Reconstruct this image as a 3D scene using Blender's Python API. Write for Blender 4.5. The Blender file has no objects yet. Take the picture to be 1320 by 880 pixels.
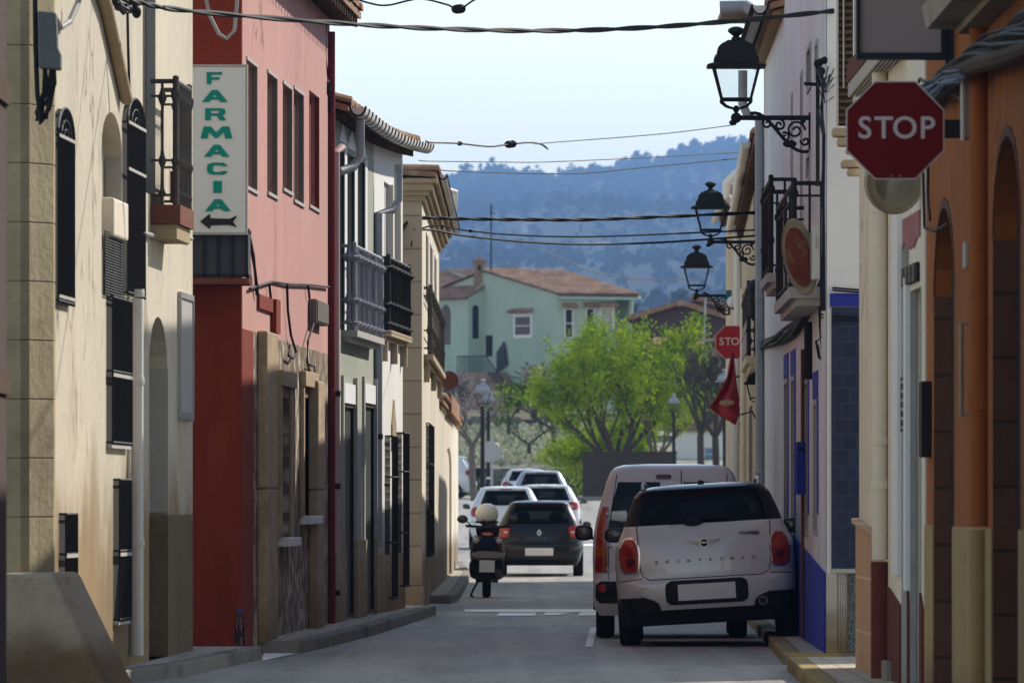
import bpy, bmesh, math, random
from mathutils import Vector, Matrix, noise
R = random.Random(7)
scene = bpy.context.scene
COL = scene.collection
PI = math.pi
# ------------------------------------------------------------------ camera constants (photo 1320x880)
F, CX, HY, CH = 12000.0, 660.0, 648.0, 1.42
def at(px, py, d):
    return Vector(((px - CX) * d / F, d, CH - (py - HY) * d / F))
def lerp(a, b, t): return a + (b - a) * t
def sm(t):
    t = max(0.0, min(1.0, t)); return t * t * (3 - 2 * t)
def interp(tab, x):
    if x <= tab[0][0]: return tab[0][1]
    for (xa, ya), (xb, yb) in zip(tab, tab[1:]):
        if x <= xb: return lerp(ya, yb, (x - xa) / (xb - xa))
    return tab[-1][1]
ROADZ = [(-50, 0), (178, 0), (372, 1.746), (460, 2.4)]
def gz(y): return interp(ROADZ, y)
# ------------------------------------------------------------------ mesh builder
ORG = {}
SPLIT = set('plinth window_trim door_jamb wall_trim bolt insulator lintel grille_band moulding gable_wall end_wall plinth_trim hinge corner_post stand corbel window_surround bracket grab_rail rear_window side_window pillar pipe_clip seat hinge'.split())
class MB:
    def __init__(s): s.v = []; s.f = []
    def add(s, vs, fs):
        n = len(s.v); s.v += [Vector(p) for p in vs]; s.f += [tuple(i + n for i in q) for q in fs]
    def quad(s, *p): s.add(p, [tuple(range(len(p)))])
    def hexa(s, p):  # p[0..3] bottom ring, p[4..7] top ring
        s.add(p, [(3, 2, 1, 0), (4, 5, 6, 7), (0, 1, 5, 4), (1, 2, 6, 5), (2, 3, 7, 6), (3, 0, 4, 7)])
    def box(s, x0, x1, y0, y1, z0, z1):
        s.hexa([(x0, y0, z0), (x1, y0, z0), (x1, y1, z0), (x0, y1, z0), (x0, y0, z1), (x1, y0, z1), (x1, y1, z1), (x0, y1, z1)])
    def prism(s, poly, vec):
        n = len(poly); vec = Vector(vec); a = [Vector(p) for p in poly]; b = [p + vec for p in a]
        s.add(a + b, [tuple(range(n))[::-1], tuple(range(n, 2 * n))] + [(i, (i + 1) % n, n + (i + 1) % n, n + i) for i in range(n)])
    def tube(s, pts, r, n=8, closed=False):
        pts = [Vector(p) for p in pts]; m = len(pts)
        rs = r if isinstance(r, (list, tuple)) else [r] * m
        vs = []; up = None
        for i, p in enumerate(pts):
            if closed: t = pts[(i + 1) % m] - pts[i - 1]
            else: t = pts[min(i + 1, m - 1)] - pts[max(i - 1, 0)]
            if t.length < 1e-9: t = Vector((0, 0, 1))
            t.normalize()
            if up is None:
                up = Vector((0, 0, 1)) if abs(t.z) < .9 else Vector((1, 0, 0))
            sx = t.cross(up)
            if sx.length < 1e-6: sx = t.orthogonal()
            sx.normalize(); up = sx.cross(t).normalized()
            for k in range(n):
                a = 2 * PI * k / n
                vs.append(p + (sx * math.cos(a) + up * math.sin(a)) * rs[i])
        fs = []
        for i in range(m if closed else m - 1):
            j = (i + 1) % m
            for k in range(n):
                k2 = (k + 1) % n
                fs.append((i * n + k, i * n + k2, j * n + k2, j * n + k))
        if not closed:
            fs.append(tuple(range(n))[::-1]); fs.append(tuple(range((m - 1) * n, m * n)))
        s.add(vs, fs)
    def lathe(s, c, prof, n=16, axis='z', sx=1, sy=1):
        vs = []
        for (r, h) in prof:
            for k in range(n):
                a = 2 * PI * k / n + PI / n
                x, y = r * math.cos(a) * sx, r * math.sin(a) * sy
                q = (x, y, h) if axis == 'z' else ((x, h, y) if axis == 'y' else (h, x, y))
                vs.append(Vector(c) + Vector(q))
        fs = [(i * n + k, i * n + (k + 1) % n, (i + 1) * n + (k + 1) % n, (i + 1) * n + k) for i in range(len(prof) - 1) for k in range(n)]
        fs += [tuple(range(n))[::-1], tuple(range((len(prof) - 1) * n, len(prof) * n))]
        s.add(vs, fs)
    def ell(s, c, rx, ry, rz, nu=16, nv=10, e=1.0):
        pr = []
        for i in range(nv + 1):
            a = -PI / 2 + PI * i / nv
            ca = math.cos(a)
            pr.append((max(1e-4, ca ** e), math.copysign(abs(math.sin(a)) ** e, math.sin(a)) * rz))
        n = len(s.v)
        s.lathe(c, [(r, z) for r, z in pr], nu, 'z', rx, ry)
    def grid(s, g, closed_u=False):
        nr, nc = len(g), len(g[0])
        s.add([p for row in g for p in row], [(i * nc + j, i * nc + j + 1, (i + 1) * nc + j + 1, (i + 1) * nc + j) for i in range(nr - 1) for j in range(nc - 1)])
    def text(s, st, size, mtx, offset=0.0, extrude=.004, sx=1.0, align='CENTER'):
        cu = bpy.data.curves.new('lettering_curve', 'FONT'); cu.body = st; cu.size = size; cu.offset = offset; cu.extrude = extrude
        cu.align_x = align; cu.align_y = 'CENTER'; cu.resolution_u = 4
        ob = bpy.data.objects.new('lettering_curve', cu); COL.objects.link(ob)
        bpy.context.view_layer.update()
        me = ob.evaluated_get(bpy.context.evaluated_depsgraph_get()).to_mesh()
        s.add([mtx @ Vector((p.co.x * sx, p.co.y, p.co.z)) for p in me.vertices], [tuple(p.vertices) for p in me.polygons])
        bpy.data.objects.remove(ob, do_unlink=True); bpy.data.curves.remove(cu)
    def xf(s, m):
        s.v = [m @ p for p in s.v]; return s
    def weld(s):
        key = {}; mp = []; nv = []
        for p in s.v:
            k = (round(p.x, 4), round(p.y, 4), round(p.z, 4))
            if k not in key: key[k] = len(nv); nv.append(p)
            mp.append(key[k])
        s.v = nv; s.f = [q for q in (tuple(dict.fromkeys(mp[i] for i in f)) for f in s.f) if len(q) > 2]
        return s
    def islands(s):
        p = list(range(len(s.v)))
        def root(i):
            while p[i] != i: p[i] = p[p[i]]; i = p[i]
            return i
        for f in s.f:
            for i in f[1:]: p[root(i)] = root(f[0])
        out = {}
        for f in s.f: out.setdefault(root(f[0]), []).append(f)
        res = []
        for fs in out.values():
            m = MB(); ids = sorted({i for f in fs for i in f}); mp = {i: n for n, i in enumerate(ids)}
            m.v = [s.v[i] for i in ids]; m.f = [tuple(mp[i] for i in f) for f in fs]; res.append(m)
        return res
    def build(s, name, mat, parent=None, smooth=False, bevel=0, origin=None, recalc=True, sub=0, auto=None):
        if parent is not None and name in SPLIT:
            isl = s.islands()
            if 1 < len(isl) < 101: return [m.build1(name, mat, parent, smooth, bevel, None, recalc, sub, auto) for m in isl][0]
        return s.build1(name, mat, parent, smooth, bevel, origin, recalc, sub, auto)
    def build1(s, name, mat, parent=None, smooth=False, bevel=0, origin=None, recalc=True, sub=0, auto=None):
        if parent is not None: o0 = ORG[parent.name]
        else:
            if origin is None:
                n = len(s.v); mn = min(p.z for p in s.v)
                origin = Vector((sum(p.x for p in s.v) / n, sum(p.y for p in s.v) / n, mn))
            o0 = Vector(origin)
        me = bpy.data.meshes.new(name)
        me.from_pydata([p - o0 for p in s.v], [], s.f); me.update()
        if recalc:
            bm = bmesh.new(); bm.from_mesh(me); bmesh.ops.recalc_face_normals(bm, faces=bm.faces); bm.to_mesh(me); bm.free()
        if mat: me.materials.append(mat)
        o = bpy.data.objects.new(name, me); COL.objects.link(o)
        if parent is not None: o.parent = parent
        else: o.location = o0
        ORG[o.name] = o0
        if smooth:
            me.shade_smooth() if hasattr(me, 'shade_smooth') else [setattr(p, 'use_smooth', True) for p in me.polygons]
            if smooth != 'all': me.set_sharp_from_angle(angle=math.radians(auto or 40))
        if bevel:
            b = o.modifiers.new('edge', 'BEVEL'); b.width = bevel; b.segments = 2; b.limit_method = 'ANGLE'
        if sub:
            m_ = o.modifiers.new('smooth', 'SUBSURF'); m_.levels = sub; m_.render_levels = sub
        return o
def tag(o, label=None, cat=None, group=None, kind=None):
    if label: o['label'] = label
    if cat: o['category'] = cat
    if group: o['group'] = group
    if kind: o['kind'] = kind
    return o
def thing(name, label, cat, loc=(0, 0, 0), group=None, rot=None, local=False):
    o = bpy.data.objects.new(name, None); COL.objects.link(o); o.location = loc
    o.empty_display_size = .2
    if rot: o.rotation_euler = rot
    ORG[o.name] = Vector((0, 0, 0)) if local else Vector(loc)
    return tag(o, label, cat, group)
def copy_tree(o, parent=None):
    c = o.copy(); COL.objects.link(c)
    if parent is not None: c.parent = parent
    ORG[c.name] = ORG[o.name]
    for ch in list(o.children): copy_tree(ch, c)
    return c
# ------------------------------------------------------------------ materials
def _mix(nt, fac, a, b):
    m = nt.nodes.new('ShaderNodeMix'); m.data_type = 'RGBA'
    if isinstance(fac, float): m.inputs[0].default_value = fac
    else: nt.links.new(fac, m.inputs[0])
    for i, c in ((6, a), (7, b)):
        if isinstance(c, (tuple, list)): m.inputs[i].default_value = (*c[:3], 1)
        else: nt.links.new(c, m.inputs[i])
    return m.outputs[2]
def _noise(nt, vec, scale, detail=5, rough=.6):
    n = nt.nodes.new('ShaderNodeTexNoise'); n.inputs['Scale'].default_value = scale; n.inputs['Detail'].default_value = detail; n.inputs['Roughness'].default_value = rough
    nt.links.new(vec, n.inputs['Vector']); return n.outputs['Fac']
def _range(nt, v, a, b, c=0., d=1.):
    m = nt.nodes.new('ShaderNodeMapRange'); m.interpolation_type = 'SMOOTHSTEP'
    nt.links.new(v, m.inputs[0])
    for i, x in enumerate((a, b, c, d)): m.inputs[i + 1].default_value = x
    return m.outputs[0]
def _math(nt, op, a, b):
    m = nt.nodes.new('ShaderNodeMath'); m.operation = op
    for i, c in enumerate((a, b)):
        if isinstance(c, (int, float)): m.inputs[i].default_value = c
        else: nt.links.new(c, m.inputs[i])
    return m.outputs[0]
def mat(name, col, rough=.75, var=.12, scale=2.0, streak=0.0, bump=0.0, dirt=None, dirtcol=(.08, .055, .035), fine=None, spec=.14,
        metal=0.0, coat=0.0, spots=None, brick=None, stains=None, tracks=False, ymap=.35, cracks=0.0):
    m = bpy.data.materials.new(name); m.use_nodes = True; nt = m.node_tree; p = nt.nodes['Principled BSDF']
    geo = nt.nodes.new('ShaderNodeNewGeometry'); pos = geo.outputs['Position']
    mp = nt.nodes.new('ShaderNodeMapping'); nt.links.new(pos, mp.inputs[0]); mp.inputs['Scale'].default_value = (1, ymap, 1) if not streak else (1, .4, streak)
    vec = mp.outputs[0]
    lo = [c * (1 - var) for c in col]; hi = [min(1, c * (1 + var)) for c in col]
    n1 = _range(nt, _noise(nt, vec, scale), .3, .7)
    c = _mix(nt, n1, lo, hi)
    n2 = _noise(nt, pos, fine or scale * 9, 4)
    c2 = _mix(nt, _range(nt, n2, .35, .7), [x * (1 - var * .7) for x in col], [min(1, x * (1 + var * .7)) for x in col])
    c = _mix(nt, .4, c, c2)
    bh = n2
    if streak:
        ms = nt.nodes.new('ShaderNodeMapping'); nt.links.new(pos, ms.inputs[0]); ms.inputs['Scale'].default_value = (3, 2.2, .12)
        sn = _range(nt, _noise(nt, ms.outputs[0], 2.5, 6, .7), .52, .75)
        c = _mix(nt, _math(nt, 'MULTIPLY', sn, .35), c, [x * .62 for x in col])
    if brick:  # (axis, width, height, mortar size, mortar colour, colour 2)
        ax, bw, bh_, ms_, mc, c2_ = brick
        sep = nt.nodes.new('ShaderNodeSeparateXYZ'); nt.links.new(pos, sep.inputs[0])
        cb = nt.nodes.new('ShaderNodeCombineXYZ'); nt.links.new(sep.outputs[0 if ax == 'g' else ax], cb.inputs[0]); nt.links.new(sep.outputs[1 if ax == 'g' else 2], cb.inputs[1])
        bt = nt.nodes.new('ShaderNodeTexBrick'); nt.links.new(cb.outputs[0], bt.inputs['Vector'])
        bt.inputs['Scale'].default_value = 1; bt.inputs['Brick Width'].default_value = bw; bt.inputs['Row Height'].default_value = bh_
        bt.inputs['Mortar Size'].default_value = ms_; bt.inputs['Mortar'].default_value = (*mc, 1)
        nt.links.new(c, bt.inputs['Color1']); bt.inputs['Color2'].default_value = (*c2_, 1)
        c = bt.outputs['Color']
    if stains:  # list of (noise scale, threshold lo, hi, colour, strength)
        for (ss, a, b, sc_, st_) in stains:
            c = _mix(nt, _math(nt, 'MULTIPLY', _range(nt, _noise(nt, vec, ss, 6), a, b), st_), c, sc_)
    if tracks:  # paler wheel tracks worn along the road
        mt = nt.nodes.new('ShaderNodeMapping'); nt.links.new(pos, mt.inputs[0]); mt.inputs['Scale'].default_value = (1.3, .012, 1)
        c = _mix(nt, _math(nt, 'MULTIPLY', _range(nt, _noise(nt, mt.outputs[0], 1.6, 3), .42, .62), .45), c, [min(1, x * 1.35) for x in col])
    if cracks:  # fine cracks and the edges of old repairs
        dv = nt.nodes.new('ShaderNodeVectorMath'); dv.operation = 'MULTIPLY_ADD'; nt.links.new(vec, dv.inputs[0])
        nn = nt.nodes.new('ShaderNodeTexNoise'); nn.inputs['Scale'].default_value = 2.2; nn.inputs['Detail'].default_value = 5; nt.links.new(vec, nn.inputs['Vector'])
        nt.links.new(nn.outputs['Color'], dv.inputs[1]); dv.inputs[2].default_value = (0, 0, 0); dv.inputs[1].default_value = (1, 1, 1)
        ad = nt.nodes.new('ShaderNodeVectorMath'); ad.operation = 'ADD'; nt.links.new(vec, ad.inputs[0]); nt.links.new(nn.outputs['Color'], ad.inputs[1])
        vv = nt.nodes.new('ShaderNodeTexVoronoi'); vv.feature = 'DISTANCE_TO_EDGE'; vv.inputs['Scale'].default_value = .75; nt.links.new(ad.outputs[0], vv.inputs['Vector'])
        gate = _range(nt, _noise(nt, vec, .8, 3), .48, .6)
        c = _mix(nt, _math(nt, 'MULTIPLY', _math(nt, 'MULTIPLY', _range(nt, vv.outputs['Distance'], .014, .002), gate), cracks), c, [x * .35 for x in col])
        c = _mix(nt, _math(nt, 'MULTIPLY', _range(nt, _noise(nt, vec, 1.3, 2), .585, .60), .35), c, [min(1, x * 1.16 + .01) for x in col])
        c = _mix(nt, _math(nt, 'MULTIPLY', _range(nt, _noise(nt, vec, .9, 7, .7), .60, .615), .4), c, [x * .72 for x in col])
    if spots:  # voronoi cell pattern (scale, colour, threshold)
        vo = nt.nodes.new('ShaderNodeTexVoronoi'); vo.inputs['Scale'].default_value = spots[0]; nt.links.new(pos, vo.inputs['Vector'])
        c = _mix(nt, _range(nt, vo.outputs['Distance'], spots[2], spots[2] + .25), c, spots[1])
        bh = vo.outputs['Distance']
    if dirt:  # (z where full, z where gone, noise amplitude)
        sep = nt.nodes.new('ShaderNodeSeparateXYZ'); nt.links.new(pos, sep.inputs[0])
        zz = _math(nt, 'ADD', sep.outputs[2], _math(nt, 'MULTIPLY', _math(nt, 'SUBTRACT', _noise(nt, vec, 1.6, 6), .5), dirt[2]))
        c = _mix(nt, _range(nt, zz, dirt[1], dirt[0]), c, _mix(nt, n1, [x * .8 for x in dirtcol], [x * 1.25 for x in dirtcol]))
    nt.links.new(c, p.inputs['Base Color'])
    p.inputs['Roughness'].default_value = rough; p.inputs['Specular IOR Level'].default_value = spec; p.inputs['Metallic'].default_value = metal
    if coat: p.inputs['Coat Weight'].default_value = coat; p.inputs['Coat Roughness'].default_value = .03
    if bump:
        b = nt.nodes.new('ShaderNodeBump'); b.inputs['Strength'].default_value = bump; b.inputs['Distance'].default_value = .02
        nt.links.new(bh, b.inputs['Height']); nt.links.new(b.outputs[0], p.inputs['Normal'])
    return m
def glass(name, tint, gloss=1.45):
    m = bpy.data.materials.new(name); m.use_nodes = True; nt = m.node_tree; nt.nodes.remove(nt.nodes['Principled BSDF'])
    out = nt.nodes['Material Output']; t = nt.nodes.new('ShaderNodeBsdfTransparent'); t.inputs[0].default_value = (*tint, 1)
    g = nt.nodes.new('ShaderNodeBsdfGlossy'); g.inputs['Roughness'].default_value = .03; g.inputs[0].default_value = (.9, .9, .9, 1)
    fr = nt.nodes.new('ShaderNodeFresnel'); fr.inputs[0].default_value = gloss
    x = nt.nodes.new('ShaderNodeMixShader'); nt.links.new(fr.outputs[0], x.inputs[0]); nt.links.new(t.outputs[0], x.inputs[1]); nt.links.new(g.outputs[0], x.inputs[2])
    nt.links.new(x.outputs[0], out.inputs[0]); return m
def leafmat(name, c1, c2, trans=.3):
    m = bpy.data.materials.new(name); m.use_nodes = True; nt = m.node_tree; nt.nodes.remove(nt.nodes['Principled BSDF'])
    geo = nt.nodes.new('ShaderNodeNewGeometry')
    c = _mix(nt, _range(nt, _noise(nt, geo.outputs['Position'], 1.6, 5), .35, .65), c1, c2)
    d = nt.nodes.new('ShaderNodeBsdfDiffuse'); t = nt.nodes.new('ShaderNodeBsdfTranslucent'); x = nt.nodes.new('ShaderNodeMixShader')
    nt.links.new(c, d.inputs[0]); nt.links.new(c, t.inputs[0]); x.inputs[0].default_value = trans
    nt.links.new(d.outputs[0], x.inputs[1]); nt.links.new(t.outputs[0], x.inputs[2]); nt.links.new(x.outputs[0], nt.nodes['Material Output'].inputs[0])
    return m
M = {}
M['asphalt'] = mat('asphalt', (.31, .285, .255), .65, .16, 1.5, bump=.35, fine=26, spec=.3, tracks=True, ymap=.13, stains=[(.45, .45, .62, (.19, .17, .15), .75), (1.1, .5, .66, (.43, .41, .37), .6), (5, .52, .66, (.20, .18, .16), .6), (9, .56, .66, (.42, .40, .37), .5), (2.2, .6, .68, (.15, .135, .12), .7)])
M['paving'] = mat('paving', (.43, .385, .32), .85, .14, 1.5, bump=.3, fine=30, brick=('g', .4, .4, .012, (.2, .18, .15), (.47, .42, .35)), stains=[(.7, .5, .7, (.26, .23, .19), .6)])
M['kerb'] = mat('kerb', (.25, .23, .20), .85, .2, 1.5, bump=.3, fine=25, stains=[(1.5, .5, .68, (.08, .075, .07), .7)])
M['kerb_yellow'] = mat('kerb_yellow', (.32, .24, .085), .8, .15, 3, bump=.2, stains=[(6, .48, .6, (.15, .14, .12), .9)])
M['paint_white'] = mat('road_paint', (.92, .92, .90), .8, .06, 3, spec=.1, stains=[(5, .62, .74, (.45, .43, .4), .7)])
M['beige'] = mat('beige_render', (.54, .485, .385), .9, .16, .7, cracks=.8, streak=.3, bump=.5, fine=9, dirt=(.95, 1.9, 2.0), dirtcol=(.25, .175, .095),
                 stains=[(1.1, .52, .68, (.40, .31, .19), .6), (.5, .55, .7, (.64, .56, .43), .5), (3.2, .6, .68, (.2, .15, .09), .6)])
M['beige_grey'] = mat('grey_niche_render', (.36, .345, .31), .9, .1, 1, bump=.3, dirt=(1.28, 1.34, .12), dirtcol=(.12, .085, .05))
M['damp'] = mat('damp_plinth_render', (.17, .13, .085), .9, .25, 1.2, streak=.4, bump=.5, stains=[(1.2, .5, .65, (.09, .065, .04), .7)])
M['quoin'] = mat('yellow_sandstone', (.38, .32, .20), .9, .16, 1.5, bump=.5, fine=14, stains=[(1.3, .5, .7, (.18, .15, .1), .6)])
M['joint'] = mat('stone_joint', (.22, .175, .11), .95, .2, 3)
M['concrete'] = mat('rough_concrete', (.38, .32, .24), .92, .16, 1.3, bump=.6, fine=20, dirt=(.25, .6, .7), dirtcol=(.17, .115, .065), stains=[(2, .48, .66, (.19, .155, .115), .7), (7, .52, .66, (.40, .35, .28), .4)])
M['redwall'] = mat('brick_red_paint', (.21, .032, .015), .8, .12, .8, cracks=.4, streak=.35, bump=.3, fine=20, stains=[(1.5, .62, .7, (.26, .07, .05), .4)])
M['pink'] = mat('faded_red_render', (.50, .28, .25), .9, .11, .6, cracks=.7, streak=.3, bump=.4, fine=14, stains=[(.8, .55, .75, (.53, .26, .22), .5)])
M['rubble'] = mat('rubble_stone', (.46, .39, .30), .95, .3, 2, bump=1.0, spots=(5, (.17, .125, .09), .33), stains=[(2.2, .48, .6, (.22, .15, .10), .7), (6, .5, .62, (.5, .46, .4), .5)])
M['sandstone'] = mat('pale_sandstone', (.40, .31, .20), .9, .2, 1.5, bump=.4, fine=16, dirt=(.1, .8, .8), dirtcol=(.25, .17, .1), stains=[(1.5, .5, .64, (.24, .175, .11), .7), (4, .55, .66, (.48, .40, .29), .5)])
M['greenwall'] = mat('grey_green_render', (.34, .36, .30), .85, .1, 1, streak=.4, bump=.2)
M['whitewall'] = mat('white_render', (.72, .71, .68), .85, .06, .8, streak=.4, bump=.2, dirt=(.7, 1.4, .8), dirtcol=(.42, .36, .28))
M['creamwall'] = mat('cream_render', (.66, .6, .5), .85, .08, .8, streak=.4, bump=.2, dirt=(.6, 1.3, .5), dirtcol=(.4, .34, .25))
M['tanwall'] = mat('tan_render', (.65, .59, .49), .9, .13, .6, cracks=.7, streak=.35, bump=.35, fine=12, dirt=(.55, .95, .35), dirtcol=(.25, .2, .14))
M['tanstone'] = mat('tan_stone_blocks', (.42, .335, .235), .9, .1, 1, bump=.3, brick=(0, 30, .43, .012, (.24, .17, .11), (.38, .3, .21)), dirt=(.3, .9, .5), dirtcol=(.3, .2, .12))
M['lilac'] = mat('lilac_white_render', (.75, .715, .70), .85, .08, .8, cracks=.5, streak=.35, bump=.2, stains=[(.9, .55, .72, (.5, .44, .42), .4)])
M['white_end'] = mat('white_gable_paint', (.84, .83, .82), .85, .04, .6, bump=.15)
M['bluepaint'] = mat('ultramarine_paint', (.035, .05, .36), .7, .12, 1.5, streak=.4, bump=.2)
M['bluetile'] = mat('dark_blue_tile', (.014, .024, .062), .35, .55, 40, spec=.15, brick=(0, .135, .135, .004, (.05, .06, .085), (.02, .034, .085)))
M['granite'] = mat('grey_granite_slab', (.2, .21, .21), .5, .2, 8, spots=(60, (.08, .085, .09), .3))
M['fluted'] = mat('white_plinth_stone', (.5, .47, .42), .8, .08, 2, dirt=(.2, .5, .6), dirtcol=(.25, .19, .1))
M['rcream'] = mat('ivory_render', (.74, .67, .55), .8, .08, .8, cracks=.6, streak=.35, bump=.15)
M['salmon'] = mat('salmon_slab', (.52, .33, .21), .7, .07, 1.2, brick=(1, 3.2, .42, .01, (.62, .47, .35), (.49, .31, .2)))
M['maroon'] = mat('maroon_plinth_paint', (.115, .03, .021), .75, .14, 2, bump=.2)
M['orange'] = mat('orange_render', (.33, .105, .026), .85, .14, .8, cracks=.8, streak=.35, bump=.3, stains=[(1.2, .5, .66, (.26, .08, .02), .6), (4, .58, .68, (.2, .07, .03), .5)])
M['ochre'] = mat('ochre_plinth_paint', (.36, .245, .11), .8, .16, 1.2, cracks=.8, dirt=(.0, .5, .6), dirtcol=(.16, .1, .05), streak=.4, bump=.2)
M['brownblock'] = mat('brown_stone_blocks', (.14, .066, .038), .8, .16, 3, bump=.3, brick=(0, 20, .38, .012, (.06, .035, .025), (.12, .055, .03)))
M['rightcream'] = mat('weathered_cream_render', (.55, .45, .31), .9, .12, .8, streak=.4, bump=.3, stains=[(1.1, .52, .7, (.38, .27, .16), .6)])
M['tile'] = mat('clay_roof_tile', (.30, .165, .10), .9, .25, 3, bump=.3, fine=12, stains=[(2.5, .5, .66, (.38, .29, .2), .7), (4, .55, .7, (.13, .09, .065), .6)])
M['tile_red'] = mat('red_roof_tile', (.32, .185, .12), .9, .3, 1.5, fine=6, stains=[(1.2, .48, .64, (.42, .29, .21), .6), (2.5, .5, .64, (.17, .10, .075), .7)])
M['wood_dark'] = mat('dark_eave_wood', (.09, .055, .035), .85, .25, 4, bump=.2)
M['wood_red'] = mat('red_brown_wood', (.17, .06, .035), .7, .2, 4)
M['wood_tan'] = mat('weathered_tan_pole', (.36, .275, .165), .8, .15, 4)
M['iron'] = mat('black_wrought_iron', (.014, .013, .013), .6, .2, 6, spec=.25)
M['iron_grey'] = mat('lilac_grey_painted_iron', (.29, .29, .34), .55, .1, 6)
M['iron_rust'] = mat('rusty_brown_iron', (.085, .075, .065), .6, .25, 6)
M['zinc'] = mat('weathered_zinc', (.33, .34, .36), .5, .15, 3, metal=.2)
M['pvc'] = mat('white_pvc', (.72, .69, .63), .5, .06, 2)
M['pvc_pink'] = mat('pink_painted_pipe', (.5, .33, .31), .6, .08, 2)
M['pipe_beige'] = mat('beige_painted_pipe', (.72, .64, .52), .6, .08, 2)
M['pipe_red'] = mat('dark_red_painted_pipe', (.15, .022, .022), .6, .1, 2)
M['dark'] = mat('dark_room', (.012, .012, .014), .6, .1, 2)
M['shutter'] = mat('dark_wooden_shutter', (.022, .018, .014), .7, .25, 5, spec=.2)
M['shutter_grey'] = mat('grey_brown_roller_shutter', (.135, .115, .10), .7, .12, 3)
M['reveal_grey'] = mat('grey_brown_window_reveal', (.17, .145, .125), .85, .12, 3)
M['door_green'] = mat('dark_green_door', (.035, .045, .038), .5, .15, 4)
M['trim_white'] = mat('white_trim_paint', (.74, .74, .74), .65, .04, 2)
M['trim_grey'] = mat('grey_trim', (.43, .41, .38), .7, .06, 2)
M['grey_box'] = mat('grey_cable_box', (.115, .13, .135), .6, .1, 3)
M['white_box'] = mat('white_meter_box', (.6, .6, .56), .6, .05, 2)
M['cable'] = mat('black_cable_rubber', (.014, .014, .015), .6, .2, 8)
M['cable_grey'] = mat('grey_cable_sheath', (.32, .31, .30), .6, .15, 8)
M['cable_blue'] = mat('pale_blue_wire', (.2, .26, .36), .6, .15, 8)
M['signwhite'] = mat('sign_white_panel', (.70, .72, .71), .4, .03, 1)
M['signgreen'] = mat('sign_teal_letters', (.0, .255, .20), .4, .04, 2)
M['signblack'] = mat('sign_black_arrow', (.022, .02, .02), .4, .05, 2)
M['stopred'] = mat('stop_sign_red', (.17, .004, .004), .6, .06, 3)
M['stopred_far'] = mat('faded_stop_sign_red', (.42, .03, .035), .45, .06, 3)
M['stopwhite'] = mat('stop_sign_white', (.68, .64, .65), .45, .05, 3)
M['galv'] = mat('galvanised_steel', (.36, .37, .38), .45, .1, 4, metal=.5)
M['mirror'] = mat('traffic_mirror_glass', (.30, .29, .24), .12, .3, 4, metal=.6)
M['mirror_red'] = mat('mirror_back_red', (.14, .034, .022), .6, .25, 4, stains=[(9, .52, .62, (.22, .12, .08), .5)])
M['rim_bronze'] = mat('weathered_mirror_rim', (.30, .25, .17), .5, .2, 6)
M['navy'] = mat('dark_navy_frame', (.018, .02, .03), .5, .1, 3)
M['blank'] = mat('blank_sign_panel', (.30, .26, .255), .6, .04, 1)
M['notice'] = mat('notice_paper', (.42, .40, .38), .6, .05, 30)
M['poster'] = mat('faded_maroon_poster', (.33, .13, .14), .7, .2, 4)
M['flag'] = mat('red_flag_cloth', (.40, .05, .065), .8, .12, 4)
M['black'] = mat('black_plastic', (.012, .012, .013), .5, .15, 6)
M['rubber'] = mat('tyre_rubber', (.012, .012, .012), .8, .2, 9)
M['alu'] = mat('silver_alloy', (.5, .5, .52), .3, .05, 4, metal=.9)
M['badge'] = mat('bright_badge', (.72, .72, .74), .3, .1, 6, coat=.5)
M['car_mirror'] = mat('dark_mirror_glass', (.10, .085, .08), .15, .3, 9, metal=.4)
M['letter_metal'] = mat('dull_badge_metal', (.20, .20, .21), .45, .1, 6, metal=.3)
M['chrome'] = mat('chrome', (.75, .75, .77), .12, .02, 4, metal=1)
M['plate'] = mat('number_plate_grey', (.80, .79, .78), .5, .03, 4)
M['paint_mini'] = mat('silver_beige_paint', (.62, .595, .575), .28, .02, 2, metal=.15, coat=1.0, stains=[(2.2, .55, .8, (.56, .535, .515), .35)])
M['paint_van'] = mat('rosy_grey_paint', (.64, .605, .585), .3, .03, 2, metal=.1, coat=.6)
M['paint_black'] = mat('gloss_black_paint', (.010, .011, .013), .3, .05, 2, coat=.35, spec=.3)
M['paint_slate'] = mat('dark_slate_paint', (.014, .015, .019), .35, .05, 2, metal=.1, coat=.5)
M['car_white'] = mat('white_car_paint', (.7, .7, .71), .3, .02, 2, coat=1.0)
M['car_silver'] = mat('silver_car_paint', (.46, .48, .51), .3, .02, 2, metal=.4, coat=1.0)
M['tail'] = mat('red_lamp_lens', (.33, .010, .006), .2, .45, 16, spec=.4, coat=.35, stains=[(9, .5, .6, (.5, .05, .015), .6)])
M['tail_dark'] = mat('dark_red_lamp_lens', (.11, .006, .006), .15, .2, 14, coat=1.0)
M['amber'] = mat('amber_lamp_lens', (.42, .06, .01), .2, .3, 14, coat=.3)
M['clearlens'] = mat('clear_lamp_lens', (.5, .48, .46), .15, .1, 14, coat=1.0)
M['seat'] = mat('dark_seat_cloth', (.03, .03, .032), .9, .2, 9)
M['scooter_blue'] = mat('dark_blue_scooter_paint', (.012, .02, .06), .5, .1, 5)
M['scooter_dark'] = mat('dark_brown_scooter_paint', (.03, .026, .026), .35, .1, 5, coat=.6)
M['helmet'] = mat('cream_helmet_shell', (.88, .85, .76), .25, .04, 4, coat=.8)
M['mint'] = mat('mint_green_render', (.43, .53, .44), .9, .08, .25, streak=.4, bump=.1, stains=[(.35, .5, .68, (.29, .39, .32), .6), (1.5, .58, .7, (.47, .55, .48), .4)])
M['brownwall'] = mat('dark_brown_wall', (.085, .055, .05), .9, .12, .5)
M['ruin'] = mat('weathered_ruin_render', (.30, .215, .15), .95, .2, .6, stains=[(.8, .5, .65, (.14, .1, .08), .7)])
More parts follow.
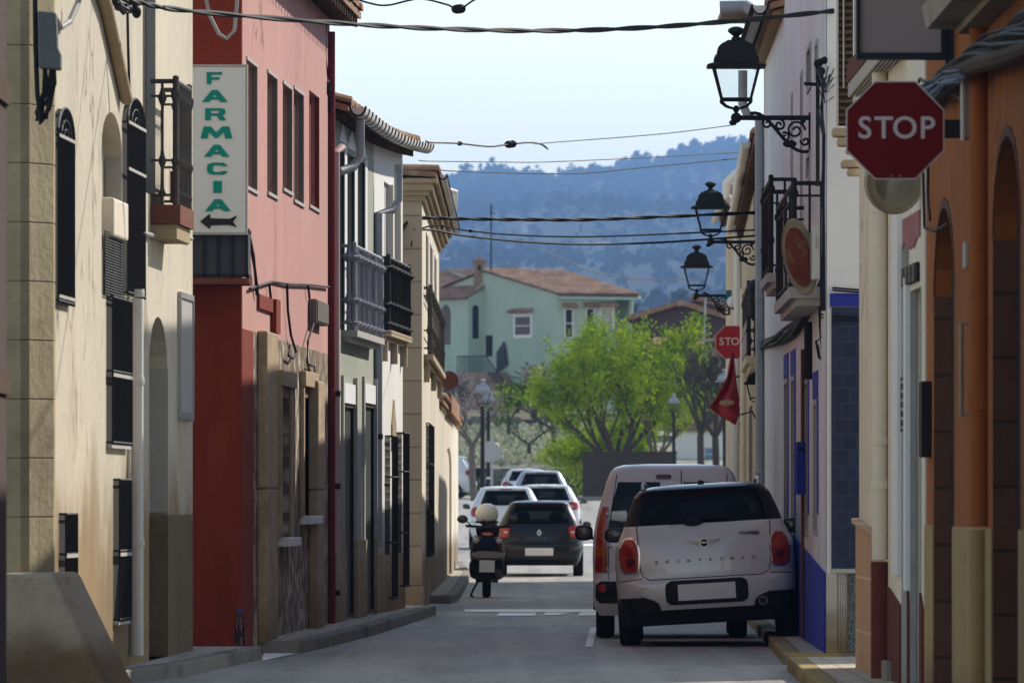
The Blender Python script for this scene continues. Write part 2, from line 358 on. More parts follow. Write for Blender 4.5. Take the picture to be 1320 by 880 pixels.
M['planter'] = mat('grey_brown_retaining_wall', (.075, .058, .046), .95, .15, .5, bump=.3, stains=[(.5, .5, .7, (.08, .06, .05), .6)])
M['drystone'] = mat('dry_stone_wall', (.20, .19, .17), .95, .25, 1.2, spots=(2.5, (.08, .075, .065), .4))
M['earth'] = mat('dry_earth', (.15, .125, .08), .95, .25, .2, stains=[(.3, .45, .65, (.07, .09, .035), .8)])
M['fieldm'] = mat('pale_stony_field', (.30, .29, .24), .95, .2, .6, stains=[(.9, .45, .62, (.13, .15, .065), .8), (2.5, .55, .68, (.45, .43, .4), .7)])
M['hillm'] = mat('wooded_hill', (.036, .045, .031), .95, .2, .006, fine=.04, stains=[(.008, .5, .66, (.046, .054, .036), .4), (.02, .5, .64, (.03, .04, .027), .5)])
M['bark'] = mat('grey_brown_bark', (.075, .06, .048), .9, .25, 6, bump=.5)
M['bark_pale'] = mat('pale_grey_bark', (.16, .135, .115), .9, .2, 6, bump=.5)
M['leaf'] = leafmat('spring_leaf', (.45, .56, .035), (.17, .30, .022), .5)
M['leaf_mid'] = leafmat('mid_green_leaf', (.10, .17, .02), (.05, .10, .015), .35)
M['leaf_dark'] = leafmat('dark_green_leaf', (.03, .06, .02), (.018, .035, .014), .2)
M['blossom'] = leafmat('pale_pink_blossom', (.5, .42, .40), (.30, .25, .23), .3)
M['hill_leaf'] = leafmat('pine_needles', (.05, .06, .04), (.042, .052, .034), .45)
M['flower'] = leafmat('pale_wild_flower', (.46, .45, .38), (.16, .2, .07), .3)
M['car_glass'] = glass('tinted_car_glass', (.42, .45, .46), 1.25)
M['car_glass_clear'] = glass('clear_car_glass', (.78, .82, .82), 1.3)
M['lamp_glass'] = glass('lamp_pane', (.93, .95, .96))
M['bottle_pet'] = glass('clear_bottle_plastic', (.62, .68, .72))
M['bottle_cap'] = mat('blue_bottle_cap', (.03, .09, .35), .5, .05, 3)
SAZ, SEL = math.radians(42), math.radians(34.5)
SUN = Vector((math.sin(SAZ) * math.cos(SEL), math.cos(SAZ) * math.cos(SEL), math.sin(SEL)))
# ------------------------------------------------------------------ facade tools
class Fac:
    """Vertical street wall x = a + b*y; s=+1: faces the street from the left, -1: from the right."""
    def __init__(s, x0, y0, x1, y1, side):
        s.b = (x1 - x0) / (y1 - y0); s.a = x0 - s.b * y0; s.s = side; s.y0 = y0; s.y1 = y1
        n = Vector((side, -side * s.b, 0)); n.normalize(); s.n = n; s.t = Vector((s.b, 1, 0)).normalized()
    def P(s, y, z, off=0.0): return Vector((s.a + s.b * y, y, z)) + s.n * off
    def y(s, px, off=0.0):
        return F * (s.a + off * s.n.x) / (px - CX - F * s.b)
    def z(s, py, y): return CH - (py - HY) * y / F
    def rect(s, p0, p1, t, b, off=0.0):
        ya, yb = sorted((s.y(p0, off), s.y(p1, off))); ym = (ya + yb) / 2
        return ya, yb, s.z(b, ym), s.z(t, ym)
    def box(s, mb, ya, yb, za, zb, o0, o1):
        mb.hexa([s.P(ya, za, o0), s.P(ya, za, o1), s.P(yb, za, o1), s.P(yb, za, o0), s.P(ya, zb, o0), s.P(ya, zb, o1), s.P(yb, zb, o1), s.P(yb, zb, o0)])
    def slab(s, mb, poly, o0, o1):  # poly of (y,z)
        mb.prism([s.P(y, z, o0) for y, z in poly], s.n * (o1 - o0))
def arch_pts(ya, yb, zs, zt, n=10):
    c, r = (ya + yb) / 2, (yb - ya) / 2
    return [(c - r * math.cos(PI * i / n), zs + (zt - zs) * math.sin(PI * i / n)) for i in range(n + 1)]
def wall_mesh(fac, y0, y1, z0, z1, holes=(), deep=6.0, ends=True):
    """Front with real openings and reveals, plus ends, top and back. hole = (ya, yb, za, zb, depth, arched rise)"""
    mb = MB(); ys = sorted({y0, y1, *[h[0] for h in holes], *[h[1] for h in holes]}); zs = sorted({z0, z1, *[h[2] for h in holes], *[h[3] for h in holes]})
    for ya, yb in zip(ys, ys[1:]):
        for za, zb in zip(zs, zs[1:]):
            c, d = (ya + yb) / 2, (za + zb) / 2
            if any(h[0] < c < h[1] and h[2] < d < h[3] for h in holes): continue
            mb.quad(fac.P(ya, za), fac.P(yb, za), fac.P(yb, zb), fac.P(ya, zb))
    for (ya, yb, za, zb, dp, rise) in holes:
        zsp = zb - rise
        ring = [(ya, za), (ya, zsp)] + (arch_pts(ya, yb, zsp, zb)[1:-1] if rise else []) + [(yb, zsp), (yb, za)]
        for a, b in zip(ring, ring[1:] + ring[:1]):
            mb.quad(fac.P(*a), fac.P(*b), fac.P(*b, -dp), fac.P(*a, -dp))
        if rise:
            ap = arch_pts(ya, yb, zsp, zb); h = len(ap) // 2
            for a, b in zip(ap, ap[1:]):
                mb.quad(fac.P(*a), fac.P(*b), fac.P(b[0], zb + .0005), fac.P(a[0], zb + .0005))
        mb.quad(*[fac.P(y, z, -dp) for y, z in ring])
    d = -deep
    if ends:
        mb.quad(fac.P(y0, z0), fac.P(y0, z1), fac.P(y0, z1, d), fac.P(y0, z0, d))
        mb.quad(fac.P(y1, z0), fac.P(y1, z1), fac.P(y1, z1, d), fac.P(y1, z0, d))
    mb.quad(fac.P(y0, z1), fac.P(y1, z1), fac.P(y1, z1, d), fac.P(y0, z1, d))
    mb.quad(fac.P(y0, z0, d), fac.P(y1, z0, d), fac.P(y1, z1, d), fac.P(y0, z1, d))
    return mb
def fpart(name, m, bld, fac, ya, yb, za, zb, o0, o1, **k):
    mb = MB(); fac.box(mb, ya, yb, za, zb, o0, o1); return mb.build(name, m, bld, **k)
def grille(fac, bld, ya, yb, za, zb, m, proud=.1, arch=0, step=.13, bars=(), r=.008, fan=True):
    mb = MB(); zs = zb - arch
    n = max(2, int((yb - ya) / step))
    for i in range(n + 1):
        y = lerp(ya, yb, i / n); c = (2 * i / n - 1)
        top = zs + arch * math.sqrt(max(0, 1 - c * c))
        mb.tube([fac.P(y, za, proud), fac.P(y, max(top, zs), proud)], r, 6)
    for z in [za + .02, zs] + list(bars):
        mb.tube([fac.P(ya, z, 0), fac.P(ya, z, proud), fac.P(yb, z, proud), fac.P(yb, z, 0)], r * 1.2, 6)
    if arch:
        mb.tube([fac.P(y, z, proud) for y, z in arch_pts(ya, yb, zs, zb, 14)], r * 1.3, 6)
        for f_ in (.6, .3):
            mb.tube([fac.P(lerp((ya + yb) / 2, y, f_), zs + (z - zs) * f_, proud) for y, z in arch_pts(ya, yb, zs, zb, 12)], r, 6)
    return mb.build('grille', m, bld)
def window(fac, bld, ya, yb, za, zb, dp, pane, frame=None, fw=.05, sill=None, lining=None, name='window', mull=0, slats=0, top=None, arch=0):
    """Sits in a hole (ya,yb,za,zb,dp): a pane or shutter against the back, optional frame, reveal lining, sill."""
    mb = MB(); g = .004
    if arch: mb.prism([fac.P(y, z, -dp + .006) for y, z in [(ya + g, za + g)] + arch_pts(ya + g, yb - g, zb - arch, zb - g) + [(yb - g, za + g)]], fac.n * .02)
    else: fac.box(mb, ya + g, yb - g, za + g, zb - g, -dp + .006, -dp + .026)
    if slats:
        k = int((zb - za) / slats)
        for i in range(k):
            z = lerp(za, zb, (i + .5) / k)
            mb.hexa([fac.P(ya + .03, z - .012, -dp + .026), fac.P(ya + .03, z - .02, -dp + .034), fac.P(yb - .03, z - .02, -dp + .034), fac.P(yb - .03, z - .012, -dp + .026),
                     fac.P(ya + .03, z + .02, -dp + .026), fac.P(ya + .03, z - .004, -dp + .034), fac.P(yb - .03, z - .004, -dp + .034), fac.P(yb - .03, z + .02, -dp + .026)])
    w = mb.build(name, pane, bld)
    if frame:
        f = MB()
        for a, b, c, d in ((ya, ya + fw, za, zb - arch), (yb - fw, yb, za, zb - arch), (ya + fw, yb - fw, zb - fw - arch, zb - arch), (ya + fw, yb - fw, za, za + fw)):
            fac.box(f, a + g, b - g, c + g, d - g, -dp + .028, -dp + .06)
        for i in range(mull):
            z = lerp(za, zb, (i + 1) / (mull + 1)); fac.box(f, ya + fw, yb - fw, z - .02, z + .02, -dp + .028, -dp + .05)
        f.build('frame', frame, w)
    if lining:
        f = MB()
        fac.box(f, yb - .012, yb - .003, za + .003, zb - .003 - arch, -dp + .062, .006); fac.box(f, ya + .003, ya + .012, za + .003, zb - .003 - arch, -dp + .062, .006)
        f.build('reveal', lining, w)
    if sill:
        f = MB(); fac.box(f, ya - .05, yb + .05, za - .035, za - .003, -.02, .02); f.build('sill', sill, w)
    if top:
        f = MB(); fac.box(f, ya - .04, yb + .04, zb + .003, zb + .035, -.01, .014); f.build('lintel', top, w)
    return w
def roof(fac, bld, y0, y1, z, over, slope, run, mt, tile_w=.22, eave=M['wood_dark'], thick=.07, lift=None, gutter=None, name='roof'):
    """Barrel-tile roof: eave edge at height z, overhanging the wall by `over`, rising away from the street."""
    mb = MB(); up = lambda o: z + (over - o) * slope
    n = int((y1 - y0) / tile_w); w = (y1 - y0) / n
    k = 7
    for i in range(n):
        yc = y0 + (i + .5) * w; jo = R.uniform(-.02, .02); jz = R.uniform(-.008, .01) + (lift(yc) if lift else 0)
        rows = []
        segs = int(run / .42)
        for j in range(segs + 1):
            o = over + jo - run * j / segs
            bumpz = .018 if j == 0 else 0
            rows.append([fac.P(yc + math.cos(PI * q / (k - 1)) * w * .55, up(o) + thick + jz + bumpz + math.sin(PI * q / (k - 1)) * .075, o) for q in range(k)])
        mb.grid(rows)
        mb.quad(*rows[0])
    lz = lambda y: lift(y) if lift else 0
    m_ = 8
    for i in range(m_):
        a, b = lerp(y0, y1, i / m_), lerp(y0, y1, (i + 1) / m_)
        fac_pts = []
        mb.hexa([fac.P(a, up(over) + lz(a), over - .03), fac.P(b, up(over) + lz(b), over - .03), fac.P(b, up(over - run) + lz(b), over - run), fac.P(a, up(over - run) + lz(a), over - run),
                 fac.P(a, up(over) + thick + lz(a), over - .03), fac.P(b, up(over) + thick + lz(b), over - .03), fac.P(b, up(over - run) + thick + lz(b), over - run), fac.P(a, up(over - run) + thick + lz(a), over - run)])
    r = mb.build(name, mt, bld)
    e = MB()
    nr = max(2, int((y1 - y0) / .5)); st = []
    for i in range(nr):
        y = lerp(y0 + .02, y1 - .02, (i + .5) / nr); st += [(y - .1, -.012), (y - .05, -.012), (y - .05, -.1), (y + .05, -.1), (y + .05, -.012)]
    e.grid([[fac.P(y, up(over) + lz(y) - .003, over - .06), fac.P(y, up(over) + dz + lz(y), over - .06), fac.P(y, up(-.2) + dz + lz(y), -.2)] for y, dz in st])
    e.build('eave', eave, bld)
    if gutter:
        g = MB(); gy0, gy1, gm, gr = gutter[:4]; ms = 14
        rows = []
        for i in range(ms + 1):
            y = lerp(gy0, gy1, i / ms)
            rows.append([fac.P(y, up(over) + lz(y) + .05 - math.sin(PI * q / 8) * gr * 1.25, over + gr - math.cos(PI * q / 8) * gr) for q in range(9)])
        g.grid(rows)
        rows2 = [[p + Vector((0, 0, .012)) for p in rr] for rr in rows]; g.grid(rows2)
        for i in (0, ms): g.quad(*rows[i])
        go = g.build('gutter', gm, bld, smooth=True)
        if len(gutter) > 4:
            b = MB(); nb = int((gy1 - gy0) / gutter[4])
            for i in range(nb + 1):
                y = lerp(gy0, gy1, i / nb)
                b.tube([fac.P(y, up(over) + lz(y) + .06 - math.sin(PI * q / 8) * gr * 1.32, over + gr - math.cos(PI * q / 8) * gr * 1.08) for q in range(9)], .012, 5)
            b.build('bracket', M['iron'], go)
    return r
def baluster(mb, p, h, kind, r=.012):
    x, y, z = p
    if kind == 'plain':
        mb.tube([(x, y, z), (x, y, z + h)], r, 6)
    else:
        prof = [(r, 0), (r, .06), (r * 2.6, .09), (r * 1.2, .13), (r, .3), (r * 2.2, .33), (r * 2.8, .36), (r * 1.5, .4), (r, .45), (r, .8), (r * 2.4, .84), (r * 3.2, .87), (r * 1.4, .92), (r, .95), (r, 1)]
        mb.lathe(p, [(a, b * h) for a, b in prof], 6)
def balcony(fac, bld, ya, yb, zf, proj, h, m, kind='turned', step=.14, floor=None, ft=.1, posts=True, brackets=None, rr=.012, panel=None):
    b = MB(); fac.box(b, ya, yb, zf - ft, zf, .003, proj)
    fac.box(b, ya + .04, yb - .04, zf - ft * 1.7, zf - ft, .003, proj - .06)
    bal = b.build('balcony', floor, bld)
    m1 = MB()
    def rail(z, r): m1.tube([fac.P(ya + .04, z, .0), fac.P(ya + .04, z, proj - .04), fac.P(yb - .04, z, proj - .04), fac.P(yb - .04, z, 0)], r, 6)
    rail(zf + h, .022); rail(zf + .08, .013); rail(zf + h * .88, .012)
    if kind != 'plain': rail(zf + h * .36, .012)
    n = int((yb - ya) / step)
    for i in range(n + 1):
        baluster(m1, fac.P(lerp(ya + .06, yb - .06, i / n), zf, proj - .04), h, kind, rr)
    k = max(1, int(proj / step))
    for y in (ya + .04, yb - .04):
        for j in range(k):
            baluster(m1, fac.P(y, zf, lerp(.05, proj - .04, (j + .3) / k)), h, kind, rr)
    rl = m1.build('railing', m, bal)
    if posts:
        p = MB()
        for y in (ya + .04, yb - .04):
            q = fac.P(y, zf, proj - .04); p.tube([q, q + Vector((0, 0, h + .03))], .026, 8); p.ell(q + Vector((0, 0, h + .03)), .03, .03, .02, 8, 6); p.ell(q + Vector((0, 0, h * .9)), .045, .03, .05, 8, 6); p.ell(q + Vector((0, 0, h * .35)), .04, .03, .05, 8, 6)
        p.build('corner_post', m, bal)
    if brackets:
        c = MB(); nb = brackets
        for i in range(nb):
            y = lerp(ya + .2, yb - .2, i / max(1, nb - 1))
            fac.slab(c, [(y - .07, zf - ft * 1.7), (y + .07, zf - ft * 1.7), (y + .07, zf - ft * 1.7 - .25), (y - .07, zf - ft * 1.7 - .25)], .003, proj * .6)
        c.build('bracket', floor, bal)
    return bal
def pipe(name, m, bld, pts, r, rings=(), ringm=None, n=12):
    mb = MB(); mb.tube(pts, r, n); o = mb.build(name, m, bld, smooth=True)
    if rings:
        k = MB()
        for p in rings: k.lathe(p, [(r * 1.18, -.03), (r * 1.22, 0), (r * 1.18, .03)], 12)
        k.build('pipe_clip', ringm or m, o)
    return o
def lumpy(mb, pts, r, n, spread, rnd, jit=.4):
    """a bundle of loosely twisted cables along a path"""
    for k in range(n):
        ph = rnd.uniform(0, 6.28); rr = rnd.uniform(.2, 1) * spread; fr = rnd.uniform(.5, 1.4)
        out = []
        m = len(pts); seg = 6
        for i in range((m - 1) * seg + 1):
            t = i / seg; j = min(int(t), m - 2); p = Vector(pts[j]).lerp(Vector(pts[j + 1]), t - j)
            a = ph + t * fr * .8
            out.append(p + Vector((math.cos(a) * rr, rnd.uniform(-1, 1) * rr * jit, math.sin(a) * rr + .3 * rr * math.sin(t * 2.1 + ph))))
        mb.tube(out, r * rnd.uniform(.6, 1.2), 5)
# ------------------------------------------------------------------ ground, road, pavements
def sheet(name, xs_of_y, ys, z_of, m, kind='structure'):
    mb = MB(); mb.grid([[Vector((x, y, z_of(x, y))) for x in xs_of_y(y)] for y in ys])
    return tag(mb.build(name, m, origin=(0, 0, 0)), kind=kind)
TZ = [(370, 1.68), (372.8, 1.7), (373.4, 2.72), (420, 4.62), (420.8, 5.2), (450, 5.9), (520, 6.5), (900, 15), (2500, 50), (4500, 115), (6800, 226), (9000, 300), (10000, 240), (10700, 190)]
def tz(x, y):
    if y < 370: return gz(y) - .06
    z = interp(TZ, y); x /= 3.0
    if y > 850:
        k = sm((y - 900) / 2500)
        z += k * (noise.fractal(Vector((x / 90, y / 760, .3)), 1.0, 2.0, 5) * 17)
        z += 3.0 * sm((y - 6000) / 2700) * (13 * sm((x - 22) / 48) - 6 * sm((x - 88) / 40) + 3.0 * sm((x + 60) / 50) * (1 - sm((x - 30) / 30)) + 2.5 * noise.noise(Vector((x / 14, y / 600, 2))))
    return z
near_y = [-11, 20, 60, 120, 178, 260, 330, 370, 372.8, 373.4, 400, 420, 420.8, 450, 520, 700]
sheet('ground', lambda y: [-1500, -600, -200, -60, -20, 20, 60, 200, 600, 1500], near_y, lambda x, y: tz(0, y), M['earth'])
hx = [-1300, -900] + [-700 + 18 * i for i in range(79)] + [900, 1300]
sheet('hills', lambda y: hx, [700 + 115 * i for i in range(87)], lambda x, y: tz(x, y), M['hillm'])
sheet('field', lambda y: [-40, -10, 10, 40], [373.6, 400, 419.8], lambda x, y: tz(0, y) + .05, M['fieldm'])
road_y = [25, 60, 90, 120, 150, 178, 220, 260, 300, 340, 368]
sheet('road', lambda y: [-3.6 - max(0, y - 178) * .06, 0, 4.2 + max(0, y - 170) * .06], road_y, lambda x, y: gz(y), M['asphalt'])
def pavement(outer, wallx, h=.12, kerbm=None, slabm=None):
    """outer: kerb line [(x,y)...] along the street, wallx: x of the building line behind it"""
    s = MB(); k = MB(); kw = .15
    top = lambda p, x: Vector((x, p[1], gz(p[1]) + h))
    sg = 1 if outer[0][0] > wallx(outer[0][1]) else -1
    for a, b in zip(outer, outer[1:]):
        ia, ib = a[0] - sg * kw, b[0] - sg * kw
        s.quad(top(a, ia), top(b, ib), top(b, wallx(b[1])), top(a, wallx(a[1])))
        k.hexa([Vector((ia, a[1], gz(a[1]) - .05)), Vector((a[0], a[1], gz(a[1]) - .05)), Vector((b[0], b[1], gz(b[1]) - .05)), Vector((ib, b[1], gz(b[1]) - .05)),
                Vector((ia, a[1], gz(a[1]) + h + .003)), Vector((a[0], a[1], gz(a[1]) + h + .003)), Vector((b[0], b[1], gz(b[1]) + h + .003)), Vector((ib, b[1], gz(b[1]) + h + .003))])
    for p in (outer[0], outer[-1]):  # end faces
        e = -.12 if p is outer[0] else .12
        xs = sorted((p[0], wallx(p[1])))
        k.box(xs[0], xs[1], min(p[1], p[1] + e), max(p[1], p[1] + e), gz(p[1]) - .05, gz(p[1]) + h + .002)
    so = tag(s.build('pavement', slabm or M['paving'], origin=(0, 0, 0)), kind='structure')
    ko = tag(k.build('kerb', kerbm or M['kerb'], origin=(0, 0, 0), bevel=.015), kind='structure')
FL1 = Fac(-3.32, 66.7, -2.82, 82.2, 1)
FL2 = Fac(-2.42, 87.1, -1.975, 100.7, 1)
FL3 = Fac(-1.955, 100.9, -1.36, 115.8, 1)
FL5 = Fac(-1.175, 121.5, -1.09, 190, 1); L5E = 146.0
FR1 = Fac(2.86, 44, 2.85, 64, -1)
FR2 = Fac(2.84, 64.1, 2.745, 73.6, -1)
FR3 = Fac(2.77, 82, 3.03, 112, -1)
FR4 = Fac(3.05, 112.2, 3.725, 150, -1)
FR5 = Fac(3.80, 151, 3.95, 172, -1)
def kp(px, py): # road-level point seen at a pixel
    d = F * CH / (py - HY); return ((px - CX) * d / F, d)
pavement([(-3.35, 58), (-3.2, 70), kp(240, 872), kp(300, 858), kp(336, 850)], lambda y: -7 if y > 82 else -3.6)
pavement([kp(385, 842), kp(430, 832), kp(480, 819), kp(530, 803), kp(562, 792)], lambda y: -2.6 if y < 100.8 else FL3.a + FL3.b * y - .1)
pavement([(-.86, 131.5), (-.79, 134), (-.77, 150), (-.78, 176), (-1.0, 190)], lambda y: -1.45)
pavement([(2.12, 45), (2.14, 60), kp(1015, 864)], lambda y: 2.95, kerbm=M['kerb_yellow'])
pavement([kp(1010, 856), kp(985, 826), (2.78, 110), (3.3, 164)], lambda y: 4.6 if y > 100 else 3.6, h=.1, kerbm=M['kerb_yellow'])
fp = MB(); fp.box(-30, 1.9, 369.5, 372.9, 1.0, 1.86); fp.box(2.2, 40, 345, 352, .8, 1.66)
tag(fp.build('kerb', M['kerb'], origin=(0, 0, 0)), kind='structure')
# painted markings
mk = MB()
def mark(pts, up=.008):
    q = []
    for px, py in pts:
        x, y = kp(px, py); q.append(Vector((x, y, gz(y) + up)))
    mk.quad(*q)
mark([(600, 789), (772, 789), (772, 785.4), (598, 785.4)])
mark([(640, 794), (690, 794), (691, 789.8), (644, 789.8)]); mark([(700, 793), (718, 793), (737, 789.6), (703, 789.6)]); mark([(745, 793.4), (775, 793.4), (775, 789.4), (748, 789.4)])
mark([(754, 834), (764, 834), (769, 809), (761, 809)])
mark([(630, 752), (665, 751), (670, 749.5), (640, 750)])
mark([(338, 852), (352, 849), (385, 842), (340, 842)])
for y0 in (222,):
    mk.quad(*[Vector((x, y, gz(y) + .006)) for x, y in ((1.2, y0), (4.6, y0), (4.6, y0 + 3.2), (1.2, y0 + 3.2))])
tag(mk.build('road_marking', M['paint_white'], origin=(0, 0, 0)), kind='structure')
# ================================================================== LEFT SIDE
# ---- brown corner strip at the picture's left edge
def simple_wall(b, fac, y0, y1, z0, z1, m, holes=(), deep=6, name='wall'):
    return wall_mesh(fac, y0, y1, z0, z1, holes, deep).build(name, m, b)
FL0 = Fac(-2.72, 36, -2.715, 50, 1)
b = thing('corner_house', 'dark brown house corner nearest the camera beside the stone quoins', 'house', (-2.7, 50, 0))
simple_wall(b, FL0, 36, 50, 0, 7, M['brownwall'], deep=3)
dj = MB()
for z in (2.0, 3.55): FL0.box(dj, 47, 50.02, z, z + .12, -.02, .02)
dj.build('moulding', M['wood_dark'], b)
# ---- beige house
b = thing('beige_house', 'beige rendered old house with tall black window grilles and stone quoins', 'house', (-3.1, 74, 0))
H = FL1
W1 = H.rect(67, 88, 140, 393); W2 = H.rect(131, 157, 145, 383); W3 = H.rect(157.5, 180, 128, 383); W4 = H.rect(137, 162, 386, 574); W5 = H.rect(76, 91, 662, 765); W6 = H.rect(146, 161, 618, 800)
AR = H.rect(192, 216, 408, 838); AR = (AR[0], AR[1], .12, AR[3]); BD = H.rect(184, 200, -60, 250)
holes = [(*W1, .03, .22), (*W2[:3], W2[3], .14, .3), (*W3, .03, .22), (*W4, .03, 0), (*W5, .03, 0), (*W6, .03, 0), (*AR, .17, .45), (*BD[:3], min(BD[3], 6.9), .1, 0)]
simple_wall(b, H, 66.7, 82.2, 0, 7.5, M['beige'], holes, deep=7)
for w, arch, bars in ((W1, .22, (W1[3] - .45, W1[2] + .05)), (W3, .22, (W3[3] - .5, W3[2] + 1.0))):
    window(H, b, *w, .03, M['shutter'], arch=arch)
    grille(H, b, *w, M['iron'], .045, arch)
    t = MB(); zt = w[3] - arch
    for z in (zt, bars[1]): H.box(t, w[0], w[1], z - .012, z + .012, .046, .056)
    t.build('grille_band', M['trim_grey'], b)
for w in (W4, W5, W6):
    window(H, b, *w, .03, M['shutter'])
    grille(H, b, *w, M['iron'], .05, 0, bars=((w[2] + w[3]) / 2,))
    t = MB(); z = lerp(w[2], w[3], .47); H.box(t, w[0], w[1], z - .01, z + .018, .051, .059); H.box(t, w[0], w[1], w[2] - .025, w[2] + .004, .0, .045)
    t.build('grille_band', M['trim_grey'], b)
# arched niche lining and its dark damp foot
n = MB(); H.box(n, AR[1] - .014, AR[1] - .003, 1.34, AR[3] - .42, -.164, .004); H.slab(n, [(AR[0] + .01, .13)] + arch_pts(AR[0] + .01, AR[1] - .015, AR[3] - .45, AR[3] - .01) + [(AR[1] - .015, .13)], -.166, -.15); n.build('niche_render', M['beige_grey'], b)
n = MB(); H.box(n, AR[1] - .018, AR[1] - .002, .12, 1.32, -.148, .006); H.box(n, AR[1] + .003, 82.15, .1, 1.32, .002, .006); n.build('plinth', M['damp'], b)
# lattice blind with its box in the recess
n = MB()
for i in range(9):
    y = lerp(W2[0] + .1, W2[1] - .1, i / 8); n.tube([H.P(y, W2[2], .02), H.P(y, W2[3] - .95, .02)], .006, 5)
for i in range(24):
    z = lerp(W2[2], W2[3] - .95, i / 23); n.tube([H.P(W2[0] + .05, z, .02), H.P(W2[1] - .05, z, .02), H.P(W2[1] - .05, z, -.1)], .006, 5)
n.build('lattice', M['iron'], b)
n = MB(); H.box(n, W2[0] + .5, W2[1] - .1, W2[3] - .98, W2[3] - .68, -.1, .06); n.build('blind_box', M['pipe_beige'], b, bevel=.02)
n = MB(); H.box(n, W2[1] - .02, W2[1] - .004, W2[2], W2[3] - .33, -.13, .0); n.build('recess_render', M['beige_grey'], b)
n = MB(); H.box(n, BD[1] - .02, BD[1] - .004, BD[2] + .02, 6.85, -.097, .004); n.build('balcony_door_reveal', M['trim_grey'], b)
window(H, b, BD[0], BD[1] - .02, BD[2], min(BD[3], 6.9), .1, M['shutter'])
# quoin pier with chamfered corner, in blocks
qx, qy = -3.33, 66.66
plan = [(-3.62, 66.3), (-3.50, 66.3), (-3.44, 66.36), (-3.385, 66.5), (qx + .045, 66.72), (qx + .045, 66.95), (-3.62, 66.95)]
q = MB(); jt = MB(); z = .9; k = 0
while z < 7.3:
    h = .42
    q.prism([(x, y, z + .004) for x, y in plan], (0, 0, h - .008))
    z += h
q.build('quoin', M['quoin'], b, bevel=.004)
jt.prism([(x * 1.0 - .006, y + .006, .85) for x, y in plan], (0, 0, 6.5)); jt.build('mortar', M['joint'], b)
# sloped concrete guard at the corner's foot
g = MB(); g.prism([at(2, 738, 65.9), at(70, 738, 65.9), at(145, 874, 65.9) + Vector((0, 0, -.1)), at(2, 874, 65.9) + Vector((0, 0, -.1))], (0.12, 1.15, 0))
g.build('buttress', M['concrete'], b, bevel=.035)
# white downpipe
yp = H.y(176, .06)
pipe('downpipe', M['pvc'], b, [H.P(yp, .2, .06), H.P(yp, H.z(385, yp), .06)], .055, [H.P(yp, z, .06) for z in (1.1, 2.4, 3.1)])
yw = H.y(168, .03); pipe('cable_duct', M['pipe_beige'], b, [H.P(yw, 1.0, .02), H.P(yw, 3.3, .02)], .015)
# slanting pole against the wall
pipe('slanting_pole', M['wood_tan'], b, [at(126, -30, 70.5), at(137, 10, 71.5), at(163, 128, 73.6)], [.055, .055, .05])
# balcony at the far end
yb0, yb1 = H.y(193.5), H.y(212)
zf = H.z(272, 78.6)
bal = balcony(H, b, yb0, yb1, zf, .25, 1.02, M['iron_rust'], floor=M['wood_red'], step=.2, ft=.16, rr=.014)
n = MB(); H.box(n, yb0 + .02, yb1 - .02, zf - .28, zf - .165, .003, .22); n.build('soffit', M['wood_tan'], bal)
n = MB(); H.box(n, yb0 + .08, yb1 - .1, zf + .02, zf + .28, .16, .185); n.build('kick_board', M['wood_red'], bal)
# framed notice
n0 = thing('notice_frame', 'silver framed notice board hanging on the beige wall beside the arched niche', 'notice board', H.P(81, 3, 0))
w = H.rect(229, 245, 386, 532)
k = MB(); H.box(k, *w, .003, .02); k.build('board', M['notice'], n0)
k = MB()
for a_, b_, c_, d_ in ((w[0] - .03, w[1] + .03, w[3], w[3] + .05), (w[0] - .03, w[1] + .03, w[2] - .06, w[2]), (w[0] - .04, w[0], w[2], w[3]), (w[1], w[1] + .04, w[2], w[3])): H.box(k, a_, b_, c_, d_, .002, .036)
k.build('frame', M['galv'], n0)
# cable box on the quoin
e = thing('cable_box', 'grey cable junction box on the stone quoin with black cables hanging below', 'junction box', at(60, 90, 66.2))
k = MB(); k.prism([at(48, 14, 66.05), at(72, 16, 66.05), at(74, 60, 66.05), at(78, 70, 66.05), at(78, 90, 66.05), at(50, 88, 66.05)], (0, .22, 0)); k.build('box', M['grey_box'], e, bevel=.015)
k = MB(); rr = random.Random(3)
for i in range(7):
    x0, x1 = rr.uniform(52, 74), rr.uniform(46, 62)
    k.tube([at(x0, 88, 66.15), at(x0 + rr.uniform(-3, 3), 108, 66.15), at(lerp(x0, x1, .6), 130, 66.2), at(x1, rr.uniform(135, 160), 66.25)], .012, 5)
k.tube([at(45, -10, 66.2), at(46, 60, 66.2), at(48, 120, 66.2), at(53, 160, 66.2), at(63, 140, 66.2), at(70, 105, 66.2)], .02, 6)
k.build('cable_tail', M['cable'], e)
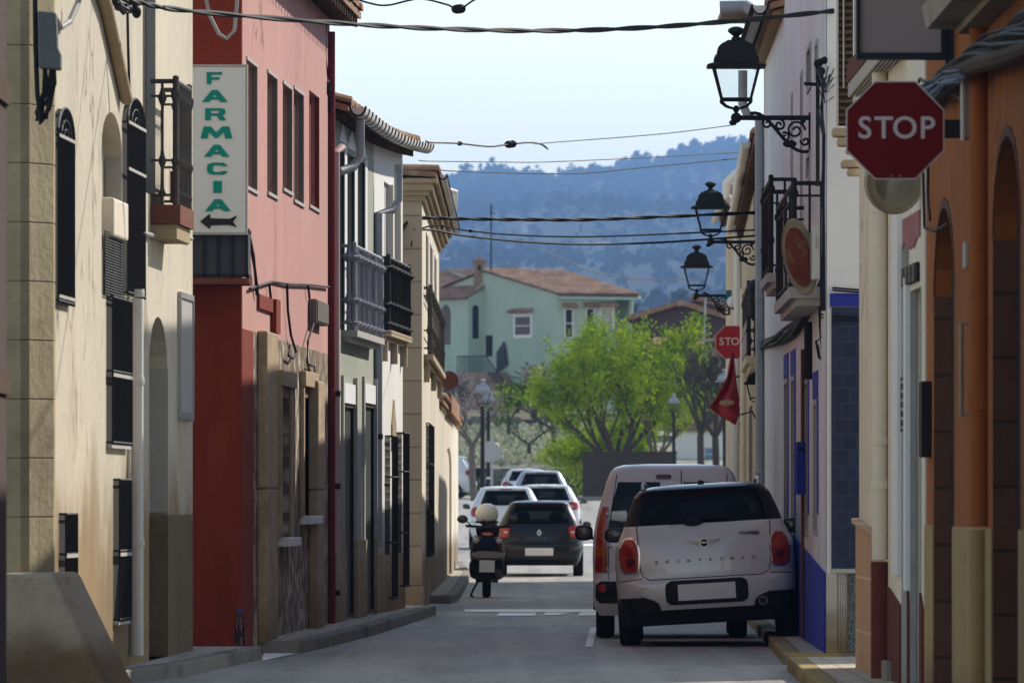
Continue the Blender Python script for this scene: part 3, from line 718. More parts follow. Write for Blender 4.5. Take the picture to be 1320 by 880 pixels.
# ---- red house
b = thing('red_house', 'red painted house with five tall narrow windows above rough stone', 'house', (-2.2, 94, 0))
H = FL2; GD = 85.3
wins = [(317.5, 331, 83, 243), (344.5, 357, 99, 250), (364.5, 376, 113, 245), (378.5, 391, 120, 260), (398.5, 411, 121, 267)]
ws = [H.rect(*w) for w in wins]; ws[0] = (max(ws[0][0], 85.75), *ws[0][1:])
SW = [H.rect(358, 372.5, 512, 692), H.rect(387, 401, 512, 664)]
ND = H.rect(328, 354, 398, 424)
holes = [(*w, .105, 0) for w in ws]
wall_mesh(H, 85.42, 100.75, 3.02, 6.66, holes, 6.5, ends=False).build('wall', M['pink'], b)
wall_mesh(H, 87.12, 100.72, 0, 3.02, [(*SW[0], .12, 0), (*SW[1], .08, 0)], 6.0, ends=False).build('stone_wall', M['rubble'], b)
g = MB(); H.box(g, 85.42, 87.11, 0, 3.018, -.2, .0); g.build('wall_trim', M['redwall'], b); g = MB(); g.box(-9, H.P(85.4, 0).x - .004, 85.3, 85.41, 0, 6.66); g.box(-8, -1.98, 100.6, 100.72, 0, 6.66); g.build('gable_wall', M['redwall'], b)
for i, w in enumerate(ws):
    red = i == 4
    window(H, b, *w, .105, M['shutter_grey'] if not red else M['redwall'], lining=M['reveal_grey'] if not red else M['redwall'], sill=M['trim_grey'], top=M['trim_grey'] if not red else None)
for i, w in enumerate(SW):
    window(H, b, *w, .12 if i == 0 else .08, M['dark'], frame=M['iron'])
    k = MB(); f_ = .16
    H.box(k, w[0] - f_, w[0] - .002, w[2], w[3] + .1, .0, .05); H.box(k, w[1] + .002, w[1] + f_ * 1.5, w[2], w[3] + .1, .0, .035); H.box(k, w[0] - f_, w[1] + f_ * 1.5, w[3] + .1, w[3] + .26, 0, .07); k.build('window_surround', M['sandstone'], b, bevel=.012)
    k = MB(); H.box(k, w[0] - .05, w[1] + .1, w[2] - .09, w[2] - .003, 0, .12); k.build('window_sill', M['trim_white'], b, bevel=.01)
for (p0, p1, t, o) in ((345, 358.5, 426, .1), (411, 419, 490, .11)):
    w = H.rect(p0, p1, t, 800, o)
    k = MB()
    z0_, zt = .1, H.z(t, w[0])
    for (a_, c_) in ((z0_, 1.55), (1.56, zt)): H.box(k, w[0], w[1], a_, c_, .0, o)
    k.build('door_jamb', M['sandstone'], b, bevel=.02)
k = MB(); a_ = 87.6; H.box(k, a_, a_ + 2.2, H.z(398, 88), H.z(380, 88), .0, .03); H.box(k, a_ + 2.2, a_ + 2.9, 3.06, H.z(380, 88), .0, .06); k.build('wall_trim', M['redwall'], b)
roof(H, b, 85.2, 101.0, 6.66, .36, .25, 4.5, M['tile'])
yr = 100.45; pipe('downpipe', M['pipe_red'], b, [H.P(yr, .1, .03), H.P(yr, 6.5, .03)], .045)
# balcony on the gable wall behind the sign
k = MB(); bx0, bx1, byy = at(246, 300, 84.5).x, at(321, 300, 84.5).x, 84.5
z0, z1 = at(0, 366, byy).z, at(0, 299, byy).z
k.box(bx0 - .2, bx1, byy - .02, 85.29, z0, z0 + .055); bal = k.build('balcony', M['wood_red'], b)
k = MB(); n_ = 4
for i in range(n_ + 1):
    x = lerp(bx0, bx1 - .02, i / n_); k.box(x - .012, x + .012, byy - .03, byy - .005, z0 + .06, z1 + .03)
k.box(bx0, bx1, byy - .03, byy - .005, z0 + .06, z0 + .09); k.box(bx0, bx1, byy - .03, byy, z1, z1 + .03); k.box(bx1 - .03, bx1, byy, 85.28, z0 + .06, z0 + .09); k.box(bx1 - .03, bx1, byy, 85.28, z1, z1 + .03); k.build('railing', M['navy'], bal)
k = MB()
k.box(bx0 + .01, bx1 - .02, byy - .0, byy + .012, z0 + .08, z1); k.box(bx1 - .02, bx1 - .008, byy + .02, 85.28, z0 + .08, z1)
for i in range(24):
    x = lerp(bx0 + .02, bx1 - .04, i / 23); k.tube([(x, byy, z0 + .09), (x, byy, z1)], .008, 5)
for i in range(4):
    z = lerp(z0 + .12, z1 - .04, i / 3); k.box(bx0 + .012, bx1 - .022, byy - .006, byy - .001, z, z + .008)
k.build('balcony_panel', mat('slate_blue_panel', (.07, .078, .09), .6, .1, 6), bal)
# meter box on the red wall
w = H.rect(397, 412, 388, 418)
e = thing('meter_box', 'brown meter box fixed on the pink wall under the sagging cable', 'meter box', H.P((w[0] + w[1]) / 2, w[2], 0))
k = MB(); H.box(k, *w, .003, .09); k.build('box', M['reveal_grey'], e, bevel=.01)
k = MB(); H.box(k, w[0] + .05, w[1] - .05, w[2] + .02, w[3] - .02, .092, .1); k.build('door', M['shutter_grey'], e)
# pharmacy sign, projecting from the red house
sd = 84.4; sc_ = F / sd
s0 = thing('pharmacy_sign', 'tall white sign with teal letters above a black arrow', 'sign', at(318, 190, sd))
k = MB(); p, q = at(243.5, 300, sd), at(317.5, 86, sd); k.box(p.x, q.x, sd, sd + .14, p.z, q.z); k.build('panel', M['signwhite'], s0, bevel=.008)
k = MB()
for a_, c_, d_, e_ in ((p.x - .012, q.x + .012, q.z, q.z + .018), (p.x - .012, q.x + .012, p.z - .018, p.z), (p.x - .012, p.x, p.z, q.z), (q.x, q.x + .012, p.z, q.z)): k.box(a_, c_, sd - .012, sd + .15, d_, e_)
k.build('frame', M['trim_grey'], s0)
GL = {'F': (20, [[(0, 0), (.3, 0), (.3, .36), (.8, .36), (.84, .58), (.3, .58), (.3, .78), (.97, .78), (1, 1), (0, 1)]]),
      'A': (33, [[(0, 0), (.28, 0), (.5, .62), (.5, 1), (.38, 1)], [(1, 0), (.62, 1), (.5, 1), (.5, .62), (.72, 0)], [(.352, .2), (.648, .2), (.577, .4), (.423, .4)]]),
      'R': (27, [[(0, 0), (.27, 0), (.27, 1), (0, 1)], [(.272, 1), (.8, 1), (.95, .9), (.95, .55), (.83, .43), (1, 0), (.7, 0), (.56, .38), (.272, .38), (.272, .58), (.66, .58), (.66, .80), (.272, .80)]]),
      'M': (41, [[(0, 0), (.1, 1), (.32, 1), (.5, .5), (.68, 1), (.9, 1), (1, 0), (.78, 0), (.73, .55), (.55, .05), (.45, .05), (.27, .55), (.22, 0)]]),
      'C': (26, [[(1, .70), (.95, .85), (.8, 1), (.25, 1), (.06, .88), (0, .7), (0, .3), (.06, .12), (.25, 0), (.8, 0), (.97, .15), (1, .3), (.72, .3), (.66, .22), (.38, .22), (.28, .35), (.28, .65), (.38, .78), (.66, .78), (.72, .70)]]),
      'I': (11, [[(0, 0), (1, 0), (1, 1), (0, 1)]])}
k = MB()
for ch, px, py in zip('FARMACIA', (276.5, 277, 278, 279, 279.5, 280, 280.5, 281), (101, 124, 147.5, 171, 194.5, 217.5, 241, 264.5)):
    wd, polys = GL[ch]
    for pl in polys: k.prism([at(px + (x - .5) * wd, py + (.5 - y) * 15.5, sd - .004) for x, y in pl], (0, -.008, 0))
k.build('lettering', M['signgreen'], s0)
k = MB(); ar = [(258, 285.5), (270.5, 275.5), (271.5, 281.5), (296, 282), (306.5, 277.5), (300.5, 286), (305.5, 293), (295.5, 290), (271.5, 290.5), (270.5, 295.5)]
k.prism([at(x, y, sd - .004) for x, y in ar], (0, -.008, 0)); k.build('arrow', M['signblack'], s0)
k = MB()
for py in (120, 250): k.tube([at(300, py, sd + .1), at(300, py, 85.35)], .02, 6)
k.build('bracket', M['iron'], s0)
# ---- grey-green house and white house under one sagging tiled eave
H = FL3; YG = FL3.y(482)
sag = lambda y: -.08 * math.sin(PI * (y - 101) / 15) + .011 * (y - 101)
b = thing('grey_green_house', 'narrow grey green house with white window strips and lilac balcony', 'house', (-1.8, 105, 0))
D1 = H.rect(441, 455, 520, 790); D2 = H.rect(468, 481, 520, 775); D1 = (D1[0], D1[1], .14, D1[3]); D2 = (D2[0], D2[1], .14, D2[3])
T = [H.rect(437, 443, 190, 425), H.rect(447, 456, 200, 425), H.rect(461.5, 469.5, 208, 425)]
simple_wall(b, H, 100.9, YG, 0, 5.75, M['greenwall'], [(*D1, .05, 0), (*D2, .05, 0)] + [(*t, .085, 0) for t in T], 6)
for t in T:
    window(H, b, *t, .085, M['door_green'], lining=M['door_green'])
    k = MB(); H.box(k, t[1] + .01, t[1] + .46, t[2], t[3] + .05, .0, .014); k.build('window_trim', M['trim_white'], b)
    k = MB(); m_ = (t[0] + t[1]) / 2; H.slab(k, [(t[0] - .1, t[3] + .06), (t[1] + .46, t[3] + .06), (m_ + .1, t[3] + .3)], 0, .014); k.build('pediment', M['trim_white'], b)
for d_ in (D1, D2):
    window(H, b, *d_, .05, M['door_green'], name='door', frame=M['iron'], fw=.05)
    k = MB(); H.box(k, d_[0], d_[1] + .02, d_[3] - .0, d_[3] + .22, .0, .03); k.build('door_sign_board', M['trim_white'], b)
    k = MB(); H.box(k, d_[1] + .03, d_[1] + .25, 1.0, d_[3] + .3, 0, .05); H.box(k, d_[0] - .2, d_[0] - .03, 1.0, d_[3] + .3, 0, .03); k.build('door_jamb', M['trim_grey'], b)
k = MB()
for a_, c_ in ((100.92, D1[0] - .01), (D1[1] + .01, D2[0] - .01), (D2[1] + .01, YG)): H.box(k, a_, c_, 0, 1.0, 0, .05)
k.build('plinth', M['sandstone'], b)
roof(H, b, 100.95, YG, 5.66, .2, .3, 3.5, M['tile'], gutter=(101.0, YG, M['pvc'], .08, .65), lift=sag)
balcony(H, b, H.y(440.5), H.y(476.5), H.z(430, 105), .175, .93, M['iron_grey'], step=.75, floor=M['trim_grey'], ft=.07, rr=.026)
yq = H.y(432, .06)
pipe('downpipe', M['pvc_pink'], b, [H.P(yq, .9, .06), H.P(yq, H.z(196, yq), .06), H.P(yq + .2, H.z(190, yq), .12)], .05, [H.P(yq, z, .06) for z in (.45, 1.6, 2.6)], M['iron'])
yq += .05; pipe('gutter_elbow', M['zinc'], b, [H.P(101.6, 5.6, .27), H.P(101.6, 5.2, .27), H.P(101.5, 5.08, .20), H.P(101.3, 5.02, .06)], .05)
b = thing('white_house', 'narrow bright white house with a black ornate balcony', 'house', (-1.5, 112, 0))
G1 = H.rect(496, 503, 562, 772); G2 = H.rect(511, 518, 558, 756)
BW = H.rect(495, 502, 236, 430); BW2 = H.rect(507, 512, 245, 430)
simple_wall(b, H, YG + .02, 115.8, 0, 5.82, M['whitewall'], [(*G1, .03, 0), (*G2, .03, 0), (*BW, .065, 0), (*BW2, .05, 0)], 6)
for w in (G1, G2):
    window(H, b, *w, .03, M['shutter'], slats=.1); grille(H, b, *w, M['iron'], .09, bars=(lerp(w[2], w[3], .35), lerp(w[2], w[3], .75)))
for w in (BW, BW2):
    window(H, b, *w, .065 if w is BW else .05, M['trim_grey']); k = MB(); H.box(k, w[1] + .01, w[1] + .25, w[2], w[3], 0, .045); k.build('window_trim', M['creamwall'], b)
w = H.rect(504, 509, 515, 580); k = MB(); H.slab(k, [(w[0], w[2]), (w[1], w[2]), (w[1], w[3] - .3), ((w[0] + w[1]) / 2, w[3]), (w[0], w[3] - .3)], .0, .02); k.build('wall_niche', M['wood_tan'], b)
roof(H, b, YG + .02, 115.9, 5.66, .2, .3, 3.5, M['tile'], gutter=(YG + .1, 116.2, M['pvc'], .08, .65), lift=sag)
pipe('gutter_elbow', M['zinc'], b, [H.P(YG + .3, 5.4, .27), H.P(YG + .3, 4.98, .27), H.P(YG + .2, 4.86, .2), H.P(YG, 4.82, .05), H.P(YG, .9, .05)], .05, [H.P(YG, z, .05) for z in (2.2, 4.0)], M['iron'])
balcony(H, b, H.y(490), H.y(517.5), H.z(428, 112), .135, .86, M['iron'], step=.7, floor=M['tanstone'], ft=.07, rr=.026, brackets=3)
k = MB(); H.box(k, YG + .03, 115.7, 0, .8, 0, .04); k.build('plinth', M['sandstone'], b)
# ---- tan corner house
H = FL5
b = thing('tan_corner_house', 'tan house with stone block end and moulded brick cornice', 'house', (-1.2, 135, 0))
LW = H.rect(549, 555.5, 548, 716); WN = [H.rect(a_, c_, 270, 386) for a_, c_ in ((549, 551.5), (554.5, 557), (560, 562))]; WN = [(a_, c_, d_, min(e_, 5.1)) for a_, c_, d_, e_ in WN]; NI = H.rect(575, 582, 540, 700)
simple_wall(b, H, 121.5, L5E, 0, 5.35, M['tanwall'], [(*LW, .03, 0)] + [(*w, .05, 0) for w in WN], 6)
k = MB(); k.box(-1.62, -1.178, 121.3, 121.48, .35, 5.35); k.build('stone_end', M['tanstone'], b)
k = MB(); k.box(-1.68, -1.14, 121.22, 121.29, 0, .34); k.build('plinth', M['sandstone'], b, bevel=.02)
window(H, b, *LW, .03, M['shutter'], slats=.12); grille(H, b, *LW, M['iron'], .045, bars=(lerp(LW[2], LW[3], .33), lerp(LW[2], LW[3], .7)))
for w in WN: window(H, b, *w, .05, M['shutter_grey'], slats=.1, lining=M['reveal_grey'])
k = MB()
for i, (z0, z1, o) in enumerate(((5.35, 5.42, .05), (5.42, 5.48, .10), (5.48, 5.58, .15), (5.58, 5.64, .2))):
    H.box(k, 121.5 - o, L5E + o, z0, z1, -1.0, o); k.box(-1.75, H.P(121.5, 0, o).x - .003, 121.3 - o, 121.497 - o if False else 121.49, z0 + .001, z1 - .001)
k.build('cornice', M['wood_tan'], b)
roof(H, b, 121.2, L5E + .3, 5.66, .22, .06, 1.4, M['tile'], gutter=(122, L5E, M['pvc'], .05, .8), eave=M['wood_tan'])
balcony(H, b, 123.5, 143, H.z(466, 130), .13, .88, M['iron_rust'], step=2.4, floor=M['tanstone'], ft=.07, rr=.012, brackets=3)
pipe('gutter_spout', M['pvc'], b, [at(578, 245, 145), at(587, 247, 145.2), at(586, 270, 145.2), at(578, 281, 145.2), at(562, 286, 145)], .045)
an = thing('tan_annex', 'low tan annex with a tiled hood continuing the tan corner house', 'house', (-1.2, 165, 0)); b = an
simple_wall(b, H, L5E + .02, 189, 0, 2.95, M['tanwall'], [(*NI[:2], .13, 2.4, .04, .3)], 6)
roof(H, b, L5E + .05, 189.2, 2.98, .1, .3, 3.0, M['tile'], eave=M['wood_tan'])
k = MB(); w = H.rect(573, 584, 515, 545); H.slab(k, [(w[0], w[2] + .1), (w[1], w[2] + .1), (w[1], w[3]), (w[0], w[3])], 0, .12); k.ell(H.P(w[1] - 2, w[2] + .1, .08), .09, .6, .09, 10, 8); k.build('tiled_hood', M['tile'], b)
rs = thing('round_sign', 'round rusty brown sign sticking out past the tan wall end', 'sign', at(579, 490, 165))
k = MB(); k.lathe(at(579, 490, 165), [(.0, -.012), (.165, -.012), (.165, .012), (0, .012)], 24, 'y'); k.build('disc', mat('rusty_brown_disc', (.16, .06, .035), .7, .15, 8), rs)
k = MB(); k.tube([at(569, 490, 165.03), at(579, 490, 165.03)], .015, 6); k.build('bracket', M['iron'], rs)
# ================================================================== RIGHT SIDE
H = FR1
b = thing('orange_house', 'orange house with brown block arched doorways and ochre plinth', 'house', (2.86, 56, 0))
A1 = H.rect(1205, 1230.5, 278, 900); A1 = (A1[0], A1[1], .12, H.z(276, A1[1]))
A2 = H.rect(1281, 1316, 188, 900); A2 = (A2[0], A2[1], .12, H.z(188, A2[1]))
simple_wall(b, H, 44, 64, 0, 7.2, M['orange'], [(*A1, .135, .55), (*A2, .16, .6)], 6)
for A, dp in ((A1, .135), (A2, .16)):
    window(H, b, A[0], A[1] - .06, A[2], A[3] - .03, dp, M['shutter'], name='door', arch=.5)
    k = MB(); H.box(k, A[1] - .05, A[1] - .004, A[2], A[3] - .56, -dp + .004, .008); k.build('door_jamb', M['brownblock'], b)
    k = MB(); ap = arch_pts(A[0], A[1], A[3] - .56, A[3]); r0 = [H.P(y, z, .008) for y, z in ap]; c_ = (A[0] + A[1]) / 2
    r1 = [H.P(c_ + (y - c_) * 1.03, A[3] - .56 + (z - A[3] + .56) * 1.12, .008) for y, z in ap]; k.grid([r0, r1]); k.grid([r1, [H.P(c_ + (y - c_) * 1.03, A[3] - .56 + (z - A[3] + .56) * 1.12, .0) for y, z in ap]]); k.build('arch_band', M['brownblock'], b)
k = MB()
for a_, c_ in ((44, A2[0] - .02), (A2[1] + .02, A1[0] - .02), (A1[1] + .02, 63.98)): H.box(k, a_, c_, .0, 1.27, .001, .018)
k.build('plinth', M['ochre'], b, bevel=.006)
yo = H.y(1262, .05)
pipe('downpipe', M['orange'], b, [H.P(yo, 1.28, .05), H.P(yo, 6.9, .05)], .058, [H.P(yo, z, .05) for z in (2.0, 2.04)])
pipe('downpipe_foot', M['ochre'], b, [H.P(yo, .12, .05), H.P(yo, 1.26, .05)], .06)
k = MB(); k.tube([H.P(H.y(1239, .05), H.z(428, 61), .0), H.P(H.y(1239, .05), H.z(428, 61), .05), H.P(H.y(1239, .05), H.z(540, 61), .05), H.P(H.y(1239, .05), H.z(540, 61), 0)], .016, 8); k.build('pull_bar', M['rim_bronze'], b)
k = MB(); H.box(k, 58.2, 58.5, H.z(345, 58.3), H.z(312, 58.3), .002, .02); k.build('intercom', M['trim_grey'], b)
# overhanging balcony base
k = MB(); x0, zb, yn = at(1188, 35, 57).x, at(0, 38, 57).z, 50.5
k.hexa([(x0 + .03, yn, zb), (2.9, yn, zb), (2.9, 57, zb), (x0 + .03, 57, zb), (x0, yn, zb + .14), (2.9, yn, zb + .14), (2.9, 57.05, zb + .14), (x0, 57.05, zb + .14)])
k.box(x0 + .2, 2.9, yn + .2, 56.6, zb - .05, zb - .002)
bal = k.build('balcony', M['concrete'], b)
k = MB()
k.tube([(x0 + .04, yn, zb + 1.15), (x0 + .04, 57, zb + 1.15), (2.85, 57, zb + 1.15)], .02, 6)
for i in range(50): k.tube([(x0 + .04, lerp(yn, 57, i / 49), zb + .14), (x0 + .04, lerp(yn, 57, i / 49), zb + 1.15)], .01, 5)
for i in range(4): k.tube([(lerp(x0 + .04, 2.85, i / 4), 57, zb + .14), (lerp(x0 + .04, 2.85, i / 4), 57, zb + 1.15)], .01, 5)
k.build('railing', M['iron'], bal)
# black letter box, cabinet, cables
e = thing('letter_box', 'black letter box fixed on the orange wall beside its arched doorway', 'letter box', at(1200, 590, 63.2))
p, q = at(1187.5, 589, 63.2), at(1211, 491, 63.2)
k = MB(); k.box(p.x, 2.848, 63.2, 63.6, p.z, q.z); k.build('box', M['black'], e, bevel=.008)
k = MB(); k.box(p.x + .01, 2.83, 63.188, 63.198, q.z - .09, q.z - .07); k.box(p.x + .01, 2.83, 63.188, 63.198, q.z - .012, q.z - .004); k.build('flap', M['navy'], e)
e = thing('grey_cabinet', 'grey electric cabinet with a pale edge on the orange wall right of the stop sign', 'electric cabinet', at(1260, 180, 56.4))
p, q = at(1243, 178, 56.2), at(1281, 95, 56.2); k = MB(); k.box(p.x, 2.849, 56.2, 56.6, p.z, q.z); k.build('cabinet', M['blank'], e, bevel=.008)
k = MB(); k.tube([at(1241, 181, 56.15), at(1241, 92, 56.15)], .014, 8); k.build('conduit', M['pvc'], e)
rr = random.Random(5)
k = MB(); lumpy(k, [at(x_, y_, H.y(x_, .1)) for x_, y_ in ((1183, 128), (1205, 112), (1235, 90), (1262, 74), (1296, 64), (1340, 36), (1390, 0))], .014, 34, .095, rr)
tag(k.build('cable_bundle', M['cable'], origin=at(1250, 90, 59)), 'thick sagging bundle of black cables along the orange wall below the balcony', 'cables')
k = MB(); lumpy(k, [at(x_, y_, H.y(x_, .2)) for x_, y_ in ((1188, 128), (1215, 102), (1240, 97))], .006, 7, .05, rr); k.tube([at(x_, y_, H.y(x_, .05)) for x_, y_ in ((1183, 134), (1200, 122), (1215, 118), (1228, 121), (1238, 128))], .007, 5)
tag(k.build('pale_wires', M['cable_blue'], origin=at(1210, 110, 61)), 'pale blue wires looping between the stop sign and grey cabinet', 'wires')
k = MB(); k.tube([at(x_, y_, H.y(x_, .16)) for x_, y_ in ((1226, 96), (1262, 82), (1300, 72), (1370, 46))], [.04, .055, .05, .04], 8); tag(k.build('lagged_pipe', M['wood_dark'], origin=at(1262, 78, 57)), 'dark lagged pipe running under the balcony on the orange wall', 'pipe')
k = MB()
for pts in ([(1190, 215), (1192, 290), (1205, 303), (1222, 304)], [(1197, 180), (1196, 250), (1199, 285)]): k.tube([H.P(H.y(x, .03), H.z(y, 63), .03) for x, y in pts], .01, 5)
tag(k.build('loose_wire', M['cable'], origin=at(1192, 290, 63)), 'thin black wire looping down to the first brown doorway arch', 'wire')
# ---- cream house with maroon plinth
H = FR2
b = thing('cream_house', 'narrow ivory house front with maroon plinth and thick downpipe', 'house', (2.8, 69, 0))
DR = H.rect(1163, 1172, 312, 870); DR = (DR[0], DR[1], .12, DR[3]); RD = H.rect(1174, 1188, 372, 870); RD = (RD[0], RD[1], .12, RD[3])
simple_wall(b, H, 64.05, 73.6, 0, 7.3, M['rcream'], [(*DR, .1, 0), (*RD, .1, 0)], 6)
window(H, b, *DR, .1, M['trim_grey'], name='door', lining=M['trim_grey'])
window(H, b, *RD, .1, M['shutter_grey'], name='door', lining=M['galv'], slats=.12)
yp = H.y(1134, .06)
pipe('downpipe', M['pipe_beige'], b, [H.P(yp, 1.0, .06), H.P(yp, 6.9, .06)], .058, [H.P(yp, z, .06) for z in (1.55, 1.88, 3.6)])
pipe('downpipe_foot', M['maroon'], b, [H.P(yp, .12, .06), H.P(yp, .985, .06)], .066)
k = MB()
for a_, c_ in ((64.1, RD[0] - .02), (RD[1] + .03, DR[0] - .02), (DR[1] + .03, H.y(1147))): H.slab(k, [(a_, 0), (c_, 0), (c_, .80), (a_, .68)], .001, .02)
k.build('plinth', M['maroon'], b)
k = MB()
H.box(k, DR[1] + .01, DR[1] + .8, .9, DR[3] + .25, 0, .035); H.box(k, RD[1] + .02, RD[1] + .35, .8, RD[3] + .1, 0, .035); k.build('door_jamb', M['trim_white'], b)
k = MB(); H.slab(k, [(H.y(1141), 0), (73.58, 0), (73.58, 1.26), (H.y(1141), 1.13)], .0, .03); k.build('slab_plinth', M['salmon'], b)
k = MB(); H.slab(k, [(H.y(1142), 1.13), (73.66, 1.262), (73.66, 1.30), (H.y(1142), 1.17)], -.02, .06); k.build('plinth_cap', M['salmon'], b, bevel=.006)
k = MB(); H.box(k, 68.2, 68.9, .12, .26, .0, .06); k.build('doorstep', M['kerb'], b, bevel=.01)
e = thing('maroon_poster', 'faded maroon poster on the ivory house front above the dark plaque', 'poster', H.P(66, 3, 0)); w = H.rect(1165, 1187, 277, 328)
k = MB(); yy = [lerp(w[0], w[1], i / 9) for i in range(10)]; H.slab(k, [(w[0], w[3]), (w[1], w[3])] + [(y, w[2] + rr.uniform(0, .12)) for y in yy[::-1]], .003, .012); k.build('sheet', M['poster'], e)
e = thing('wall_plaque', 'dark square carved plaque on the ivory house front under the poster', 'plaque', H.P(66, 2.8, 0)); w = H.rect(1167, 1186, 342, 366)
k = MB(); H.box(k, *w, .003, .03); k.build('plaque', M['shutter'], e, bevel=.006)
k = MB()
for i in range(4):
    for j in range(2):
        a_ = lerp(w[0], w[1], (i + .5) / 4); c_ = lerp(w[2], w[3], (j + .5) / 2); H.box(k, a_ - .12, a_ + .12, c_ - .03, c_ + .03, .031, .038)
k.build('relief', M['reveal_grey'], e)
e = thing('gas_meter_plate', 'dark slotted vent plate on the white jamb of the ivory house', 'vent', H.P(67, 2.2, 0)); w = H.rect(1166, 1171, 486, 556)
k = MB(); H.box(k, *w, .002, .03)
k.build('plate', M['shutter'], e); k = MB()
for i in range(6): H.box(k, w[0] + .05, w[1] - .05, lerp(w[2], w[3], (i + .3) / 6), lerp(w[2], w[3], (i + .6) / 6), .031, .035)
k.build('slot', M['galv'], e)
# balcony with maroon floor and tall dark louvre screen
p = at(1094, 113, 73); q = at(1160, 78, 72)
k = MB(); k.box(p.x, 2.85, 66.5, 73.4, p.z + .05, p.z + .2); bal = k.build('balcony', M['maroon'], b)
k = MB()
for i in range(12): k.box(p.x + .01 + .03 * i, p.x + .025 + .03 * i, 66.6, 73.42, p.z - .06, p.z + .048)
k.build('slat_soffit', M['trim_grey'], bal)
k = MB(); s0_, s1_ = at(1078, 163, 74.5), at(1099, -60, 74.5)
k.box(s0_.x, s1_.x, 74.4, 74.46, s0_.z, 6.9); lo = k.build('louvre_screen', M['shutter'], b)
k = MB()
for i in range(46): z = s0_.z + .02 + i * .055; k.hexa([(s0_.x + .01, 74.36, z), (s1_.x - .01, 74.36, z), (s1_.x - .01, 74.4, z + .02), (s0_.x + .01, 74.4, z + .02), (s0_.x + .01, 74.36, z + .012), (s1_.x - .01, 74.36, z + .012), (s1_.x - .01, 74.4, z + .032), (s0_.x + .01, 74.4, z + .032)])
k.build('louvre', M['wood_dark'], lo)
k = MB(); k.tube([(s0_.x + .005, 74.35, s0_.z), (s0_.x + .005, 74.35, 6.9)], .008, 5); k.tube([(s1_.x + .02, 74.35, s0_.z), (s1_.x + .02, 74.35, 6.9)], .014, 5); k.tube([(lerp(s0_.x, s1_.x, .4), 74.34, s0_.z + .3), (lerp(s0_.x, s1_.x, .4), 74.34, 6.9)], .006, 5); k.build('pull_cord', M['galv'], lo)
k = MB()
for i, (t, bo, o) in enumerate(((166, 178, .24), (179, 190, .2), (191, 200, .13), (208, 218, .17), (219, 228, .12))):
    z1_, z0_ = at(0, t, 74).z, at(0, bo, 74).z; k.box(2.78 - o, 2.80, 73.64, 74.0, z0_, z1_)
k.build('corbel', M['rightcream'], b, bevel=.02)
# blank shop sign
sy = 60.0
e = thing('blank_shop_sign', 'large blank grey sign box in a navy frame above the stop sign', 'sign', at(1218, 40, sy))
p, q = at(1104, 76, sy), at(1219, -130, sy)
k = MB(); fw = .04
for a_, c_, d_, f_ in ((p.x, q.x, p.z, p.z + fw), (p.x, q.x, q.z - fw, q.z), (p.x, p.x + fw * .6, p.z + fw, q.z - fw), (q.x - .03, q.x, p.z + fw, q.z - fw)): k.box(a_, c_, sy, sy + .2, d_, f_)
k.build('frame', M['navy'], e)
k = MB(); k.box(p.x + fw * .6, q.x - .03, sy + .02, sy + .18, p.z + fw, q.z - fw); k.build('panel', M['blank'], e)
k = MB(); k.box(q.x, 2.852, sy + .05, sy + .15, p.z + .1, p.z + .22); k.box(q.x, 2.85, sy + .02, sy + .2, p.z - .12, q.z); k.build('bracket', M['navy'], e)
# convex mirror behind the stop sign
def oval_mirror(name, label, c, rx, rz, yaw, mback, mface, thick=.05, lean=0):
    e = thing(name, label, 'traffic mirror', c)
    m4 = Matrix.Translation(c) @ Matrix.Rotation(lean, 4, 'Y') @ Matrix.Rotation(yaw, 4, 'Z')
    k = MB(); k.lathe((0, 0, 0), [(.001, -.03), (.5, -.02), (.94, .0)], 32, 'y', rx, rz); k.xf(m4); k.build('mirror_face', mface, e, smooth=True)
    k = MB(); k.lathe((0, 0, 0), [(.92, -.012), (1.0, -.03), (1.04, .0), (1.0, .03), (.93, .045)], 32, 'y', rx, rz); k.xf(m4); k.build('rim', M['rim_bronze'], e, smooth=True)
    k = MB(); k.lathe((0, 0, 0), [(.95, .03), (.8, thick), (.3, thick * 1.5), (.001, thick * 1.6)], 32, 'y', rx, rz); k.xf(m4); k.build('back_shell', mback, e, smooth=True)
    return e
c = at(1152, 236, 64.5)
e = oval_mirror('convex_mirror', 'round bronze rimmed traffic mirror half hidden under the stop sign', c, .21, .21, .35, M['galv'], M['mirror'])
k = MB(); k.tube([c + Vector((0, .08, 0)), Vector((2.84, c.y + .2, c.z + .05))], .02, 8); k.build('bracket', M['iron'], e)
# stop sign, octagonal
def stop_sign(name, label, c, r, red, wt, y_extra=0):
    e = thing(name, label, 'stop sign', c)
    oc = lambda rr_: [(rr_ * math.cos(PI / 8 + PI / 4 * i) / math.cos(PI / 8), rr_ * math.sin(PI / 8 + PI / 4 * i) / math.cos(PI / 8)) for i in range(8)]
    k = MB(); k.prism([c + Vector((x, 0, z)) for x, z in oc(r)], (0, .02, 0)); k.build('border', wt, e)
    k = MB(); k.prism([c + Vector((x, -.003, z)) for x, z in oc(r * .972)], (0, .004, 0)); k.build('face', red, e)
    k = MB(); rot = Matrix.Rotation(PI / 2, 4, 'X')
    for ch, x in zip('STOP', (-.63, -.24, .2, .66)):
        k.text(ch, r * .63, Matrix.Translation(c + Vector((x * r * .98, -.005, r * .03))) @ rot, offset=r * .008, extrude=.002, sx=1.0)
    k.build('lettering', wt, e, recalc=False)
    return e
SD = 56.3; c = at(1154, 168, SD); r_ = 63.5 * SD / F
e = stop_sign('stop_sign', 'large dark red stop sign on a bracket off the orange wall', c, r_, M['stopred'], M['stopwhite'])
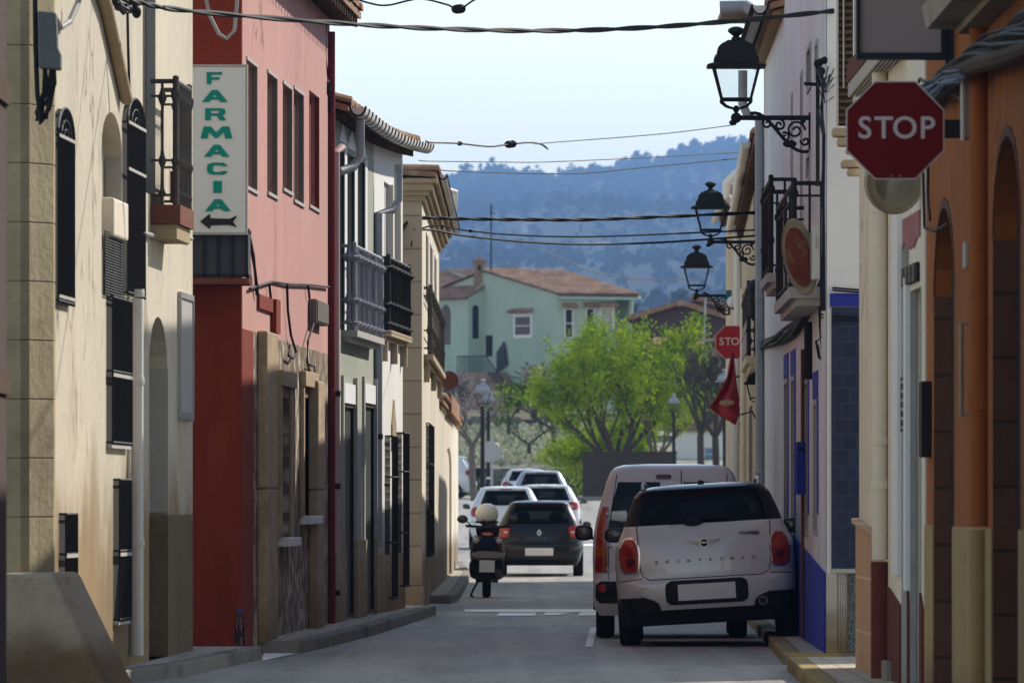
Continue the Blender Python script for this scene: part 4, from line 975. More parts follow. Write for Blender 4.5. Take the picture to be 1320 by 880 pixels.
k = MB(); k.box(c.x + r_ * .8, c.x + r_ + .11, SD + .025, SD + .06, at(0, 178, SD).z, at(0, 154, SD).z); k.tube([c + Vector((r_ + .1, .04, .0)), Vector((2.855, SD + .04, c.z))], .022, 8)
for x, y in ((1219, 158), (1219, 174), (1231, 158), (1231, 174)): k.ell(at(x, y, SD) + Vector((0, .02, 0)), .008, .008, .008, 8, 6)
k.build('bracket', M['iron'], e)
k = MB()
for x in (1149, 1160): k.ell(at(x, 227, SD) + Vector((0, -.004, 0)), .006, .005, .006, 8, 6)
k.build('bolt', M['alu'], e)
# ---- lilac house with blue plinth and tiled end
H = FR3
b = thing('lilac_house', 'long lilac white house with ultramarine plinth and dark blue tiled end', 'house', (2.9, 100, 0))
LWs = [H.rect(1012, 1016, 488, 690), H.rect(1021, 1025, 484, 690), H.rect(1037, 1042, 488, 690), H.rect(1050, 1054, 515, 690)]
UW = [H.rect(1040.5, 1045, 196, 236), H.rect(1041, 1046, 58, 118), H.rect(1052, 1055, 52, 100), H.rect(1033, 1035, 92, 300), H.rect(1021, 1022.2, 120, 300)]
sh = []
holes = [(*w, .045, 0) for w in LWs + UW]
wall_mesh(H, 82.05, 112, 0, 6.75, holes, 6, ends=False).build('wall', M['lilac'], b)
wall_mesh(H, 91, 99.8, 6.75, 8.0, [], 5.9).build('upper_wall', M['lilac'], b); wall_mesh(H, 82.05, 90.98, 6.75, 8.8, [], 5.9).build('upper_wall', M['lilac'], b)
k = MB(); E0, E1 = 2.772, 8.6; k.box(E0 + .002, E1, 81.95, 82.05, 0, 8.8); k.box(3.03, 9, 111.9, 112.0, 0, 6.75); k.build('end_wall', M['white_end'], b)
for w in LWs: window(H, b, *w, .045, M['shutter'], slats=.12, frame=M['trim_grey'], fw=.06)
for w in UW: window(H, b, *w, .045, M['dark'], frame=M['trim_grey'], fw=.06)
k = MB()
for w in LWs: H.box(k, w[0] - .3, w[1] + .3, w[3] + .01, w[3] + .26, 0, .012); H.box(k, w[0] - .35, w[0] - .02, w[2] + .2, w[3], 0, .01)
k.build('lintel', M['bluepaint'], b)
k = MB(); H.slab(k, [(82.1, 0), (111.9, 0), (111.9, 1.4), (98, 1.16), (82.1, .80)], .0, .018); k.build('plinth', M['bluepaint'], b)
def ez(py): return at(0, py, 81.9).z
ex = lambda px: at(px, 0, 81.9).x
k = MB(); k.box(ex(1072), ex(1125), 81.92, 81.948, ez(732), ez(396)); k.build('tile_panel', M['bluetile'], b)
k = MB(); k.box(ex(1070), ex(1125), 81.915, 81.948, ez(395), ez(378)); k.build('painted_band', M['bluepaint'], b)
k = MB(); k.box(ex(1072), ex(1125), 81.9, 81.948, ez(738.5), ez(733)); k.box(ex(1065), ex(1079), 81.9, 81.948, ez(841), ez(738.8))
for i in range(4): k.lathe((ex(1081.5 + 3.2 * i), 81.935, ez(841)), [(.0115, 0), (.0115, ez(739) - ez(841))], 8)
k.build('plinth_trim', M['fluted'], b, bevel=.004)
k = MB(); k.box(ex(1092), ex(1125), 81.915, 81.948, ez(842), ez(739)); k.build('granite_panel', M['granite'], b)
# eave, gutter, downpipe
roof(H, b, 100, 112.2, 6.72, .18, .28, 3, M['tile'], gutter=(100.2, 112.4, M['pvc'], .08, .3), eave=M['wood_tan'])
yq = 111.6
pipe('downpipe', M['zinc'], b, [H.P(yq, 6.6, .26), H.P(yq, 6.2, .26), H.P(yq, 6.05, .2), H.P(yq, 6.0, .06), H.P(yq, .6, .05)], .055, [H.P(yq, z, .05) for z in (1.8, 3.9)])
pipe('gutter_spout', M['zinc'], b, [at(928, 10, 104), at(962, 9, 104), at(1000, 32, 103.5)], [.075, .075, .05])
k = MB(); k.box(at(930, 0, 105).x, 3.0, 104.6, 107, at(0, 19, 105).z, at(0, 12, 105).z); k.build('eave_end', M['wood_tan'], b)
# balconies
bz = 3.36; balcony(H, b, 83.6, 90.7, bz, .29, .93, M['iron'], kind='plain', step=1.75, floor=M['trim_grey'], ft=.1, rr=.013)
bz2 = 3.75; balcony(H, b, 94.4, 98.4, bz2, .29, .95, M['iron'], kind='plain', step=1.3, floor=M['trim_grey'], ft=.09, rr=.014)
# fittings on the lilac house
e = thing('cable_post', 'cable bracket with black insulators and hanging wires on the lilac wall', 'cable bracket', H.P(88, 4.5, 0))
k = MB(); y1 = H.y(1057, .06); k.tube([H.P(y1, H.z(240, y1), .08), H.P(y1, H.z(85, y1), .08)], .02, 6); k.tube([H.P(y1, H.z(110, y1), .0), H.P(y1, H.z(108, y1), .2)], .018, 6); k.build('arm', M['iron'], e)
k = MB()
for px, py in ((1053, 82), (1058, 80), (1055, 108), (1063, 78), (1060, 92)): k.ell(at(px, py, y1 - .1), .03, .03, .035, 8, 6)
k.build('insulator', M['black'], e)
k = MB()
for i in range(10):
    x0, x1 = rr.uniform(1052, 1062), rr.uniform(1066, 1080); ya, yb_ = rr.uniform(80, 115), rr.uniform(85, 140)
    k.tube([at(x0, ya, y1 - .1), at(lerp(x0, x1, .4), max(ya, yb_) + rr.uniform(4, 14), y1 - 1), at(x1, yb_, 81.8)], .006, 5)
for i in range(7):
    x0 = rr.uniform(1053, 1064); k.tube([at(x0, rr.uniform(85, 110), y1 - .1), at(x0 + rr.uniform(-6, 2), 140, y1 - .1), at(1062 + rr.uniform(-2, 3), 175, y1 - 1), at(1061 + rr.uniform(-3, 3), 260, y1 - 1.5), at(1060 + rr.uniform(-4, 4), 400, y1 - 2)], .008, 5)
k.build('wire', M['cable'], e)
c = at(1031, 331, 82.9)
e = oval_mirror('red_backed_mirror', 'red backed traffic mirror with a worn rim on the lilac wall', c, .15, .335, -.45, M['mirror_red'], M['mirror'], .09, -.2)
m_ = MB(); m_.lathe((0, 0, 0), [(.02, -.052), (.80, -.036), (.80, -.03), (.02, -.04)], 32, 'y', .15, .335); m_.xf(Matrix.Translation(c) @ Matrix.Rotation(-.2, 4, 'Y') @ Matrix.Rotation(-.45, 4, 'Z')); m_.build('faded_cover', M['mirror_red'], e)
k = MB(); k.tube([c + Vector((.02, .1, -.05)), Vector((2.79, 83.1, c.z - .1))], .02, 8); k.build('bracket', M['iron'], e)
e = thing('white_meter_box', 'white meter box beside the red backed mirror on the lilac wall', 'meter box', at(1054, 360, 82.5))
k = MB(); p, q = at(1047, 360, 82.3), at(1059, 291, 82.3); k.box(p.x, 2.79, 82.3, 82.7, p.z, q.z); k.build('box', M['white_box'], e, bevel=.012)
k = MB(); k.box(p.x - .004, p.x - .001, 82.35, 82.65, p.z + .05, q.z - .05); k.box(p.x + .03, p.x + .05, 82.29, 82.299, q.z - .2, q.z - .1); k.build('door', M['trim_grey'], e)
k = MB(); lumpy(k, [at(1062, 365, 84.5), at(1056, 385, 86), at(1040, 408, 89), at(1022, 424, 93), at(1004, 438, 99), at(985, 447, 112)], .014, 14, .06, rr); lumpy(k, [at(1063, 240, 84), at(1064, 330, 84), at(1061, 400, 84), at(1062, 452, 84)], .012, 10, .05, rr)
k.tube([at(1056, 462, 83.5), at(1052, 440, 83.5), at(1062, 432, 83.5), at(1066, 450, 83.5), at(1058, 464, 83.5), at(1054, 445, 83.5)], .012, 5)
for y_ in (371, 374, 407, 411): k.tube([at(1058, y_ - 2, 83.5), at(1075, y_, 81.85), at(1112, y_ + 3, 81.85), at(1120, y_, 81.85)], .009, 5)
tag(k.build('wall_cables', M['cable'], origin=at(1056, 400, 84)), 'tangle of black cables running down and along the lilac wall corner', 'cables')
k = MB(); y1 = 87.3; k.lathe(at(1043, 489, y1), [(.045, 0), (.05, .45), (.045, .52), (.03, .54)], 12); tag(k.build('cable_sleeve', M['cable'], origin=at(1043, 489, y1)), 'black cable sleeve hanging on the lilac wall above the window', 'cable sleeve')
e = thing('blue_letter_box', 'bright blue metal box on a pole in front of the lilac wall', 'letter box', at(1033, 640, 89.5))
p, q = at(1027, 637, 89.5), at(1038.5, 569, 89.5); k = MB(); k.box(p.x, q.x, 89.5, 89.8, p.z, q.z); k.build('box', M['bluepaint'], e, bevel=.01)
k = MB(); k.box(p.x + .01, q.x - .01, 89.488, 89.498, q.z - .08, q.z - .05); k.build('slot', M['navy'], e)
k = MB(); k.tube([((p.x + q.x) / 2 + .02, 89.7, .12), ((p.x + q.x) / 2 + .02, 89.7, 2.9)], .018, 8); k.build('pole', M['wood_red'], e)
# ---- cream house beyond
H = FR4
b = thing('weathered_cream_house', 'weathered cream house with white pipes behind the second lamp', 'house', (3.5, 130, 0))
cw = [H.rect(972, 976, 230, 300), H.rect(962, 965, 400, 450), H.rect(966, 970, 520, 700)]
simple_wall(b, H, 112.3, 150, 0, 5.78, M['rightcream'], [(*w, .05, 0) for w in cw], 6)
for w in cw: window(H, b, *w, .05, M['shutter'], slats=.12, frame=M['trim_grey'])
roof(H, b, 112.4, 150.2, 5.78, .16, .3, 3, M['tile'], gutter=(114, 150.3, M['pvc'], .06))
pipe('downpipe', M['pvc'], b, [at(985, 224, 149), at(947, 224, 149), at(936, 236, 149), at(936, 252, 149), at(951, 270, 149.5), at(951, 420, 149.5), at(947, 640, 149.5)], .065, [at(951, 300, 149.5)])
pipe('downpipe', M['pipe_beige'], b, [at(958, 372, 144), at(958, 700, 144)], .05, [at(958, 410, 144), at(958, 520, 144)])
balcony(H, b, 117, 125, 3.27, .2, .9, M['iron'], kind='turned', step=.35, floor=M['rightcream'], ft=.1, rr=.014)
k = MB(); H.box(k, 117.2, 124.8, 3.32, 3.72, .175, .19); k.build('balcony_mat', mat('faded_pink_mat', (.34, .25, .25), .9, .25, 9), b)
e = thing('black_tarpaulin', 'black tarpaulin bundle hanging under the far iron balcony', 'tarpaulin', at(978, 413, 113))
k = MB()
for px, py, a_, c_ in ((978, 372, .14, .12), (980, 390, .16, .18), (982, 405, .14, .11), (974, 398, .09, .14)): k.ell(at(px, py, 113), a_, .2, c_, 14, 10, .8)
k.build('sheet', M['cable'], e, smooth='all')
H = FR5
b = thing('end_house', 'narrow cream house end beyond the white pipes at the far right', 'house', (3.85, 160, 0))
simple_wall(b, H, 151, 172, 0, 6.6, M['rightcream'], [], 5)
roof(H, b, 150.9, 172.2, 6.6, .15, .3, 2.5, M['tile'], gutter=(151, 172, M['pvc'], .06))
# ================================================================== LAMPS, WIRES, STREET THINGS
def spiral(c, r, turns, a0, dirn, n=28):
    return [c + Vector((math.cos(a0 + dirn * t * turns * 2 * PI) * r * (1 - .8 * t), 0, math.sin(a0 + dirn * t * turns * 2 * PI) * r * (1 - .8 * t))) for t in [i / n for i in range(n + 1)]]
def lantern(e, c, s=1.0, roofm=M['iron'], framem=M['iron']):
    """four-sided villa lantern standing on point c; s = total height in m / .85"""
    k = MB(); w0, w1, zb, zt = .15 * s, .235 * s, .10 * s, .44 * s
    P4 = lambda w, z: [c + Vector((x * w, y * w, z)) for x, y in ((-1, -1), (1, -1), (1, 1), (-1, 1))]
    a, b_ = P4(w0, zb), P4(w1, zt)
    for i in range(4):
        k.tube([a[i], b_[i]], .014 * s, 6); k.tube([a[i], a[(i + 1) % 4]], .018 * s, 6); k.tube([b_[i], b_[(i + 1) % 4]], .016 * s, 6)
        m_ = c + (a[i] - c).normalized() * .05 * s; k.tube([a[i] + Vector((0, 0, -.03 * s)), c + Vector((a[i].x - c.x, a[i].y - c.y, 0)) * .7 + Vector((0, 0, .03 * s)), c + Vector((0, 0, -.005 * s))], .012 * s, 6)
        k.ell(a[i] + Vector((0, 0, -.015 * s)), .02 * s, .02 * s, .03 * s, 8, 6)
    k.ell(c, .035 * s, .035 * s, .04 * s, 10, 8)
    k.build('lantern_frame', framem, e)
    g = MB(); a, b_ = P4(w0 * .97, zb + .01), P4(w1 * .97, zt)
    for i in range(4): g.quad(a[i], a[(i + 1) % 4], b_[(i + 1) % 4], b_[i])
    g.build('lamp_glass', M['lamp_glass'], e)
    r = MB(); n = 4
    prof = [(w1 * 1.28, zt - .01), (w1 * 1.30, zt + .012), (w1 * 1.0, zt + .035), (w1 * .93, zt + .06), (w1 * .8, zt + .2 * s), (w1 * .66, zt + .235 * s), (w1 * .36, zt + .275 * s)]
    r.lathe(c, [(q * 1.414, z) for q, z in prof], 4)
    r.lathe(c, [(.055 * s, zt + .27 * s), (.05 * s, zt + .3 * s), (.03 * s, zt + .315 * s), (.055 * s, zt + .335 * s), (.09 * s, zt + .365 * s), (.085 * s, zt + .39 * s), (.05 * s, zt + .41 * s), (.01, zt + .418 * s)], 14)
    for x, y in ((-1, -1), (1, -1), (1, 1), (-1, 1)): r.lathe(c + Vector((x * w1 * .93, y * w1 * .93, zt + .05)), [(.016 * s, 0), (.012 * s, .03 * s), (.004 * s, .06 * s)], 6)
    return r.build('lantern_roof', roofm, e)
def wall_lamp(label, hp, wp, s, name='wall_lamp'):
    """hp: point under the lantern, wp: wall fixing at arm height"""
    e = thing(name, label, 'street lamp', wp, 'lantern lamps on scroll brackets along the right wall')
    lantern(e, hp + Vector((0, 0, .09 * s)), s)
    k = MB(); k.tube([hp, Vector((wp.x, hp.y, hp.z))], .026 * s, 8); L = wp.x - hp.x
    k.ell(hp, .06 * s, .06 * s, .055 * s, 10, 8); k.tube([hp, hp + Vector((0, 0, .09 * s))], .02 * s, 8); k.ell(hp + Vector((-.03, 0, -.05 * s)), .045 * s, .045 * s, .03 * s, 8, 6)
    k.tube([Vector((wp.x, hp.y, hp.z + .05)), Vector((wp.x, hp.y, hp.z - .36 * s))], .022 * s, 8)
    pts = [hp + Vector((L * t, 0, -.34 * s * sm((t - .25) / .75) + .05 * s * math.sin(t * PI * 2))) for t in [i / 16 for i in range(3, 17)]]
    k.tube(pts, .02 * s, 6)
    for cx, cz, r, tn, a0, dd in ((.42, -.06, .055, 1.2, 1.6, 1), (.58, -.075, .06, 1.3, 1.6, -1), (.8, -.13, .1, 1.5, 0, 1), (.66, -.2, .05, 1.2, 2.2, -1), (.93, -.24, .05, 1.1, 3, 1)):
        k.tube(spiral(hp + Vector((L * cx, 0, cz * s)), r * s, tn, a0, dd), .013 * s, 5)
    k.ell(hp + Vector((L * .72, 0, -.27 * s)), .08 * s, .03, .04 * s, 8, 6); k.ell(hp + Vector((L * .9, 0, -.03 * s)), .03 * s, .03, .03 * s, 8, 6)
    k.build('scroll_bracket', M['iron'], e)
    return e
wall_lamp('biggest black lantern lamp on a scroll bracket, high against the pale sky', at(949, 152, 88), Vector((FR3.P(88, 0).x, 88, at(0, 152, 88).z)), .91)
wall_lamp('middle black lantern lamp beside the far iron balcony of the lilac house', at(916, 312, 124.6), Vector((FR4.P(124.6, 0).x, 124.6, at(0, 312, 124.6).z)), .855)
e3 = wall_lamp('smallest black lantern lamp, with a teal box at the end of its bracket', at(898, 381, 162), Vector((at(940, 0, 162).x, 162, at(0, 381, 162).z)), .93)
k = MB(); k.box(at(936, 0, 161.8).x, at(943, 0, 161.8).x, 161.7, 161.9, at(0, 396, 161.8).z, at(0, 374, 161.8).z); k.build('junction_box', mat('teal_box', (.03, .13, .16), .6, .1, 5), e3)
def post_lamp(label, px, d, ztop, s):
    x = at(px, 0, d).x; z0 = gz(d)
    e = thing('post_lamp', label, 'street lamp', (x, d, z0), 'lantern lamps on posts by the far crossing')
    zl = ztop - .86 * s
    lantern(e, Vector((x, d, zl)), s, M['galv'], M['iron'])
    k = MB(); k.lathe((x, d, z0), [(.12, 0), (.12, .08), (.085, .12), (.085, .75), (.1, .78), (.085, .82), (.065, .86), (.06, zl - z0 - .1), (.085, zl - z0 - .06), (.03, zl - z0)], 12); p_ = k.build('post', M['iron'], e)
    k = MB(); k.lathe((x, d, z0 + .98), [(.067, 0), (.067, .07)], 12); k.build('band', M['trim_white'], p_)
post_lamp('taller black post lamp with grey lantern roof behind the parked cars', 622, 268, at(0, 488, 268).z, .95)
post_lamp('post lamp just behind and right of the taller one at the crossing', 629.5, 318, at(0, 502, 318).z, .85)
post_lamp('slim black post lamp standing in front of the green tree', 868.5, 335, at(0, 507, 335).z, .8)
post_lamp('post lamp half hidden behind the red flag at the right wall', 934, 300, at(0, 475, 300).z, 1.0)
# round sign seen from behind, on its pole
d = 290; e = thing('traffic_sign', 'grey back of a round traffic sign on a pole beside the post lamps', 'traffic sign', (at(635, 0, d).x, d, gz(d)))
k = MB(); k.lathe(at(632, 582, d), [(.001, -.01), (.33, -.01), (.335, 0), (.33, .012), (.001, .012)], 28, 'y'); k.build('disc', M['galv'], e)
k = MB(); k.tube([(at(634, 0, d).x, d + .05, gz(d)), (at(634, 0, d).x, d + .05, at(0, 560, d).z)], .04, 10); k.build('pole', M['galv'], e)
# far stop sign with its flagged neighbour
d = 148.5; c = at(943.5, 441, d)
e = stop_sign('stop_sign', 'small bright red stop sign partly hidden behind a white pipe', c, 21.5 * d / F, M['stopred_far'], M['stopwhite'])
k = MB(); k.tube([c + Vector((0, .05, .2)), c + Vector((-.02, .05, -1.0))], .02, 8); k.tube([c + Vector((-.02, .05, -1.0)), c + Vector((.25, .05, -1.0))], .018, 8); k.build('bracket', M['mirror_red'], e)
# flag
d = 147
e = thing('red_flag', 'drooping red flag hanging from the wall below the small stop sign', 'flag', at(950, 500, d))
rows = []
outl = [(459, 943, 945), (470, 940, 947), (485, 937, 948), (500, 930, 950), (512, 921, 953), (518, 914, 955), (526, 917, 957), (532, 930, 958), (538, 947, 957)]
for py, x0, x1 in outl:
    rows.append([at(lerp(x0, x1, t), py + (4 * math.sin(t * 7 + py * .2)) + (6 * (1 - t) if py > 515 else 0), d + .12 * math.sin(t * 9 + py * .06)) for t in [i / 10 for i in range(11)]])
k = MB(); k.grid(rows); fo = k.build('cloth', M['flag'], e, smooth='all'); so = fo.modifiers.new('thick', 'SOLIDIFY'); so.thickness = .008
k = MB(); k.ell(at(937, 519, d - .14), .13, .02, .05, 10, 6); k.build('emblem', M['wood_tan'], e)
k = MB(); k.tube([at(942, 486, d + .2), at(965, 484, d + .2)], .015, 6); k.tube([at(955, 486, d + .2), at(958, 510, d + .2), at(962, 535, d + .2), at(952, 548, d + .2)], .012, 6); k.tube([at(944, 455, d + .1), at(943, 470, d)], .012, 6); k.build('flag_pole', M['iron'], e)
# small black wall lantern
d = 118; c = at(975, 518, d); e = thing('wall_lantern', 'small black wall lantern near the grey downpipe above the van', 'wall lamp', c)
lantern(e, c, .52); k = MB(); k.tube([c, c + Vector((0, 0, -.08)), c + Vector((.14, 0, -.14)), c + Vector((.2, 0, .1))], .014, 6); k.tube([c + Vector((-.2, 0, -.16)), c + Vector((-.05, 0, -.12)), c + Vector((.03, 0, -.3)), c + Vector((.02, 0, -.9))], .012, 6); k.build('bracket', M['iron'], e)
e = thing('globe_lamp', 'pale round globe lamp on the white pipe beside the smallest lantern', 'wall lamp', at(944, 393, 160))
k = MB(); k.ell(at(944, 389, 159.6), .095, .095, .1, 14, 10); k.build('globe', M['pvc'], e, smooth='all'); k = MB(); k.tube([at(944, 397, 159.8), at(950, 398, 160.2)], .03, 8); k.build('bracket', M['iron'], e)
# overhead cables
def cable(label, pts, r, m=M['cable'], d0=80, d1=90, blobs=(), name='overhead_cable', twist=0):
    n = len(pts); P_ = [at(x, y, lerp(d0, d1, (x - pts[0][0]) / (pts[-1][0] - pts[0][0]))) for x, y in pts]
    out = []
    for i in range(n - 1):
        p0, p1, p2, p3 = P_[max(i - 1, 0)], P_[i], P_[i + 1], P_[min(i + 2, n - 1)]
        for j in range(14):
            t = j / 14; out.append(.5 * ((2 * p1) + (p2 - p0) * t + (2 * p0 - 5 * p1 + 4 * p2 - p3) * t * t + (3 * p1 - p0 - 3 * p2 + p3) * t ** 3))
    out.append(P_[-1])
    if twist:
        k = MB()
        for ph in (0, PI):
            k.tube([p + Vector((0, math.cos(i * .55 + ph) * r * .5, math.sin(i * .55 + ph) * r * .5)) for i, p in enumerate(out)], r * .75, 6)
    else:
        k = MB(); k.tube(out, r, 6)
    for i, s in blobs: k.ell(out[int(i * (len(out) - 1))], s * 1.3, s, s, 7, 5)
    return tag(k.build(name, m, origin=P_[0]), label, 'cable', 'cables strung across the street')
cable('thick black cable crossing the whole sky from the beige house to the right', [(150, -4), (178, 3), (240, 14), (420, 29), (560, 37), (700, 40), (830, 36), (960, 26), (1078, 14)], .02, d0=72, d1=82, twist=1)
cable('knotted cable with a grey clump at the top edge of the sky', [(440, -8), (475, 4), (500, 7), (540, -1), (575, 6), (592, 12), (612, 0), (640, -10)], .011, d0=95, d1=95, blobs=((.7, .05), (.73, .05)))
cable('frayed pale wire with a torn scrap, strung above the hill crest', [(549, 182), (556, 184), (590, 185), (630, 189), (650, 187), (680, 184), (697, 186), (706, 192)], .012, d0=118, d1=122, m=M['cable'], blobs=((.61, .05), (.63, .05), (.3, .03)))
cable('finest wire, rising gently from the frayed wire towards the biggest lamp', [(690, 186), (710, 184), (850, 173), (948, 161)], .006, d0=121, d1=110, m=M['cable_grey'])
cable('upper one of two thin wires just above the hill crest', [(540, 207), (560, 208), (650, 209), (700, 209), (820, 204), (960, 196)], .007, d0=120, d1=128)
cable('lower one of two thin wires, sagging across the hill crest', [(530, 214), (560, 219), (620, 222), (700, 224), (760, 223), (830, 216), (965, 203)], .008, d0=122, d1=128)
cable('thickest black cable in front of the blue hillside, between tan house and lilac house', [(516, 330), (518, 300), (527, 285), (545, 281), (600, 282), (680, 283), (760, 283), (860, 279), (980, 274)], .022, d0=121.2, d1=127, twist=1)
cable('middle black cable with pale ties in front of the blue hillside', [(530, 318), (535, 300), (560, 291), (600, 297), (650, 302), (720, 305), (800, 304), (985, 296)], .012, d0=121.3, d1=126, blobs=((.33, .022), (.45, .025)))
cable('lowest black cable in front of the blue hillside', [(533, 296), (560, 297), (600, 304), (680, 312), (760, 315), (860, 312), (985, 303)], .016, d0=121.3, d1=126)
cable('dashed pale string sagging above the green house roof', [(700, 322), (735, 338), (770, 352), (820, 360), (870, 361), (905, 358)], .03, d0=440, d1=430, m=M['cable_grey'])
def high_cable(label, w0, w1, t1):
    a = FL1.P(FL1.y(w0[0]), FL1.z(w0[1], FL1.y(w0[0]))); b_ = FL1.P(FL1.y(w1[0]), FL1.z(w1[1], FL1.y(w1[0]))) + SUN * t1
    k = MB(); k.tube([a, b_], .011, 6); tag(k.build('overhead_cable', M['cable'], origin=a), label, 'cable', 'cables strung high above the picture')
high_cable('thin cable running high from the beige house, above the picture', (124, -45), (58, 560), 9.2)
high_cable('thin cable running high from the beige house, above the picture', (156, -45), (63, 566), 9.4)
k = MB(); k.tube([at(66, -8, 67.5), at(70, 20, 67.5), at(78, 36, 67.5), at(90, 28, 67.8), at(100, 5, 68), at(103, -6, 68)], .022, 8); tag(k.build('cable_loop', M['cable_grey'], origin=at(78, 36, 67.5)), 'grey cable loop hanging near the cable box on the beige house', 'cable')
k = MB(); k.tube([at(264, -8, 85), at(270, 20, 85), at(282, 44, 85), at(292, 50, 85), at(302, 40, 85), at(305, 10, 85), at(306, -8, 85)], .018, 8); tag(k.build('cable_loop', M['cable_grey'], origin=at(290, 50, 86.8)), 'grey cable loop hanging from the red house above the pharmacy sign', 'cable')
rr = random.Random(11)
k = MB()
for i in range(9): k.tube([at(rr.uniform(140, 155), rr.uniform(-8, 8), 72), at(rr.uniform(150, 165), rr.uniform(4, 22), 72.5), at(rr.uniform(160, 180), rr.uniform(-4, 20), 73)], .012, 5)
k.tube([at(164, 8, 73), at(165, 60, 73.4), at(167, 130, 73.8)], .012, 5); k.ell(at(170, 6, 72.8), .05, .05, .06, 8, 6); k.ell(at(176, 16, 72.8), .04, .04, .05, 8, 6)
tag(k.build('cable_knot', M['cable'], origin=at(165, 10, 72.5)), 'knot of black cables at the top of the slanting pole', 'cables')
k = MB(); H = FL2
for pts in ([(322, 372, .03), (352, 363, .02), (372, 366, .03), (400, 367, .03), (424, 370, .03)], [(320, 296, .03), (327, 330, .03), (331, 380, .03)], [(323, 318, .03), (329, 350, .04), (333, 384, .03)], [(370, 366, .03), (371, 400, .03), (375, 432, .04), (382, 455, .05), (378, 462, .05), (372, 458, .05), (374, 445, .05)], [(397, 367, .03), (399, 384, .03)], [(404, 417, .06), (397, 440, .05), (396, 466, .05), (400, 484, .05), (406, 480, .05), (405, 472, .05), (399, 470, .05)], [(347, 366, .03), (349, 384, .03)]):
    k.tube([H.P(max(85.5, H.y(x, o)), H.z(y, H.y(x, o)), o) for x, y, o in pts], .013, 6)
tag(k.build('wall_wire', M['cable'], origin=H.P(90, 3.5, 0)), 'black wire sagging along the pink wall with loops over the stone', 'wire')
k = MB(); lumpy(k, [at(418, 30, 100), at(416, 75, 100), at(419, 110, 100.3), at(421, 145, 100.4), at(424, 170, 100.6)], .013, 6, .04, rr); k.ell(at(419, 112, 100.2), .07, .06, .1, 8, 6); tag(k.build('cable_drop', M['cable'], origin=at(419, 100, 100)), 'black cable drop at the far corner of the red house', 'cable')
k = MB(); H = FL1; yw = H.y(187, .03); k.tube([H.P(H.y(x, .03), H.z(y, H.y(x, .03)), .03) for x, y in ((183, 300), (205, 306), (225, 303), (247, 308))], .02, 6); tag(k.build('wall_wire', M['cable_grey'], origin=H.P(yw, 3.4, 0)), 'grey wire stapled along the beige wall under the small balcony', 'wire')
# plastic bottle on the step by the red wall
bx = at(309, 828, 84.95); bz = .123
e = thing('plastic_bottle', 'clear plastic water bottle with blue cap standing against the red wall', 'bottle', (bx.x, 84.95, bz))
k = MB(); k.lathe((bx.x, 84.95, bz), [(.035, 0), (.045, .01), (.045, .07), (.041, .08), (.045, .09), (.045, .19), (.041, .2), (.044, .21), (.03, .27), (.015, .295), (.014, .31)], 16); k.build('bottle', M['bottle_pet'], e, smooth=True)
k = MB(); k.lathe((bx.x, 84.95, bz + .02), [(.042, 0), (.042, .12)], 14); k.build('water', glass('bottle_water', (.72, .78, .84)), e, smooth=True)
k = MB(); k.lathe((bx.x, 84.95, bz + .305), [(.018, 0), (.018, .028), (.012, .034)], 12); k.build('cap', M['bottle_cap'], e, smooth=True)
